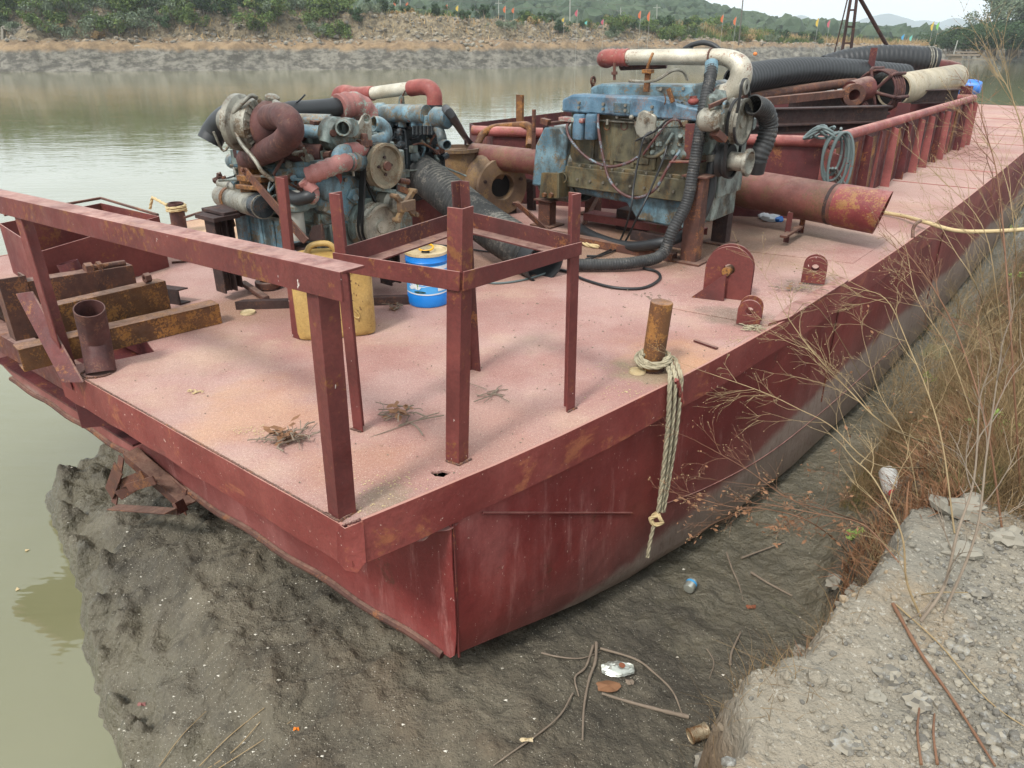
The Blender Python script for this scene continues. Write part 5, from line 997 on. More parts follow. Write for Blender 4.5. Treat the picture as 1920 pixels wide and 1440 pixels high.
def txt(name, s, size, loc, nrm, m, par, ext=.0004):
    c = bpy.data.curves.new(name, 'FONT'); c.body = s; c.size = size; c.align_x = 'CENTER'; o = bpy.data.objects.new(name, c)
    me = bpy.data.meshes.new_from_object(o); bpy.data.objects.remove(o); bpy.data.curves.remove(c)
    th0 = math.atan2(-bk.y, -bk.x)
    for v in me.vertices:
        t = th0 + (v.co.x+loc[0])/(br+.0045); z = v.co.y+loc[1]; v.co = (math.cos(t)*(br+.0045), math.sin(t)*(br+.0045), z)
    me.materials.append(m); o = bpy.data.objects.new(name, me); COL.objects.link(o); o.parent = par; return o
txt('label_text', 'BOHAML-TER', .018, (-.075, .272), None, M['dgreen'], bu)
# hook-shaped lever with ring
rc = U(503, 533, .03); ld = (U(500, 560)-U(455, 528)).normalized()
lr = thing('ring_lever', 'rusty iron ring with a flat lever arm lying on deck left of the jerrycan', 'iron ring', rc)
prt(lr, 'ring', 'rust', lambda q: q.lathe(rc+UP*.01, UP, [(.055, -.03), (.095, -.03), (.095, .02), (.055, .02), (.055, -.03)], 28), .004)
prt(lr, 'lever', 'rust', lambda q: q.bar(U(455, 530, .05), U(500, 560, .03), .05, .035), .01)
# lids on deck
one('can_lid', 'lid', lambda q: q.lathe(U(465, 587, .002), UP, [(.001, .006), (.045, .006), (.05, .012), (.052, 0)], 24), 'pale yellow round tin lid lying on deck near the iron ring', 'lid', U(465, 587))
one('can_lid', 'lid', lambda q: q.lathe(U(1195, 698, .002), UP, [(.001, .008), (.042, .008), (.046, .014), (.048, 0)], 24), 'pale round lid lying against the foot of the rope-wrapped bollard', 'lid', U(1195, 698))
# big suction hose
sh = thing('suction_hose', 'thick black corrugated hose sloping down to the deck between the two engines', 'hose', U(1010, 505))
prt(sh, 'ribbed_tube', 'rubdust', lambda q: corr(q, cr([Y(735, 285, 7.35), Y(790, 325, 6.95), Y(850, 372, 6.5), Y(905, 416, 6.15), Y(955, 450, 5.85), U(1000, 478, .16)], 10), .162, .042, .05, 28, .012), 0, 75)
prt(sh, 'cuff', 'rubber', lambda q: q.tube([U(990, 472, .17), U(1022, 492, .14)], .172, 28, True, .012))
# pump volute
vc = Y(925, 345, 8.1); vn = (V((.5, -.87, .0))).normalized()
pm = thing('pump_casing', 'big rusty spiral pump casing with open flanged mouths, between the engines', 'pump', V((vc.x, vc.y, 0)))
vs_ = UP.cross(vn).normalized()
def volute(q):
    pts = [vc + (vs_*math.cos(t)+UP*math.sin(t))*(.19) for t in np.arange(1.2, 1.2+6.1, .3)]
    q.tube(pts, lambda s: .17-.05*s, 18); q.lathe(vc-vn*.16, vn, [(.001, 0), (.26, 0), (.3, .1), (.2, .26), (.001, .26)], 30)
vo = prt(pm, 'spiral_body', 'pump', volute, 0, 60)
prt(pm, 'suction_flange', 'pump', lambda q: q.lathe(vc+vn*.16, vn, [(.135, -.3), (.135, .05), (.29, .05), (.29, .0), (.2, -.04), (.2, -.15)], 36), 0, 40)
prt(pm, 'mouth_shade_disc', 'black', lambda q: q.lathe(vc+vn*.12, vn, [(.001, 0), (.133, 0)], 24))  # black disc set in the flange to paint the shade inside the mouth
prt(pm, 'flange_bolt', 'rustd', lambda q: [q.cyl(c, c+vn*.03, .018, 8) for c in [vc+vn*.2+(vs_*math.cos(t)+UP*math.sin(t))*.225 for t in np.arange(.3, 6.5, 1.256)]])
bb_ = Y(864, 330, 8.15); bt2 = Y(858, 276, 8.15)
prt(pm, 'outlet_barrel', 'pump', lambda q: q.tube([bb_-UP*.15, bb_, bb_.lerp(bt2, .5), bt2-UP*.04, bt2-UP*.035, bt2], lambda s: .20 if s < .8 else .25, 28, True, .03), 0)
prt(pm, 'barrel_bolt', 'rustd', lambda q: [q.cyl(bt2+UP*.0+(V((math.cos(t), math.sin(t), 0))*.2), bt2+UP*.05+(V((math.cos(t), math.sin(t), 0))*.2), .014, 6) for t in (1.2, 2.4, 4)])
prt(pm, 'foot', 'rustd', lambda q: q.box(V((vc.x, vc.y+.05, .04)), (.5, .2, .08)), .004)
prt(pm, 'pump_leg', 'pump', lambda q: q.bar(V((bb_.x, bb_.y, .0)), V((bb_.x, bb_.y, bb_.z-.1)), .2, .25, A), .01)
# red pipe between pump and right engine
rp = W(4.75, 2.46, .58)
r1 = thing('steel_pipe', 'short horizontal red pipe joining the pump and the right engine', 'pipe', V((rp.x, rp.y, .58)))
prt(r1, 'pipe_body', 'bigpipe', lambda q: q.tube([rp, rp+B*.5, rp+B*1.0], .125, 28), 0)
prt(r1, 'hanger_strap', 'rust', lambda q: [q.bar(rp+B*.2+UP*.12, rp+B*.2+UP*.42, .04, .012), q.cyl(rp+B*.2+UP*.3, rp+B*.2+UP*.5, .02, 8)])
one('rusty_hose', 'rusto', lambda q: q.tube(cr([Y(895, 272, 8.5), Y(905, 252, 8.6), Y(925, 240, 8.65), Y(960, 236, 8.7), Y(988, 235, 8.5), Y(994, 245, 8.45), Y(993, 262, 8.4), Y(992, 275, 8.3)], 6), .04, 12, True), 'tan rusty pipe curving over the bulwark rail above the pump', 'pipe', Y(895, 272, 8.5), None, 0, 60)
# discharge pipe on the starboard side
dpa, dpb = U(1378, 350, .36), U(1672, 402, .33)
dp = thing('discharge_pipe', 'large rusty red steel pipe across the deck, open end towards the right edge', 'pipe', V((dpb.x, dpb.y, 0)))
dd = (dpb-dpa); 
prt(dp, 'pipe_body', 'bigpipe', lambda q: q.tube([dpa-dd*.25, dpa, dpa+dd*.4, dpa+dd*.72], .185, 36), 0)
def slant(q):
    q.tube([dpa+dd*.70, dpa+dd*.85, dpb-dd*.05], .191, 36, True, .01); dn = dd.normalized(); vv_ = []
    for v in q.v:
        v = V(v); t = (v-dpa).dot(dn); r_ = v-(dpa+dn*t)
        if t > dd.length*.92: v = v + dn*(-r_.y*.42 + r_.z*.22)
        vv_.append(tuple(v))
    q.v = vv_
prt(dp, 'pipe_end', 'pipered', slant, 0)
prt(dp, 'burnt_patch', 'rustd', lambda q: q.tube([dpa+dd*.655, dpa+dd*.675], .1875, 36), 0)
# cables lying about
def cable(m, pts, r, label, name='cable', cat='cable', group=None):
    return one(name, m, lambda q: q.tube(cr(pts, 8), r, 8), label, cat, V(pts[0]), group, 0, 60)
cable('wire', [U(1005, 502, .015), U(1060, 508, .015), U(1095, 524, .012), U(1150, 539, .012), U(1205, 540, .012), U(1236, 524, .012), U(1232, 510, .012), U(1206, 503, .012)], .012, 'thin black cable ending in a loop on deck in front of the right engine')
cable('cable', [U(880, 524, .01), U(930, 531, .01), U(985, 524, .01), U(1040, 508, .012), U(1085, 508, .01)], .008, 'thin grey cable snaking on deck under the end of the thick hose')
cable('rust', [U(322, 492, .01), U(360, 488, .01), U(400, 478, .01), U(430, 474, .01)], .01, 'thin brown cable on deck beside the steel box')
cable('rust', [U(345, 408, .2), U(380, 398, .2), U(410, 402, .25), U(430, 412, .4)], .012, 'brown cable running from the far bollard to the left engine')
cable('wire', [U(700, 470, .01), U(760, 455, .01), U(850, 462, .01), U(900, 470, .01), U(960, 478, .01), U(1000, 500, .01)], .007, 'thin wire lying on deck behind the blue bucket')
# cable coil on coaming corner
cc = U(1548, 262, .82)
def coil(q):
    for i in range(5):
        r1_, r2_ = .10+.025*(i % 3), .20+.025*i; c = Y(1572, 290, cc.y-.12)+X*(.03*i-.06)+UP*(-.02*i)
        q.tube([c + (X*.8+A*.2)*math.cos(t)*r1_ + UP*math.sin(t)*r2_ - A*.08*i*.3 for t in np.arange(0, 6.3, .25)], .013, 8)
    for i in range(4):
        c = Y(1548, 256, cc.y)+X*(.05*i-.1); q.tube([c + X*math.cos(t)*(.10+.015*i) + A*math.sin(t)*.1 + UP*(.03+.06*math.sin(t*1.3+i)) for t in np.arange(0, 5.6, .3)], .013, 8)
    for k in range(3): q.tube(cr([Y(1555+k*6, 315, cc.y-.2), U(1575+k*5, 345, .3), U(1606+k*4, 352, .08), U(1640+k*4, 372, .01)], 6), .012, 8)
one('cable_coil', 'cable', coil, 'coil of thick grey cables hung over the near corner of the hold rail', 'cable coil', cc, None, 0, 60)
# mooring rope on bollard
bax = (bt-bp).normalized()
rpt = thing('mooring_rope', 'weathered rope wound round the bollard and hanging down the hull side to a knot', 'rope', bp)
def wind(q):
    pts = []
    for t in np.arange(0, 2*math.pi*3.6, .22):
        h = .03+.018*t/6.28*1.0+.01*math.sin(t*2.1); pts.append(bp+bax*h+V((math.cos(t), math.sin(t), 0))*(.078+.012*math.sin(t*.8)))
    twist_rope(q, pts, .0115)
    pts = [bp+bax*(.06+.012*math.sin(t*1.5))+V((math.cos(t+1), math.sin(t+1), 0))*(.098) for t in np.arange(0, 6.4, .25)]; twist_rope(q, pts, .0115)
prt(rpt, 'rope_wrap', 'rope', wind, 0, 70)
def hs(px, py, off=.02):
    a = 1.5
    for _ in range(20): p = FB(px, py, float(edge_b(a))-off); a = toab(p)[0]
    return p
for i, (dx, e) in enumerate(((0, 0), (9, 0), (19, 4))):
    prt(rpt, 'rope_strand', 'rope', lambda q: twist_rope(q, cr([bp+bax*.08+V((.05+.01*i, -.07+.02*i, 0)), U(1245+dx, 672, .06), U(1256+dx, 700, .035), hs(1256+dx*1.1, 718, .03), hs(1252+dx*.9, 800, .035), hs(1244+dx*.7, 880, .03), hs(1234+dx*.5, 960, .03)], 12), .0135), 0, 70)
kn = hs(1232, 974, .035)
prt(rpt, 'knot', 'ropet', lambda q: [twist_rope(q, [kn+X*math.cos(t)*.032+UP*math.sin(t)*.036-A*.012*math.sin(t*2) for t in np.arange(0, 6.5, .3)], .012), twist_rope(q, cr([kn+X*.02+UP*.04, kn-X*.03+UP*.01-A*.03, kn+UP*-.03-A*.02, kn+X*.04], 6), .012)], 0, 70)
prt(rpt, 'rope_tail', 'rope', lambda q: twist_rope(q, cr([hs(1226, 985, .03), hs(1219, 1015, .02), hs(1214, 1045, .02)], 6), .012), 0, 70)
prt(rpt, 'red_wrap', 'redrub', lambda q: twist_rope(q, cr([U(1268, 712, .03), hs(1275, 735, .04), hs(1279, 755, .04)], 6), .014), 0, 70)
fb2 = U(338, 436); fbt = Y(329, 380, fb2.y)
one('mooring_rope', 'ropet', lambda q: twist_rope(q, [fb2.lerp(fbt, .72)+V((math.cos(t)*.085, math.sin(t)*.085, .012*t/3)) for t in np.arange(0, 16, .3)] + [fb2+V((-.25, .1, .32)), fb2+V((-.32, .15, .2))], .014), 'pale rope wound round the far bollard on the left edge of the deck', 'rope', fb2, None, 0, 70)
one('rope_scrap', 'ropet', lambda q: twist_rope(q, cr([U(1090, 455, .02), U(1110, 461, .02), U(1135, 462, .02)], 6), .02), 'short scrap of pale frayed rope under the right engine', 'rope', U(1100, 460), None, 0, 70)
# tow rope to the shore
one('tow_rope', 'ropet', lambda q: q.tube(cr([U(1640, 396, .03), U(1688, 404, .04), U(1712, 410, .06), U(1740, 418, .08), U(1790, 432, .04), U(1850, 434, .05), U(1920, 430, .1), U(2050, 420, .1)], 8), .02, 8), 'pale rope running from the deck edge across to the dry weeds on the bank', 'rope', U(1740, 418), None, 0, 60)
# twisted rag / scraps under the discharge pipe
one('rag', 'white', lambda q: [q.ball(U(1448, 408, .04), (.1, .05, .04), 8, rough=.5), q.ball(U(1432, 405, .03), (.06, .05, .03), 7, rough=.5, seed=2)], 'pale crumpled rag lying under the large discharge pipe', 'rag', U(1448, 408))
one('blue_scrap', 'bluep', lambda q: q.ball(U(1461, 411, .03), (.05, .04, .03), 7, rough=.4), 'small blue plastic scrap beside the pale rag under the pipe', 'scrap', U(1461, 411))
# ------------------------------------------------------------------ things in the hold
GH = 'black ribbed hoses stacked on the hold'
def hose(pts, r, label): 
    P = [Y(*p) for p in pts]; t = thing('ribbed_hose', label, 'hose', P[0], GH)
    prt(t, 'ribbed_tube', 'rubber', lambda q: corr(q, cr(P, 10), r, .09, .03, 20, .02), 0, 75); return t
hose([(1380, 152, 10.5), (1440, 140, 11.2), (1520, 133, 12), (1600, 136, 12.6), (1660, 141, 13), (1696, 144, 13.2)], .19, 'thick black ribbed hose lying lowest and nearest over the hold, behind the strainer')
hose([(1545, 128, 15.5), (1590, 116, 15.5), (1640, 110, 15.5), (1690, 110, 15.5), (1735, 114, 15.5), (1752, 116, 15.5)], .235, 'black ribbed hose on top at the back, its end tied with wire')
hose([(1380, 168, 11), (1440, 160, 11.8), (1500, 152, 12.5), (1560, 150, 13)], .09, 'thin black ribbed hose underneath the nearest thick hose')
one('tie_wire', 'alu', lambda q: [q.tube([Y(1738, 114, 15.5)+V((0.02*i, math.cos(t)*.25, math.sin(t)*.25)) for t in np.arange(0, 6.4, .4)], .012, 5) for i in (-2, 0, 3)], 'wire tied round the end of the topmost black hose', 'wire', Y(1738, 114, 15.5))
GP = 'rusty pipes laid over the hold'
def pipe(name, m, pts, r, label, g=GP, wall=0): return one(name, m, lambda q: q.tube([Y(*p) for p in pts], r, 24, True, wall), label, 'pipe', Y(*pts[0]), g)
pipe('steel_pipe', 'rust', [(1400, 184, 10.8), (1500, 168, 11.6), (1600, 154, 12.4)], .07, 'thin brown pipe lying between the small upright posts over the hold')
pipe('steel_pipe', 'red2', [(1738, 122, 15.8), (1775, 126, 15.8), (1792, 130, 16)], .13, 'red brown pipe end poking out behind the top of the cream pipe')
cpa, cpb = Y(1676, 170, 11.9), Y(1790, 146, 15.0)
cp_ = thing('cream_pipe', 'fat cream-coloured pipe lying over the far corner of the hold', 'pipe', cpa)
prt(cp_, 'pipe_body', 'cream', lambda q: q.tube([cpa, cpa.lerp(cpb, .5), cpb, cpb+(cpb-cpa)*.03], lambda s: .235 if s < .97 else .18, 36, True, .02), 0, 60)
prt(cp_, 'mouth_shade_disc', 'black', lambda q: q.lathe(cpa+(cpb-cpa)*.01, cpb-cpa, [(.001, 0), (.214, 0)], 24))  # black disc just inside the open end, painted shade of the bore
# strainer basket
sca = Y(1640, 172, 11.6); sax = (Y(1640, 172, 11.6)-cpa).normalized(); sax = (sax + V((-.3, -.5, 0))).normalized()
sb_ = thing('suction_strainer', 'round rusty bar cage strainer in front of the cream pipe', 'strainer', sca)
so1 = sax.cross(UP).normalized(); so2 = so1.cross(sax)
def cage(q):
    for i in range(5): q.tube([sca - sax*(.0+.085*i) + (so1*math.cos(t)+so2*math.sin(t))*.29 for t in np.arange(0, 6.4, .26)], .018, 8)
prt(sb_, 'cage_ring', 'darkred', cage, 0, 60)
for k in range(6):
    t = k*math.pi/3+.2; d = so1*math.cos(t)+so2*math.sin(t)
    prt(sb_, 'cage_bar', 'darkred', lambda q: q.tube([sca+sax*.06, sca+sax*.03+d*.31, sca-sax*.02+d*.33, sca-sax*.42+d*.33], .024, 8))
prt(sb_, 'hub', 'darkred', lambda q: q.ball(sca+sax*.06, .035, 8))
# eye beam
eb = Y(1600, 178, 11.2)
ey = thing('eye_beam', 'brown steel arm with a big round eye end, left of the strainer', 'steel arm', eb)
prt(ey, 'eye_end', 'rust', lambda q: q.lathe(eb, (V((-.15, -1, 0))).normalized(), [(.075, -.1), (.15, -.1), (.15, .06), (.075, .06), (.075, -.1)], 28), .004)
prt(ey, 'eye_body', 'red2', lambda q: q.tube([eb+V((.0, .1, .02)), eb+V((.3, .25, .08))], .16, 20))
prt(ey, 'arm', 'rust', lambda q: q.bar(Y(1420, 192, 10.2), eb-X*.1+UP*.02, .1, .1), .004)
# A-frame ladder
lfb, lft = [Y(1577, 108, 17.5), Y(1597, 106, 17.5)], [Y(1597, -14, 17.5), Y(1608, -14, 17.5)]
lfb = [p+(p-t)*.55 for p, t in zip(lfb, lft)]
af = thing('lattice_mast', 'tall rusty ladder-like A-frame mast standing on the barge behind the black hoses', 'mast', V((lfb[0].x, lfb[0].y, 0)))
for i in (0, 1): prt(af, 'mast_leg', 'rustd', lambda q: q.bar(V((lfb[i].x, lfb[i].y, 0.0)), lft[i]+(lft[i]-lfb[i])*.1, .05, .05), .003)
for k in range(9):
    t = .02+k*.122; prt(af, 'rung', 'rustd', lambda q: q.bar(V((lfb[0].x, lfb[0].y, 0)).lerp(lft[0], t), V((lfb[1].x, lfb[1].y, 0)).lerp(lft[1], t), .035, .035))
prt(af, 'back_stay', 'rustd', lambda q: q.cyl(Y(1688, 130, 18.5), Y(1604, -18, 17.5), .04, 10))
prt(af, 'cable_stay', 'rustd', lambda q: q.cyl(Y(1562, 110, 17.5), Y(1592, -14, 17.4), .014, 6))
# blue drum
bd = Y(1802, 163, 16.5)
one('plastic_drum', 'bluep', lambda q: q.lathe(bd-X*.36, X, [(.001, 0), (.06, .0), (.12, .08), (.15, .2), (.155, .4), (.15, .6), (.11, .72), (.001, .74)], 20), 'blue plastic drum lying beyond the far corner of the hold', 'drum', bd, None, 0, 60)
# debris on deck
def twigs(name, c, n, rad, L, m, label, cat, leafn=0, seed=0, h=.03):
    rr = random.Random(seed)
    t = thing(name, label, cat, c)
    def mk(q):
        for k in range(n):
            p = c+V((rr.gauss(0, rad), rr.gauss(0, rad*.6), rr.uniform(.004, h))); a = rr.uniform(0, 6.28); l = rr.uniform(.3, 1)*L; d = V((math.cos(a), math.sin(a), rr.uniform(-.05, .1)))
            q.tube(cr([p, p+d*l*.5+V((rr.gauss(0, .008), rr.gauss(0, .008), .004)), p+d*l], 3), rr.uniform(.0018, .0042), 4)
    prt(t, 'twigs', m, mk)
    if leafn:
        def ml(q):
            for k in range(leafn):
                p = c+V((rr.gauss(0, rad*.7), rr.gauss(0, rad*.5), rr.uniform(.006, h*1.3))); a = rr.uniform(0, 6.28); d = V((math.cos(a), math.sin(a), rr.uniform(-.2, .4))); s = d.cross(UP).normalized(); l = rr.uniform(.03, .07)
                q.add([p, p+d*l*.5+s*l*.28+UP*.004, p+d*l, p+d*l*.5-s*l*.28-UP*.003], [(0, 1, 2, 3)])
        prt(t, 'dead_leaves', 'dryleaf', ml)
    return t
twigs('twig_heap', U(545, 828), 46, .05, .1, 'bark', 'small heap of grey twigs and dead leaves on deck left of the bow rail post', 'twigs', 30, 1, .06)
twigs('twig_heap', U(752, 785), 26, .04, .12, 'bark', 'clump of dead twigs and curled leaf on deck between rail post and stand', 'twigs', 18, 2, .06)
twigs('twig', U(760, 800), 3, .02, .28, 'bark', 'single long forked twig trailing from the clump towards the stand leg', 'twig', 0, 3, .01)
twigs('twig_heap', U(920, 742), 12, .035, .16, 'bark', 'thin pile of fine twigs on deck just right of the nearest stand leg', 'twigs', 0, 4, .015)
twigs('twig_heap', U(745, 578), 14, .04, .07, 'bark', 'small clump of dry leaf and twigs beside the blue bucket', 'twigs', 6, 6, .02)
twigs('twig_heap', U(1410, 618), 30, .03, .07, 'rope', 'frayed grey rope fibres below the smallest pad eye', 'fibres', 0, 8, .02)
twigs('twig_heap', U(1495, 541, .022), 30, .07, .08, 'bark', 'dark twig litter at the foot of the pad eye on the deck edge', 'twigs', 6, 9, .015)
twigs('twig_heap', U(1230, 555), 12, .12, .05, 'bark', 'scattered dark grit and straw on deck below the right engine', 'litter', 0, 10, .01)
one('steel_scrap', 'red2', lambda q: q.bar(U(1302, 638, .01), U(1345, 653, .01), .02, .01), 'thin rusty steel strip on deck between bollard and pad eyes', 'steel strip', U(1320, 645))
twigs('twig_heap', U(365, 737), 8, .015, .03, 'ropet', 'tiny tuft of pale straw on the open deck left of the bow posts', 'straw', 0, 11, .01)
def grit(q):
    rr = random.Random(5)
    for k in range(900):
        a, b = rr.uniform(.1, 9), rr.uniform(-.3, 4.4)
        if rr.random() < .45: a = abs(rr.gauss(0, .6))+4.0*rr.random(); b = rr.gauss(.2, .7)
        if b < float(edge_b(a))+.03 or (a < 1.0 and b > 2.2): continue
        c = W(a, b, .002); s = rr.uniform(.002, .007)*(1+a*.12); t = rr.uniform(0, 3)
        q.add([c+V((math.cos(t+i*2.1)*s*rr.uniform(.5, 1.3), math.sin(t+i*2.1)*s*rr.uniform(.5, 1.3), 0)) for i in range(3)] + [c+UP*s*.8], [(0, 1, 3), (1, 2, 3), (2, 0, 3)])
g_ = MB(); grit(g_); o = g_.build('deck_grit', M['bark']); tag(o, 'dark grit and seeds scattered over the pink deck', 'grit', kind='stuff')
def flakes(q):
    rr = random.Random(6)
    for (px, py, n, sx) in ((700, 905, 60, .09), (760, 930, 40, .1), (870, 905, 50, .09), (470, 808, 60, .05), (500, 820, 40, .06), (1170, 735, 60, .1), (1150, 690, 40, .09), (1380, 640, 40, .08), (690, 960, 40, .05)):
        c0 = U(px, py, .002)
        for k in range(n):
            c = c0+V((rr.gauss(0, sx), rr.gauss(0, sx*.5), 0)); a, b = toab(c)
            if a < .02 or b < float(edge_b(a))+.02: continue
            s = rr.uniform(.002, .007); t = rr.uniform(0, 3); q.add([c+V((math.cos(t+i*2.1)*s, math.sin(t+i*2.1)*s, .001)) for i in range(3)] + [c+UP*s*.4], [(0, 1, 3), (1, 2, 3), (2, 0, 3)])
g_ = MB(); flakes(g_); o = g_.build('paint_flakes', M['ropet']); tag(o, 'pale flakes and sawdust on the deck near its front edge', 'flakes', kind='stuff')
# ------------------------------------------------------------------ litter on the mud
def ground_at(px, py, dz=0):
    z = -1.2
    for _ in range(12): p = U(px, py, z); a, b = toab(p); z = float(gh(a, b))
    return V((p.x, p.y, z+dz))
GA = ground_at
bo = GA(1296, 1108, .035); 
b_ = thing('plastic_bottle', 'small clear plastic bottle with blue label lying on the mud near the hull', 'bottle', bo)
prt(b_, 'bottle_body', 'gblu' if 0 else 'foil', lambda q: q.lathe(bo-V((.03, .03, 0)), V((.5, .8, .1)), [(.001, 0), (.03, .003), (.036, .015), (.033, .03), (.036, .05), (.034, .075), (.022, .09), (.001, .092)], 16))
prt(b_, 'label', 'gblu', lambda q: q.lathe(bo-V((.03, .03, 0)), V((.5, .8, .1)), [(.0365, .045), (.037, .062)], 16))
wb = GA(1672, 935, .05); wax = V((.25, 1, .15)).normalized()
w_ = thing('plastic_bottle', 'white plastic bottle with a red cap lying on the mud by the weeds', 'bottle', wb)
prt(w_, 'bottle_body', 'whitep', lambda q: q.lathe(wb, wax, [(.001, 0), (.035, 0), (.062, .02), (.066, .05), (.066, .21), (.058, .23), (.001, .235)], 22), 0)
prt(w_, 'cap', 'cap', lambda q: q.lathe(wb-wax*.03, wax, [(.001, 0), (.03, 0), (.033, .004), (.033, .035), (.001, .035)], 18))
fo = GA(1158, 1258, .02)
fl = thing('foil_bag', 'crumpled silver foil bag with a round brown sticker on the mud among the sticks', 'bag', fo)
def foilq(q):
    n = 12; vs = []
    for i in range(n+1):
        for j in range(n+1):
            u, v = i/n*2-1, j/n*2-1; pinch = 1-.55*abs(u)**1.5; th = .018*(1-u*u)*(1-v*v)
            vs.append(fo+V((u*.085, v*.05*pinch, th+.012*mnoise.noise(V((u*3, v*3, 1))))))
    q.add(vs, [(i*(n+1)+j, (i+1)*(n+1)+j, (i+1)*(n+1)+j+1, i*(n+1)+j+1) for i in range(n) for j in range(n)])
    q.add([v-UP*.012 for v in vs], [(i*(n+1)+j, (i+1)*(n+1)+j, (i+1)*(n+1)+j+1, i*(n+1)+j+1) for i in range(n) for j in range(n)])
prt(fl, 'bag_body', 'foil', foilq, 0, 25); prt(fl, 'sticker', 'brick', lambda q: q.lathe(fo+V((.02, -.005, .026)), V((.1, -.1, 1)), [(.001, .001), (.017, 0)], 16))
lf = GA(1140, 1290, .012)
def leafq(c, w, h, m, label, seed):
    def mk(q):
        n = 18; pts = [c + V((math.cos(t)*w*(1+.14*math.sin(5*t+seed)), math.sin(t)*h*(1+.14*math.cos(4*t)), .008*math.sin(3*t))) for t in np.arange(0, 6.28, 6.28/n)]
        q.add([c+UP*.01] + pts, [(0, i+1, (i+1) % len(pts)+1) for i in range(len(pts))])
    return one('dead_leaf', m, mk, label, 'leaf', c, None, 0, 20)
leafq(lf, .06, .04, 'dryleaf', 'big curled brown leaf lying just below the foil bag', 1); leafq(GA(1180, 1282, .012), .022, .022, 'bark', 'small purplish round leaf right of the big brown leaf below the foil bag', 2)
leafq(GA(556, 1370, .012), .014, .01, 'orange', 'small orange leaf on the mud at the lower left', 3); leafq(GA(267, 1324, .015), .022, .014, 'pinkrub', 'pinkish oval shell lying on the mud near the water edge', 4)
leafq(GA(988, 1393, .02), .03, .012, 'lid', 'yellow pointed leaf caught on a thin stick near the bottom of the picture', 5); leafq(GA(1408, 1140, .01), .03, .02, 'brick', 'flat piece of red brick or tile in the grass at the foot of the bank', 6)
def stick(pts, r, label, m='bark', g='grey sticks lying on the mud', dz=.01, name='stick'):
    P = [GA(px, py, dz+r+(pz[0] if pz else 0)) for px, py, *pz in pts]
    return one(name, m, lambda q: q.tube(cr(P, 6), lambda t: r*(1-.45*t)*(1+.12*math.sin(t*31)+.08*math.sin(t*70)), 8), label, 'stick', P[0], g, 0, 60)
stick([(1290, 1350), (1240, 1338), (1180, 1322), (1128, 1306)], .011, 'thick pale stick lying below the foil bag, pointing at the bank')
stick([(1118, 1210), (1116, 1245), (1104, 1280), (1095, 1330), (1092, 1392)], .009, 'knotty upright grey stick left of the foil bag')
stick([(1015, 1228), (1050, 1236), (1090, 1238), (1125, 1226)], .005, 'thin pale stick pointing left from the stick pile')
stick([(1125, 1220), (1190, 1240), (1225, 1265), (1260, 1300), (1278, 1342)], .007, 'bent grey branch arching over the right of the foil bag')
stick([(1074, 1304), (1050, 1345), (1010, 1380), (960, 1415), (925, 1440)], .005, 'long thin stick running to the bottom edge of the picture')
stick([(1112, 1215), (1098, 1255), (1078, 1275), (1085, 1310)], .007, 'forked dark stick crossing the left of the stick pile')
stick([(1408, 1078), (1440, 1098), (1485, 1122)], .010, 'straight pale stick lying on mud below the tangled brown weeds')
stick([(1362, 1040), (1372, 1070), (1385, 1100), (1393, 1130)], .007, 'crooked brown twig right of the small clear bottle')
stick([(1390, 1050), (1430, 1035), (1470, 1020)], .008, 'grey stick pointing into the weeds above the straight pale stick')
stick([(1368, 1250), (1372, 1225), (1388, 1190)], .008, 'short stub of stick leaning at the foot of the gravel bank')
stick([(1325, 1220), (1338, 1245), (1330, 1275)], .004, 'thin bent twig between the foil bag and the bank')
stick([(300, 1440), (340, 1385), (388, 1340)], .003, 'thin pale curved straw, leftmost at the bottom of the mud', 'drystem', 'pale straws on the mud', name='straw')
stick([(375, 1440), (430, 1385), (498, 1338)], .0035, 'long pale straw, second from the left at the bottom of the mud', 'drystem', 'pale straws on the mud', name='straw')
stick([(380, 1452), (440, 1410), (490, 1362)], .0035, 'pale straw parallel to and just right of the long one', 'drystem', 'pale straws on the mud', name='straw')
stick([(410, 1445), (480, 1400), (548, 1355)], .003, 'pale straw, rightmost of those at the bottom of the mud', 'drystem', 'pale straws on the mud', name='straw')
tn = GA(1292, 1392, .04); tax2 = V((1, .35, .1)).normalized()
t_ = thing('tin_can', 'rusty cream and brown tin can lying at the foot of the gravel bank', 'can', tn)
prt(t_, 'can_body', 'tin', lambda q: q.lathe(tn, tax2, [(.001, .005), (.034, .005), (.036, 0), (.037, .004), (.034, .01), (.034, .085), (.037, .09), (.034, .094), (.001, .09)], 22), 0, 40)
# stump of old timber in water left, shells
def shells(q):
    rr = random.Random(9); cnt = 0
    for k in range(5200):
        a, b = rr.uniform(-2.2, 3.5), rr.uniform(-1.3, 4.2)
        if rr.random() < .5: a = rr.gauss(-.7, .5); b = rr.gauss(.4, .8)
        z = float(gh(a, b)) if False else None; pts_.append((a, b, rr.uniform(.0012, .004) if rr.random() < .93 else rr.uniform(.005, .011), rr.uniform(0, 6)))
pts_ = []; shells(None)
PA_ = np.array(pts_); zz_ = gh(PA_[:, 0], PA_[:, 1]); vv = []; ff = []
for (a, b, s, t), z in zip(pts_, zz_):
    if z < WATER+.02 or z > -.7: continue
    c = W(a, b, float(z)+s*.3); n0 = len(vv)
    for i in range(3): vv.append(tuple(c+V((math.cos(t+i*2.1)*s*1.2, math.sin(t+i*2.1)*s*.7, 0))))
    vv.append(tuple(c+UP*s*.7)); ff += [(n0, n0+1, n0+3), (n0+1, n0+2, n0+3), (n0+2, n0, n0+3)]
o = big('shell_fragments', vv, ff, M['shell'], False); tag(o, 'tiny white shell fragments scattered over the dark mud', 'shells', kind='stuff')
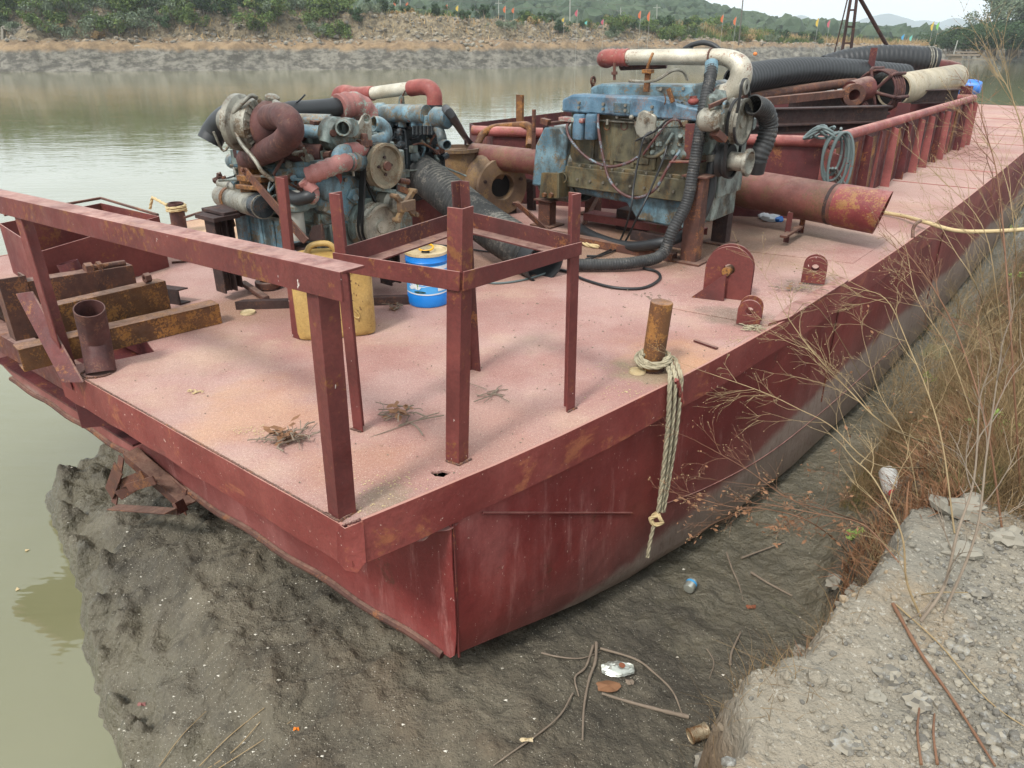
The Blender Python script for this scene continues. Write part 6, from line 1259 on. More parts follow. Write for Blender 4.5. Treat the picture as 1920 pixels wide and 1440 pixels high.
# gravel on the bank
def rocks(name, n, fn, smin, smax, label, seed, m='stone', pw=3.):
    r_ = np.random.default_rng(seed)
    base = []; 
    bm = bmesh.new(); bmesh.ops.create_icosphere(bm, subdivisions=1, radius=1); bv = np.array([v.co[:] for v in bm.verts]); bf = np.array([[v.index for v in f.verts] for f in bm.faces]); bm.free()
    ab_ = fn(r_, n); z = gh(ab_[:, 0], ab_[:, 1]); ok = z > -.75; ab_, z = ab_[ok], z[ok]; n = len(z)
    s = smin+(smax-smin)*r_.random(n)**pw
    V_ = np.repeat(bv[None], n, 0)*(1+.35*(r_.random((n, len(bv), 1))-.5)); V_ *= (.7+.6*r_.random((n, 1, 3))); V_[:, :, 2] *= .85
    th = r_.random(n)*6.28; c, s_ = np.cos(th)[:, None], np.sin(th)[:, None]; x = V_[:, :, 0]*c-V_[:, :, 1]*s_; y = V_[:, :, 0]*s_+V_[:, :, 1]*c
    V_[:, :, 0], V_[:, :, 1] = x, y; V_ *= s[:, None, None]
    V_[:, :, 0] += (C0.x+ab_[:, 0]*A.x+ab_[:, 1]*B.x)[:, None]; V_[:, :, 1] += (C0.y+ab_[:, 0]*A.y+ab_[:, 1]*B.y)[:, None]; V_[:, :, 2] += (z+s*.25)[:, None]
    F_ = (bf[None]+np.arange(n)[:, None, None]*len(bv)).reshape(-1, 3)
    o = big(name, V_.reshape(-1, 3), F_, M[m], False); return tag(o, label, 'gravel', kind='stuff')
def reg1(r_, n):
    a = r_.uniform(-2.2, 2.6, n); b = -1.5 - np.abs(r_.normal(0, .9, n)); k = (b < -1.72+.5*fbm(a*1.5, b*1.5, 3, 51)) | (r_.random(n) < .12); a, b = a[k], b[k]; return np.stack([a, b], 1)
def reg2(r_, n):
    a = r_.normal(-.1, .7, n); b = -2.2+r_.normal(0, .35, n); k = (b < -1.8+.5*fbm(a*1.5, b*1.5, 3, 51)) | (r_.random(n) < .15); a, b = a[k], b[k]; return np.stack([a, b], 1)
rocks('gravel', 24000, reg1, .002, .011, 'fine grey gravel covering the top of the bank', 1)
rocks('gravel', 8000, reg2, .003, .02, 'coarser broken grey stones spread over the gravel bank', 2, pw=4.)
def reg3(r_, n):
    a = r_.uniform(-1, 8, n); b = -1.25 - np.abs(r_.normal(0, .25, n)); return np.stack([a, b], 1)
rocks('earth_clods', 1500, reg3, .004, .03, 'loose clods and small stones on the crumbling edge of the bank', 3, 'ground', 3.)
def bigrock(px, py, s, label, seed, m='stone'):
    p = GA(px, py, s*.2); one('rock', m, lambda q: q.ball(p, (s, s*.8, s*.55), 8, rough=.7, seed=seed), label, 'rock', p, 'larger stones on the gravel bank', 0, 20)
for i, (px, py, s, l) in enumerate(((1655, 1095, .05, 'grey stone at the top of the gravel, under the brown weeds'), (1665, 1275, .045, 'light grey angular stone in the middle of the gravel'), (1720, 1322, .05, 'tan flat stone near the bottom of the gravel'), (1862, 1380, .045, 'rounded brownish stone at the lower right of the gravel'),
      (1805, 1205, .035, 'dark grey stone right of the upright weed stems on the gravel'), (1590, 1400, .04, 'tan clod of earth at the bottom left of the gravel'), (1752, 1000, .07, 'pale flat rock slab on the bank right of the white bottle'), (1800, 965, .10, 'broad pale concrete lump behind the gravel'), (1830, 1115, .04, 'grey stone at the right, beyond the weed stems'), (1330, 1432, .06, 'pale broken lump at the foot of the bank, bottom left of the gravel'), (1452, 1290, .055, 'pale block of broken crust on the bank edge above the rusty can'), (1500, 1225, .05, 'pale slab of crust on the bank edge, halfway up the gravel'), (1560, 1140, .07, 'pale angular slab on the bank edge below the brown weeds'), (1620, 1060, .06, 'pale lump of crust at the upper left corner of the gravel'), (1800, 1040, .06, 'flat pale slab in front of the broad concrete lump'), (1885, 1010, .06, 'pale slab at the right edge behind the gravel'), (1640, 1310, .03, 'small brown clod in the gravel left of the flat tan stone'))):
    bigrock(px, py, s, l, i, 'stone' if i < 6 or i in (8, 9) else 'concrete')
# ------------------------------------------------------------------ plants on the near bank
def branch(q, p, d, L, r, depth, rr, droop=.0, tips=None):
    n = 5; pts = [p]; dd = d.normalized()
    for i in range(n):
        dd = (dd + V((rr.gauss(0, .11), rr.gauss(0, .11), rr.gauss(0, .11)-droop))).normalized(); pts.append(pts[-1]+dd*L/n)
    q.tube(pts, lambda t: r*(1-.6*t), 4 if depth else 6, False)
    if tips is not None and depth == 0: tips.append(pts[-1]); tips.append(pts[3])
    if depth > 0:
        k = rr.randint(2, 4)
        for i in range(k):
            t = rr.uniform(.25, 1.0); j = min(n-1, int(t*n)); b = pts[j].lerp(pts[j+1], t*n-j if j < n else 0)
            ax = V((rr.gauss(0, 1), rr.gauss(0, 1), rr.gauss(0, 1))).normalized(); nd = (pts[j+1]-pts[j]).normalized()*.85 + ax*.5
            branch(q, b, nd, L*rr.uniform(.4, .68), max(r*.55, .0007), depth-1, rr, droop, tips)
def weed(pts, r, label, m='drystem', nb=9, bl=.4, depth=2, seed=0, pods=True, leaves=0, lm='dryleaf', name='dry_weed', side=None, group='tall dry weeds on the bank'):
    rr = random.Random(seed); P = [Y(*p) if len(p) == 3 else GA(*p) for p in pts]; C = cr(P, 6); t_ = thing(name, label, 'weed', P[0], group); tips = []
    r = r*.72; prt(t_, 'main_stem', m, lambda q: q.tube(C, lambda t: r*(1-.6*t)*(1+.1*math.sin(t*60)), 7, False), 0, 60)
    def mk(q):
        for i in range(nb):
            t = .25+.75*(i+rr.random()*.7)/nb; t = min(t, .97); j = int(t*(len(C)-1)); d = (C[j+1]-C[j]).normalized() if j+1 < len(C) else (C[-1]-C[-2]).normalized()
            ax = V((rr.gauss(0, 1), rr.gauss(0, .7), rr.gauss(0, 1))).normalized(); branch(q, C[j], d*.8+ax*.55, bl*(1.1-.6*t)*rr.uniform(.6, 1.2), r*.4, depth, rr, 0, tips)
        branch(q, C[-1], C[-1]-C[-2], bl*.6, r*.35, depth, rr, 0, tips)
    prt(t_, 'side_branches', m, mk, 0, 60)
    if pods:
        def pk(q):
            for p in tips:
                if rr.random() < .45: q.ball(p, rr.uniform(.0016, .0032), 2)
        tag(prt(t_, 'seed_heads', 'drystem', pk), kind='stuff')
    if leaves:
        def lk(q):
            for k in range(leaves):
                p = rr.choice(tips) + V((rr.gauss(0, .01), rr.gauss(0, .01), rr.gauss(0, .01))); d = V((rr.gauss(0, 1), rr.gauss(0, 1), rr.gauss(-.4, .6))).normalized(); s = d.cross(V((rr.gauss(0, 1), rr.gauss(0, 1), rr.gauss(0, 1)))).normalized(); l = rr.uniform(.012, .03)
                q.add([p, p+d*l*.5+s*l*.22, p+d*l, p+d*l*.5-s*l*.22], [(0, 1, 2, 3)])
        tag(prt(t_, 'dead_leaves', lm, lk), kind='stuff')
    return t_
weed([(1735, 900), (1665, 800, 2.75), (1590, 730, 2.8), (1520, 655, 2.9), (1470, 585, 3.0)], .0055, 'long straw weed leaning up left across the hull towards the pad eyes', nb=10, bl=.36, seed=1)
weed([(1722, 930), (1640, 870, 2.7), (1560, 800, 2.75), (1500, 768, 2.8), (1430, 735, 2.9), (1330, 700, 3.0)], .0045, 'thin straw weed reaching left across the hull just below the leaning one', nb=9, bl=.32, seed=2)
weed([(1640, 985), (1560, 960, 2.55), (1480, 935, 2.6), (1400, 880, 2.65), (1330, 840, 2.7)], .004, 'sprawling weed with fuzzy dried flowers beside the hanging rope', 'redstem', nb=9, bl=.28, seed=3, leaves=20)
weed([(1600, 1040), (1530, 985, 2.45), (1440, 955, 2.5), (1370, 950, 2.55), (1290, 930, 2.6)], .004, 'reddish weed lying low over the mud below the dried flower weed', 'redstem', nb=9, bl=.26, seed=4, leaves=90)
weed([(1690, 1060), (1620, 985, 2.4), (1540, 965, 2.4), (1440, 945, 2.45)], .005, 'tangled red brown weed with curled dead leaves at the bank edge', 'redstem', nb=10, bl=.24, seed=5, leaves=160)
weed([(1790, 1000), (1760, 800, 2.6), (1700, 640, 2.8), (1660, 560, 2.9), (1600, 540, 3.0)], .005, 'tall straw weed arching left in front of the hull, base beside the concrete lump', nb=9, bl=.34, seed=6)
weed([(1700, 880), (1560, 610, 3.3), (1480, 590, 3.4)], .003, 'very fine straw stalk curving over the deck edge', nb=6, bl=.3, seed=7, depth=1)
weed([(1880, 1000), (1850, 800, 2.5), (1800, 640, 2.7), (1750, 540, 2.8), (1690, 460, 2.9)], .006, 'thick red brown stem rising steeply from behind the gravel', 'redstem', nb=8, bl=.35, seed=8)
weed([(1915, 950), (1900, 700, 2.6), (1885, 480, 2.8), (1870, 330, 3.0), (1840, 220, 3.1)], .006, 'tallest red brown stem at the right edge of the picture', 'redstem', nb=9, bl=.4, seed=9)
weed([(1900, 820), (1870, 560, 3.0), (1840, 420, 3.1), (1760, 330, 3.3)], .004, 'airy straw weed with drooping seed sprays over the far deck', nb=9, bl=.42, seed=10)
weed([(1915, 760), (1905, 480, 3.2), (1880, 320, 3.4), (1830, 240, 3.6)], .004, 'airy straw weed nearest the far stern deck, at the right edge', nb=9, bl=.4, seed=11)
weed([(1940, 560, 3.2), (1925, 300, 3.4), (1900, 190, 3.5), (1870, 130, 3.6)], .005, 'pale bare branch reaching in from the right edge over the water', nb=10, bl=.4, seed=12)
weed([(1726, 1165), (1770, 1100, 1.95), (1795, 1000, 2.0), (1826, 900, 2.1), (1836, 760, 2.2)], .009, 'thick grey upright stem growing out of the gravel', 'bark', nb=5, bl=.3, seed=13, depth=1, pods=False)
weed([(1728, 1160), (1700, 1090, 1.95), (1690, 1000, 2.0), (1640, 900, 2.1), (1600, 860, 2.2)], .006, 'forked straw stem growing from the same foot as the thick grey stem', 'drystem', nb=6, bl=.3, seed=14, depth=1)
weed([(1770, 1150), (1830, 1000, 2.0), (1850, 850, 2.1), (1880, 640, 2.2)], .007, 'second grey stem growing from the gravel, right of the thick one', 'bark', nb=6, bl=.35, seed=15, depth=1)
weed([(1740, 1010), (1700, 830, 3.0), (1650, 740, 3.2), (1620, 640, 3.4)], .004, 'straw weed in the middle of the thicket by the hull', nb=9, bl=.3, seed=16, leaves=30)
weed([(1830, 860), (1780, 660, 3.4), (1720, 560, 3.6), (1700, 470, 3.8)], .005, 'bushy dry weed behind the thicket, level with the tow rope', nb=9, bl=.35, seed=17)
weed([(1880, 700), (1840, 560, 4.0), (1790, 470, 4.2), (1750, 400, 4.4)], .005, 'bushy dry weed beyond the tow rope', nb=8, bl=.35, seed=18)
stick([(1672, 1140), (1722, 1230), (1790, 1330), (1862, 1445)], .0065, 'long red brown cane lying diagonally over the gravel', 'redstem', 'canes lying on the gravel', .012, 'cane')
stick([(1678, 1140), (1760, 1215), (1850, 1320), (1950, 1390)], .003, 'thin straw stalk lying above the long red brown cane', 'drystem', 'canes lying on the gravel', .012, 'cane')
stick([(1725, 1440), (1718, 1380), (1722, 1330)], .0045, 'short brown cane at the bottom, left of its pair', 'redstem', 'canes lying on the gravel', .01, 'cane')
stick([(1755, 1440), (1748, 1385), (1750, 1345)], .0045, 'short brown cane at the bottom, right of its pair', 'redstem', 'canes lying on the gravel', .01, 'cane')
stick([(1520, 1200), (1600, 1190), (1700, 1170), (1760, 1110)], .0035, 'dark thin twig running across the edge of the gravel', 'bark', 'canes lying on the gravel', .012, 'cane')
stick([(1650, 1120), (1730, 1128), (1810, 1125)], .003, 'thin straw twig lying across the top of the gravel', 'drystem', 'canes lying on the gravel', .03, 'cane')
def blades(name, n, fn, m, label, seed, hmin, hmax, wd, lean=.5, seg=4, z0=None):
    r_ = np.random.default_rng(seed); xy, z = fn(r_, n); n = len(z)
    h = hmin+(hmax-hmin)*r_.random(n)**1.6; th = r_.random(n)*6.28; le = (r_.random(n)*lean*1.3)[:, None]; dx, dy = np.cos(th), np.sin(th)
    t = np.linspace(0, 1, seg+1)[None]; wob = (r_.random((n, seg+1))-.5)*.07
    px = xy[:, :1] + (dx[:, None]*le*t**1.6 + wob*dy[:, None])*h[:, None]; py = xy[:, 1:] + (dy[:, None]*le*t**1.6 + wob*dx[:, None])*h[:, None]; pz = z[:, None] + h[:, None]*t*np.sqrt(np.maximum(.1, 1-le**2*.6))
    wv = wd*(1-.75*t)*(.6+.8*r_.random((n, 1))); a2 = r_.random(n)*6.28; wx, wy = np.cos(a2)[:, None]*wv, np.sin(a2)[:, None]*wv
    Lf = np.stack([px-wx, py-wy, pz], -1); Rt = np.stack([px+wx, py+wy, pz+wv*.4], -1); vs = np.stack([Lf, Rt], 2).reshape(n, -1, 3); k = 2*(seg+1)
    f = np.array([[2*i, 2*i+1, 2*i+3, 2*i+2] for i in range(seg)]); F_ = (f[None]+np.arange(n)[:, None, None]*k).reshape(-1, 4)
    o = big(name, vs.reshape(-1, 3), F_, M[m], False); return tag(o, label, 'grass', kind='stuff')
def ab2xy(a, b): return np.stack([C0.x+a*A.x+b*B.x, C0.y+a*A.y+b*B.y], 1)
def bf1(r_, n):
    a = 1.75+np.abs(r_.normal(0, 3.0, n)); b = -1.2-np.abs(r_.normal(.3, .7, n))-.25*sstep(-a, -3.2, -1.8)*1.2; z = gh(a, b); ok = (z > -1.5) & (a < 20) & ((a > 3.7) | (b < -1.62)) & (fbm(a*1.6, b*1.6, 3, 12) > -.2); a, b, z = a[ok], b[ok], z[ok]; return ab2xy(a, b), z-.01
blades('dry_undergrowth', 60000, bf1, 'brush', 'tangle of dry straw undergrowth covering the bank slope beside the hull', 1, .05, .34, .0014, 1.1)
def bf4(r_, n):
    a = 2.9+np.abs(r_.normal(0, 4.2, n)); b = -.98-np.abs(r_.normal(0, .6, n)); z = gh(a, b); ok = (z > -1.68) & (a < 18) & ((a > 3.9) | (b < -1.9)) & (fbm(a*1.9, b*1.9, 3, 31) > -.12); a, b, z = a[ok], b[ok], z[ok]; return ab2xy(a, b), z-.01
blades('dry_undergrowth', 30000, bf4, 'brush', 'dense dry straw thicket at the foot of the bank against the hull', 7, .1, .42, .0016, 1.2, 5)
def bf3(r_, n):
    a = 1.6+np.abs(r_.normal(0, 3.5, n)); b = -1.3-np.abs(r_.normal(.3, .6, n)); z = gh(a, b); ok = (z > -1.45) & (fbm(a*2.2, b*2.2, 3, 22) > .02); a, b, z = a[ok], b[ok], z[ok]; return ab2xy(a, b), z-.01
blades('dead_leaf_litter', 34000, bf3, 'dryleaf', 'curled dead brown leaves among the dry undergrowth', 2, .02, .2, .0045, 1.2, 3)
def bf2(r_, n):
    a = r_.normal(.75, .5, n); b = -1.42+r_.normal(0, .10, n); z = gh(a, b); ok = (z > -1.25) & (a > .2); a, b, z = a[ok], b[ok], z[ok]; return ab2xy(a, b), z
blades('dry_grass', 1500, bf2, 'brush', 'wispy dry grass hanging on the crumbling bank edge above the mud', 3, .04, .2, .0012, 1.3)
def leafplant(px, py, s, label, seed, dz=0):
    rr = random.Random(seed); c = GA(px, py); t_ = thing('leafy_weed', label, 'weed', c, 'small green weeds on the bank'); P = []
    def stm(q):
        for k in range(5):
            e = c+V((rr.gauss(0, s*.5), rr.gauss(0, s*.4), s*rr.uniform(.6, 1.5))); q.tube(cr([c, c.lerp(e, .5)+V((0, 0, s*.15)), e], 3), .0018, 4, False); P.append(e); P.append(c.lerp(e, .6)+V((0, 0, s*.1)))
    prt(t_, 'stem', 'leaf', stm)
    def lv_(q):
        for k in range(52):
            p = rr.choice(P); d = V((rr.gauss(0, 1), rr.gauss(0, 1), rr.gauss(.1, .5))).normalized(); sd2 = d.cross(UP).normalized(); l = s*rr.uniform(.25, .5)
            q.add([p, p+d*l*.35+sd2*l*.22, p+d*l*.75+sd2*l*.16-UP*l*.05, p+d*l-UP*l*.12, p+d*l*.75-sd2*l*.16-UP*l*.05, p+d*l*.35-sd2*l*.22], [(0, 1, 2, 3, 4, 5)])
    prt(t_, 'leaves', 'leaf', lv_)
for i, (px, py, s, l) in enumerate(((1740, 720, .07, 'green weed deep in the dry thicket, level with the straw stems'), (1825, 745, .09, 'bright green weed in the middle of the dry thicket'), (1880, 730, .06, 'green weed at the right edge above the bright one'), (1880, 820, .06, 'small green weed low in the thicket near the right edge'),
    (1795, 900, .06, 'green weed just behind the pale concrete lump'), (1595, 1020, .05, 'yellowish green sprig in the brown tangle at the bank edge'), (1905, 530, .10, 'green leaves at the right edge beyond the thicket'), (1740, 835, .05, 'tiny green sprout at the foot of the straw thicket'), (1900, 440, .1, 'green leaves under the tow rope at the right edge'))): leafplant(px, py, s*1.35, l, i)

# bushy dry weeds of the thicket: one built, the others copied
def bush_proto():
    rr = random.Random(77); r_ = thing('dry_bush', 'x', 'weed', (0, 0, 0), 'bushy dry weeds of the thicket'); tips = []
    q = MB(); 
    for k in range(11): branch(q, V((rr.gauss(0, .03), rr.gauss(0, .03), 0)), V((rr.gauss(0, .35), rr.gauss(0, .35), 1)), rr.uniform(.35, .62), .0028, 2, rr, 0, tips)
    q.build('stems', M['drystem'], r_, ang=60)
    q = MB()
    for p in tips:
        if rr.random() < .6: q.ball(p, rr.uniform(.0015, .003), 2)
    o = q.build('seed_heads', M['drystem'], r_); return r_
bp_ = bush_proto(); rr = random.Random(5)
BL = [(1668, 775, 1.0, 'leftmost, leaning on the hull'), (1700, 735, 1.1, 'second from the left, against the hull'), (1700, 780, .9, 'low at the left, above the white bottle'), (1735, 770, 1.1, 'in the middle of the thicket'), (1730, 700, 1.0, 'behind the middle of the thicket'), (1760, 830, .9, 'just behind the concrete lump'),
      (1785, 740, 1.1, 'right of the middle of the thicket'), (1760, 640, 1.1, 'by the hull, below the tow rope'), (1800, 600, 1.2, 'far back by the hull, below the tow rope'), (1830, 800, 1., 'right of the concrete lump'), (1840, 680, 1.1, 'at the right of the thicket'), (1850, 560, 1.2, 'at the far right below the tow rope'), (1880, 500, 1.2, 'farthest back, at the right edge'), (1885, 720, 1.1, 'at the right edge level with the thicket'), (1650, 1010, .55, 'small, at the left end of the gravel edge'), (1900, 900, .9, 'at the right edge beside the gravel')]
for i, (px, py, s_, l) in enumerate(BL):
    c = GA(px, py)
    if i == 0: o = bp_
    else:
        o = bp_.copy(); COL.objects.link(o)
        for ch in list(bp_.children): c2 = ch.copy(); COL.objects.link(c2); c2.parent = o
    o.location = c; o.rotation_euler = (rr.uniform(-.2, .2), rr.uniform(-.25, .15), rr.uniform(0, 6.28)); o.scale = (s_, s_, s_); o['label'] = 'bushy dry straw weed ' + l
# ------------------------------------------------------------------ far bank plants
def farz(x, d):
    i = int(np.clip((x+120)/.45, 0, len(us)-1)); j = int(np.argmin(np.abs(ds-d))); return float(Zf[i, j])
def shrub_proto(seed, w_, h_, n, leaf, mat, tall=False, name='shrub'):
    r_ = np.random.default_rng(seed); nc = 14 if not tall else 26
    cc_ = np.stack([r_.normal(0, w_*.32, nc), r_.normal(0, w_*.32, nc), h_*(.25+.65*r_.random(nc)) if not tall else h_*(.38+.6*r_.random(nc))], 1); cr_ = w_*(.14+.16*r_.random(nc))
    k = r_.integers(0, nc, n); d = r_.normal(0, 1, (n, 3)); d /= np.linalg.norm(d, axis=1)[:, None]; rad = r_.random(n)**.45; P = cc_[k]+d*(cr_[k]*rad)[:, None]*np.array([1, 1, .8]); P[:, 2] = np.maximum(P[:, 2], .05)
    u = r_.normal(0, 1, (n, 3)); u /= np.linalg.norm(u, axis=1)[:, None]; v = np.cross(u, r_.normal(0, 1, (n, 3))); v /= np.linalg.norm(v, axis=1)[:, None]; s = leaf*(.5+r_.random((n, 1)))
    vs = np.stack([P-u*s, P+v*s*.5, P+u*s, P-v*s*.5], 1).reshape(-1, 3); f = np.arange(n*4).reshape(n, 4)
    crown = big('crown', vs, f, mat, False)
    q = MB(); rr = random.Random(seed)
    for i in range(6 if not tall else 9):
        c = cc_[i]; b0 = V((rr.gauss(0, w_*.05), rr.gauss(0, w_*.05), -.3)); 
        if tall: b0 = V((0, 0, -.5))
        q.tube(cr([b0, V((b0.x*.5+c[0]*.4, b0.y*.5+c[1]*.4, c[2]*.55)), V(c)], 3), lambda t: (h_*.022)*(1-.7*t), 5, False)
    tr = q.build('trunk' if tall else 'stems', M['bark']); return crown, tr
PR = [shrub_proto(1, 2.6, 1.7, 1500, .11, M['shrub']), shrub_proto(2, 3.4, 2.2, 2000, .12, M['shrub']), shrub_proto(3, 2.2, 2.4, 1500, .12, M['shrubd']), shrub_proto(4, 3., 1.5, 1400, .10, M['shrubg']),
      shrub_proto(5, 7, 8.5, 6500, .17, M['shrubg'], True), shrub_proto(6, 7., 5.0, 6500, .19, M['shrubd'], True), shrub_proto(7, 2., 1.2, 1100, .11, M['drygrass'])]
used = set()
def plant(k, loc, sc_, rz, name, label, cat, group):
    r_ = thing(name, label, cat, loc, group); r_.rotation_euler = (0, 0, rz); r_.scale = (sc_, sc_, sc_)
    for src in PR[k]:
        o = src if (k, src.name) not in used and (used.add((k, src.name)) or True) else src.copy()
        if o is not src: COL.objects.link(o)
        o.parent = r_
    return r_
rr = random.Random(21)
def place(px): 
    for lim, w_ in ((110, 'at the left edge of the picture'), (230, 'above the left end of the bow rail'), (360, 'above the middle of the bow rail'), (470, 'above the black elbow hose of the left engine'), (600, 'above the left engine turbocharger'), (720, 'above the left engine pulley'), (860, 'above the red and silver pipe'), (980, 'above the pump casing'), (1110, 'just left of the silver elbow pipe'), (1240, 'above the silver elbow pipe'), (1330, 'above the belt pulleys of the right engine'), (1450, 'above the nearest black hose'), (1560, 'left of the lattice mast'), (1660, 'between the legs of the lattice mast'), (9999, 'right of the lattice mast')):
        if px < lim: return w_
KIND = {0: 'bushy green far-bank shrub', 1: 'broad green far-bank shrub', 2: 'dark upright far-bank shrub', 3: 'low grey green far-bank shrub', 6: 'dry tan far-bank shrub'}
def sc_pl(px0, px1, n, d0, d1, kinds, s0, s1):
    for i in range(n):
        px = rr.uniform(px0, px1); d = rr.uniform(d0, d1); y = farline((px-960)/F*95)+d; x = (px-960)/F*y*.945; y = farline(x)+d; x = (px-960)/F*y*.945; y = farline(x)+d
        k = rr.choice(kinds); plant(k, V((x, y, farz(x, d)-.1)), rr.uniform(s0, s1), rr.uniform(0, 6.28), 'shrub', KIND[k]+' '+place(px), 'shrub', 'shrubs along the far bank')
sc_pl(-60, 320, 40, 7, 12, [0, 1, 1, 3, 0], .9, 1.5); sc_pl(320, 660, 40, 7, 13, [0, 1, 1, 2, 3], .8, 1.5); sc_pl(-20, 240, 10, 6, 8, [0, 1, 3, 6], .7, 1.1)
sc_pl(620, 960, 20, 8, 14, [0, 2, 3, 3, 6], .5, 1.0); sc_pl(960, 1180, 18, 7.5, 14, [0, 2, 3, 6], .5, 1.1); sc_pl(1140, 1280, 16, 7, 12, [2, 3, 1, 0], .7, 1.15)
sc_pl(1240, 1540, 40, 6, 14, [0, 1, 1, 3, 6, 2], .8, 1.25); sc_pl(1540, 1760, 22, 8, 16, [0, 3, 6, 2, 1], .7, 1.1)
for i in range(18):
    px = 1765+i*10+rr.uniform(-5, 5); y = rr.uniform(132, 145); x = (px-960)/F*y*.93; k = 5 if i % 3 else 2
    plant(5, V((x, y, -.6)), rr.uniform(.6, .95), rr.uniform(0, 6.28), 'dark_tree', ('dense dark green tree on the far right shore ' + ('behind the raft' if px < 1860 else 'right of the raft')), 'tree', 'dark trees on the far right shore')
for i, (px, y, s, l) in enumerate(((1845, 140, 1.05, 'feathery open-crowned tree rising above the dark thicket, leftmost of three'), (1885, 142, 1.25, 'tallest feathery tree above the dark thicket, middle of three'), (1925, 138, 1.3, 'feathery tree at the right edge above the dark thicket'))):
    plant(4, V(((px-960)/F*y*.93, y, -.3)), s, i*1.3, 'feathery_tree', l, 'tree', None)
for i in range(5):
    px = 735+i*25; plant(1, V(((px-960)/F*150*.93, 150, 3.4)), 1.4, i*1.1, 'shrub', 'bush behind the bank crest, in front of the wooded hill', 'shrub', 'bushes behind the bank crest')
# reeds
def rf(px0, px1, d0, d1, thr=0):
    def fn(r_, n):
        px = r_.uniform(px0, px1, n); d = r_.uniform(d0, d1, n); x = (px-960)/F*112*.945; y = farline(x)+d; x = (px-960)/F*y*.945; y = farline(x)+d
        i = np.clip(((x+120)/.45).astype(int), 0, len(us)-1); j = np.array([int(np.argmin(np.abs(ds-q))) for q in d]); z = Zf[i, j]; return np.stack([x, y], 1), z-.1
    return fn
blades('dry_reeds', 15000, rf(1230, 1780, 8, 17), 'drygrass', 'tan dry reeds along the crest of the far bank', 5, 1.0, 2.0, .05, .5, 3)
blades('dry_reeds', 6000, rf(-60, 1230, 6.5, 14), 'drygrass', 'patchy dry grass on the rocky far bank', 6, .2, .8, .05, .9, 3)
blades('green_reeds', 9000, rf(1230, 1560, 6.5, 12), 'shrub', 'green reeds low on the far bank', 7, .7, 1.5, .05, .6, 3)
# rubble on the far bank
r_ = np.random.default_rng(3); n_ = 5200; px_ = r_.uniform(-60, 1700, n_); d_ = r_.uniform(3, 12, n_); x_ = (px_-960)/F*100*.945; y_ = farline(x_)+d_; x_ = (px_-960)/F*y_*.945; y_ = farline(x_)+d_
i_ = np.clip(((x_+120)/.45).astype(int), 0, len(us)-1); j_ = np.array([int(np.argmin(np.abs(ds-q))) for q in d_]); z_ = Zf[i_, j_]
bm = bmesh.new(); bmesh.ops.create_icosphere(bm, subdivisions=1, radius=1); bv = np.array([v.co[:] for v in bm.verts]); bf_ = np.array([[v.index for v in f.verts] for f in bm.faces]); bm.free()
s_ = .05+.32*r_.random(n_)**3.5; VV = np.repeat(bv[None], n_, 0)*(1+.6*(r_.random((n_, len(bv), 1))-.5))*s_[:, None, None]*np.array([1.2, 1, .8]); VV[:, :, 0] += x_[:, None]; VV[:, :, 1] += y_[:, None]; VV[:, :, 2] += z_[:, None]
o = big('bank_rubble', VV.reshape(-1, 3), (bf_[None]+np.arange(n_)[:, None, None]*len(bv)).reshape(-1, 3), M['stone'], False); tag(o, 'pale rubble and clods strewn over the far bank', 'rubble', kind='stuff')
# hill with forest
HX = [Y(px, py, 430) for px, py in ((-300, -60), (300, -50), (700, -40), (900, -45), (1100, -30), (1200, -14), (1250, 6), (1300, 24), (1350, 34), (1400, 44), (1450, 56), (1500, 68), (1600, 80))]
hx = np.array([p.x for p in HX]); hz_ = np.array([p.z for p in HX])
def hillh(x, y): return 1.0 + np.interp(x, hx, hz_-6)*np.maximum(0, 1-((y-430)/170)**2) + fbm(x*.02, y*.02, 4, 2)*10*np.clip((430-np.abs(y-430)-250)/150, 0, 1)*np.clip(np.interp(x, hx, hz_)/20, 0, 1)
gx = np.arange(-420, 260, 6.); gy = np.arange(262, 600, 8.); GX, GY = np.meshgrid(gx, gy, indexing='ij'); n, k = GX.shape; idx = np.arange(n*k).reshape(n, k)
o = big('hill', np.stack([GX, GY, np.maximum(hillh(GX, GY), .2)], -1), np.stack([idx[:-1, :-1], idx[1:, :-1], idx[1:, 1:], idx[:-1, 1:]], -1).reshape(-1, 4), M['hill']); tag(o, kind='structure')
n_ = 5200; r_ = np.random.default_rng(8); x_ = r_.uniform(-150, 215, n_); y_ = 270+170*r_.random(n_)**.8; z_ = hillh(x_, y_); bm = bmesh.new(); bmesh.ops.create_icosphere(bm, subdivisions=2, radius=1); bv = np.array([v.co[:] for v in bm.verts]); bf_ = np.array([[v.index for v in f.verts] for f in bm.faces]); bm.free()
s_ = 1.6+2.4*r_.random(n_)**1.5; VV = np.repeat(bv[None], n_, 0)*(1+.55*(r_.random((n_, len(bv), 1))-.5))*s_[:, None, None]; VV[:, :, 0] += x_[:, None]; VV[:, :, 1] += y_[:, None]; VV[:, :, 2] += (z_+s_*.5)[:, None]
o = big('hill_forest', VV.reshape(-1, 3), (bf_[None]+np.arange(n_)[:, None, None]*len(bv)).reshape(-1, 3), M['hill'], False); tag(o, 'dense woodland covering the hill behind the far bank', 'woodland', kind='stuff')
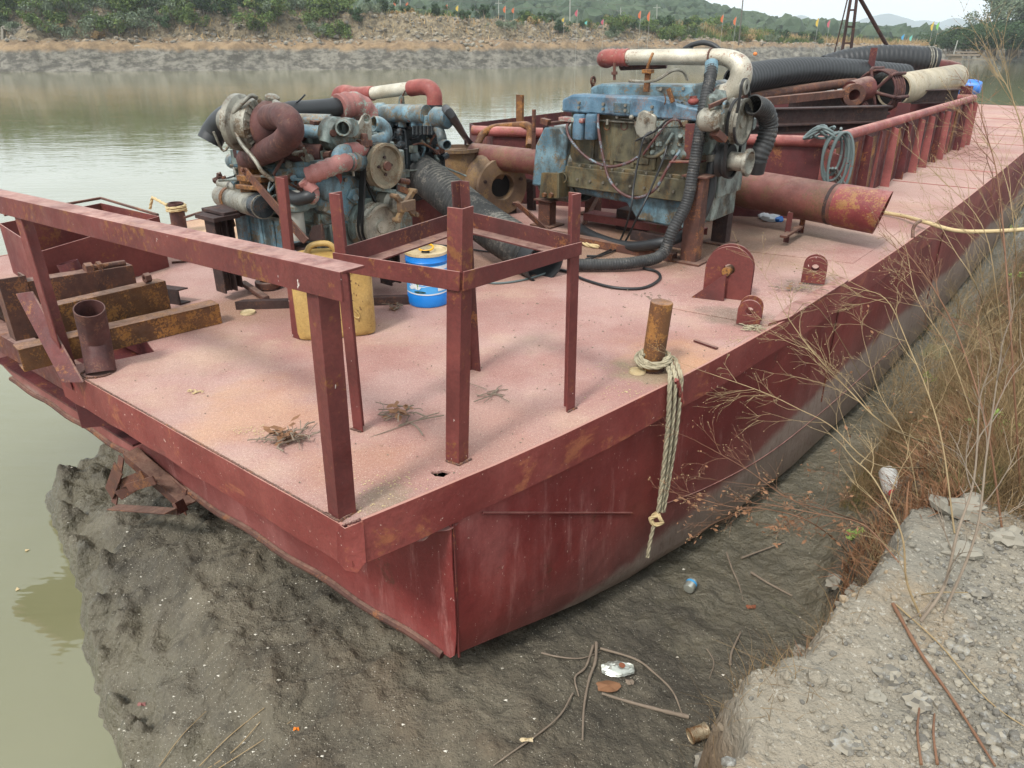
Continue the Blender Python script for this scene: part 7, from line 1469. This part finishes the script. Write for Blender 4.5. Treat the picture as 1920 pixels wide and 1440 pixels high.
# distant mountains
MX = [Y(px, py, 2600) for px, py in ((1100, 70), (1250, 60), (1400, 48), (1420, 34), (1445, 30), (1470, 36), (1500, 24), (1522, 36), (1550, 50), (1590, 46), (1620, 36), (1660, 24), (1690, 34), (1712, 40), (1730, 36), (1760, 42), (1790, 31), (1830, 44), (1900, 40), (2100, 55), (2400, 70))]
mxx = np.array([p.x for p in MX]); mzz = np.array([p.z for p in MX]); gx = np.arange(200, 2400, 14.); gy = np.arange(2300, 2900, 40.); GX, GY = np.meshgrid(gx, gy, indexing='ij')
Zm = np.interp(GX, mxx, mzz)*np.maximum(0, 1-np.abs(GY-2600)/300)**.8 + fbm(GX*.008, GY*.008, 4, 3)*10*(1-np.abs(GY-2600)/300); n, k = GX.shape; idx = np.arange(n*k).reshape(n, k)
o = big('mountains', np.stack([GX, GY, Zm], -1), np.stack([idx[:-1, :-1], idx[1:, :-1], idx[1:, 1:], idx[:-1, 1:]], -1).reshape(-1, 4), M['mount']); tag(o, kind='structure')
# flags, poles, buildings
def flag(px, py, h, m, colr, y, big_=1., lean=.12):
    tp = Y(px, py, y); bz = farz(tp.x, min(y-farline(tp.x), 20)) if y < 135 else 1.5; base = V((tp.x-.1, y, bz-.3))
    t_ = thing('flag', f'{colr} feather flag {where(px)}', 'flag', base, 'flags along the far bank')
    prt(t_, 'pole', 'pole', lambda q: q.cyl(base, tp+UP*.1, .022, 5))
    prt(t_, 'flag_cloth', m, lambda q: q.prism([tp, tp+V((.06*big_, 0, -.3*h)), tp+V((-.05, .05, -h)), tp+V((-.42*big_, .1, -h*.8)), tp+V((-.5*big_, .05, -h*.45)), tp+V((-.2*big_, 0, -h*.1))], V((0, .02, 0))))
def where(px):
    return ('above the middle of the bank, left of the engines' if px < 900 else 'behind the right engine pipe' if px < 1300 else 'left of the slanting mast' if px < 1370 else 'beside the leaning lamp pole' if px < 1500 else 'left of the lattice mast' if px < 1600 else 'right of the lattice mast')
for px, py, h, m, c_, y in ((742, 2, .8, 'gore', 'small orange', 118), (765, 4, .8, 'gore', 'faint orange', 122), (839, 8, .9, 'gore', 'orange', 116), (859, 10, 1.0, 'gyel', 'yellow', 114), (948, 11, 1.2, 'gore', 'orange', 116), (964, 14, 1.0, 'gore', 'smaller orange', 118), (1083, 18, 1.2, 'gpnk', 'pinkish red', 116),
    (1132, 36, 1.0, 'gpnk', 'magenta', 120), (1202, 20, 1.4, 'gore', 'orange', 116), (1219, 21, 1.7, 'gore', 'larger orange', 114), (1058, 33, .8, 'gyel', 'tiny yellow', 122), (1101, 39, .7, 'gteal', 'tiny teal', 124), (1357, 27, 1.5, 'gore', 'larger orange', 122), (1381, 31, 1.6, 'gore', 'orange', 122),
    (1536, 33, 1.7, 'gyel', 'yellow', 124), (1557, 37, 1.5, 'gpnk', 'dull red', 126), (1752, 40, 1.9, 'gyel', 'large yellow', 134), (1762, 41, 1.6, 'ggrn', 'green', 134), (1696, 64, 1.2, 'gblu', 'blue', 134), (1711, 66, 1.2, 'gteal', 'teal', 134), (690, 14, .7, 'gyel', 'tiny yellow', 122)):
    flag(px, py, h*.75, m, c_, y, .75)
def upole(px, y, topy, basey, label, lean=0, r=.09, m='pole', arms=0):
    b = Y(px, basey, y); t = Y(px+lean, topy, y); t_ = thing('utility_pole', label, 'pole', V((b.x, b.y, b.z)), 'poles behind the far bank')
    prt(t_, 'pole_shaft', m, lambda q: q.cyl(b-UP*2, t, r*1.3, 8, r)); 
    if arms: prt(t_, 'cross_arm', m, lambda q: q.bar(t-UP*.8-V((1, 0, 0)), t-UP*.8+V((1, 0, 0)), .12, .12))
upole(750, 150, -20, 45, 'pale concrete utility pole above the middle of the far bank'); upole(1069, 150, -20, 48, 'pale utility pole behind the right engine pipe'); upole(1388, 124, -10, 58, 'dark thin pole leaning right, beside two orange flags', 6, .08, 'poled'); upole(1164, 220, 14, 50, 'short distant pole behind the wooded hill foot', 0, .1, 'pole', 1)
upole(935, 230, 0, 50, 'distant pole with cross arm above the left of the right engine', 0, .1, 'pole', 1); upole(1232, 230, 8, 52, 'distant pole right of the two orange flags', 0, .1, 'pole', 1)
for k, (dz, l) in enumerate(((0, 'uppermost power line crossing in front of the wooded hill'), (1.2, 'lower power line crossing in front of the wooded hill'))):
    one('power_line', 'poled', lambda q: q.tube(cr([Y(600, -6, 150)-UP*dz, Y(750, -2, 150)-UP*dz, Y(910, 4, 150)-UP*dz, Y(1069, -2, 150)-UP*dz, Y(1160, 9, 190)-UP*dz, Y(1232, 11, 230)-UP*dz], 5), .035, 4), l, 'power line', Y(600, 5, 150))
def bldg(px, py0, py1, wpx, y, label, m='wall'):
    b = Y(px, py1, y); h = Y(px, py0, y).z-b.z+3; w_m = wpx/F*y*.95; t_ = thing('building', label, 'building', b-UP*3)
    prt(t_, 'wall', m, lambda q: q.box(b+UP*(h/2-3), (w_m, w_m*.6, h)))
    prt(t_, 'roof', 'concrete', lambda q: q.box(b+UP*(h-3+.25), (w_m*1.06, w_m*.66, .5)))
    n = max(2, int(wpx/6))
    for i in range(n):
        for j in range(2): prt(t_, 'window', 'rubber', lambda q: q.box(b+UP*(h-5-j*3.2)+V((-w_m/2+(i+.5)*w_m/n, -w_m*.3, 0)), (w_m/n*.4, .1, 1.3)))
bldg(1456, 40, 54, 18, 520, 'pale pink block of flats beyond the reeds, left of the shed'); bldg(1505, 46, 56, 22, 520, 'low grey building beyond the reeds, left of the lattice mast', 'concrete')
for i in range(12):
    px = 1610+i*19; bldg(px, 68-rr.random()*3, 76, 8+rr.random()*7, 1500, ('tiny pale building on the far shore below the mountains'))
bl_ = [o for o in COL.objects if o.get('category') == 'building' and 'tiny' in o['label']]
for o in bl_: o['group'] = 'tiny buildings on the far shore'
fl_ = GA(1, 1) if 0 else None
fo2 = Y(1416, 101, farline(36)+3.0); one('float', 'orange', lambda q: q.ball(fo2, (.35, .3, .3), 8), 'small orange float lying on the far shore behind the right engine', 'float', fo2)
cb = Y(16, 66, farline(-62)+6); cb_ = thing('concrete_frame', 'pale hollow concrete block lying on the far bank at the left edge', 'concrete block', cb)
prt(cb_, 'block_wall', 'concrete', lambda q: [q.bar(cb+V((-.8, 0, -.5)), cb+V((-.4, 0, .9)), .5, .3), q.bar(cb+V((-.4, 0, .9)), cb+V((.9, 0, .5)), .5, .3), q.bar(cb+V((.9, 0, .5)), cb+V((1.1, 0, -.5)), .5, .3)])
# drifting wreck on the far right water
wr = Y(1805, 107, 128); 
wt = thing('old_raft', 'old grey wooden raft beached below the dark trees on the far right', 'raft', wr)
prt(wt, 'raft_deck', 'bark', lambda q: [q.box(wr+V((0, 0, .3)), (4.5, 1.5, .25)), q.box(wr+V((.3, .2, .7)), (3.2, 1.2, .2)), q.box(wr+V((-1.2, 0, -.2)), (1.6, 1, .8))])
prt(wt, 'raft_pole', 'pole', lambda q: q.bar(wr+V((-1.6, 0, -.6)), wr+V((-1.4, 0, 2.4)), .12, .12)); prt(wt, 'raft_pole', 'poled', lambda q: q.cyl(wr+V((1.5, 0, 0)), wr+V((3.4, 0, 2.2)), .06, 6))
# underwater stump and foam flecks near the bow
for i, (px, py, w_) in enumerate(((50, 1032, 'upper of two scraps of pale scum floating on the water left of the mud'), (32, 1105, 'lower of two scraps of pale scum floating on the water left of the mud'))):
    c = U(px, py, WATER+.004); one('water_scum', 'ropet', lambda q: q.prism([c+V((math.cos(t)*.012*(1+.5*math.sin(3*t+i)), math.sin(t)*.018*(1+.5*math.cos(2*t+i)), 0)) for t in np.arange(0, 6.28, .5)], UP*.002), w_, 'scum', c)
# air
hz2 = MB().box((0, 1650, 73), (5200, 3440, 154))
hm = bpy.data.materials.new('haze air'); hm.use_nodes = True; hn = hm.node_tree; hn.nodes.clear(); ho = hn.nodes.new('ShaderNodeOutputMaterial'); hv = hn.nodes.new('ShaderNodeVolumePrincipled')
hv.inputs['Color'].default_value = (.86, .93, 1, 1); hv.inputs['Density'].default_value = .0004; hv.inputs['Anisotropy'].default_value = .2; hn.links.new(hv.outputs[0], ho.inputs['Volume'])
o = hz2.build('haze', hm, smooth=False); tag(o, 'thin pale haze fading the distant hills', 'haze', kind='stuff')
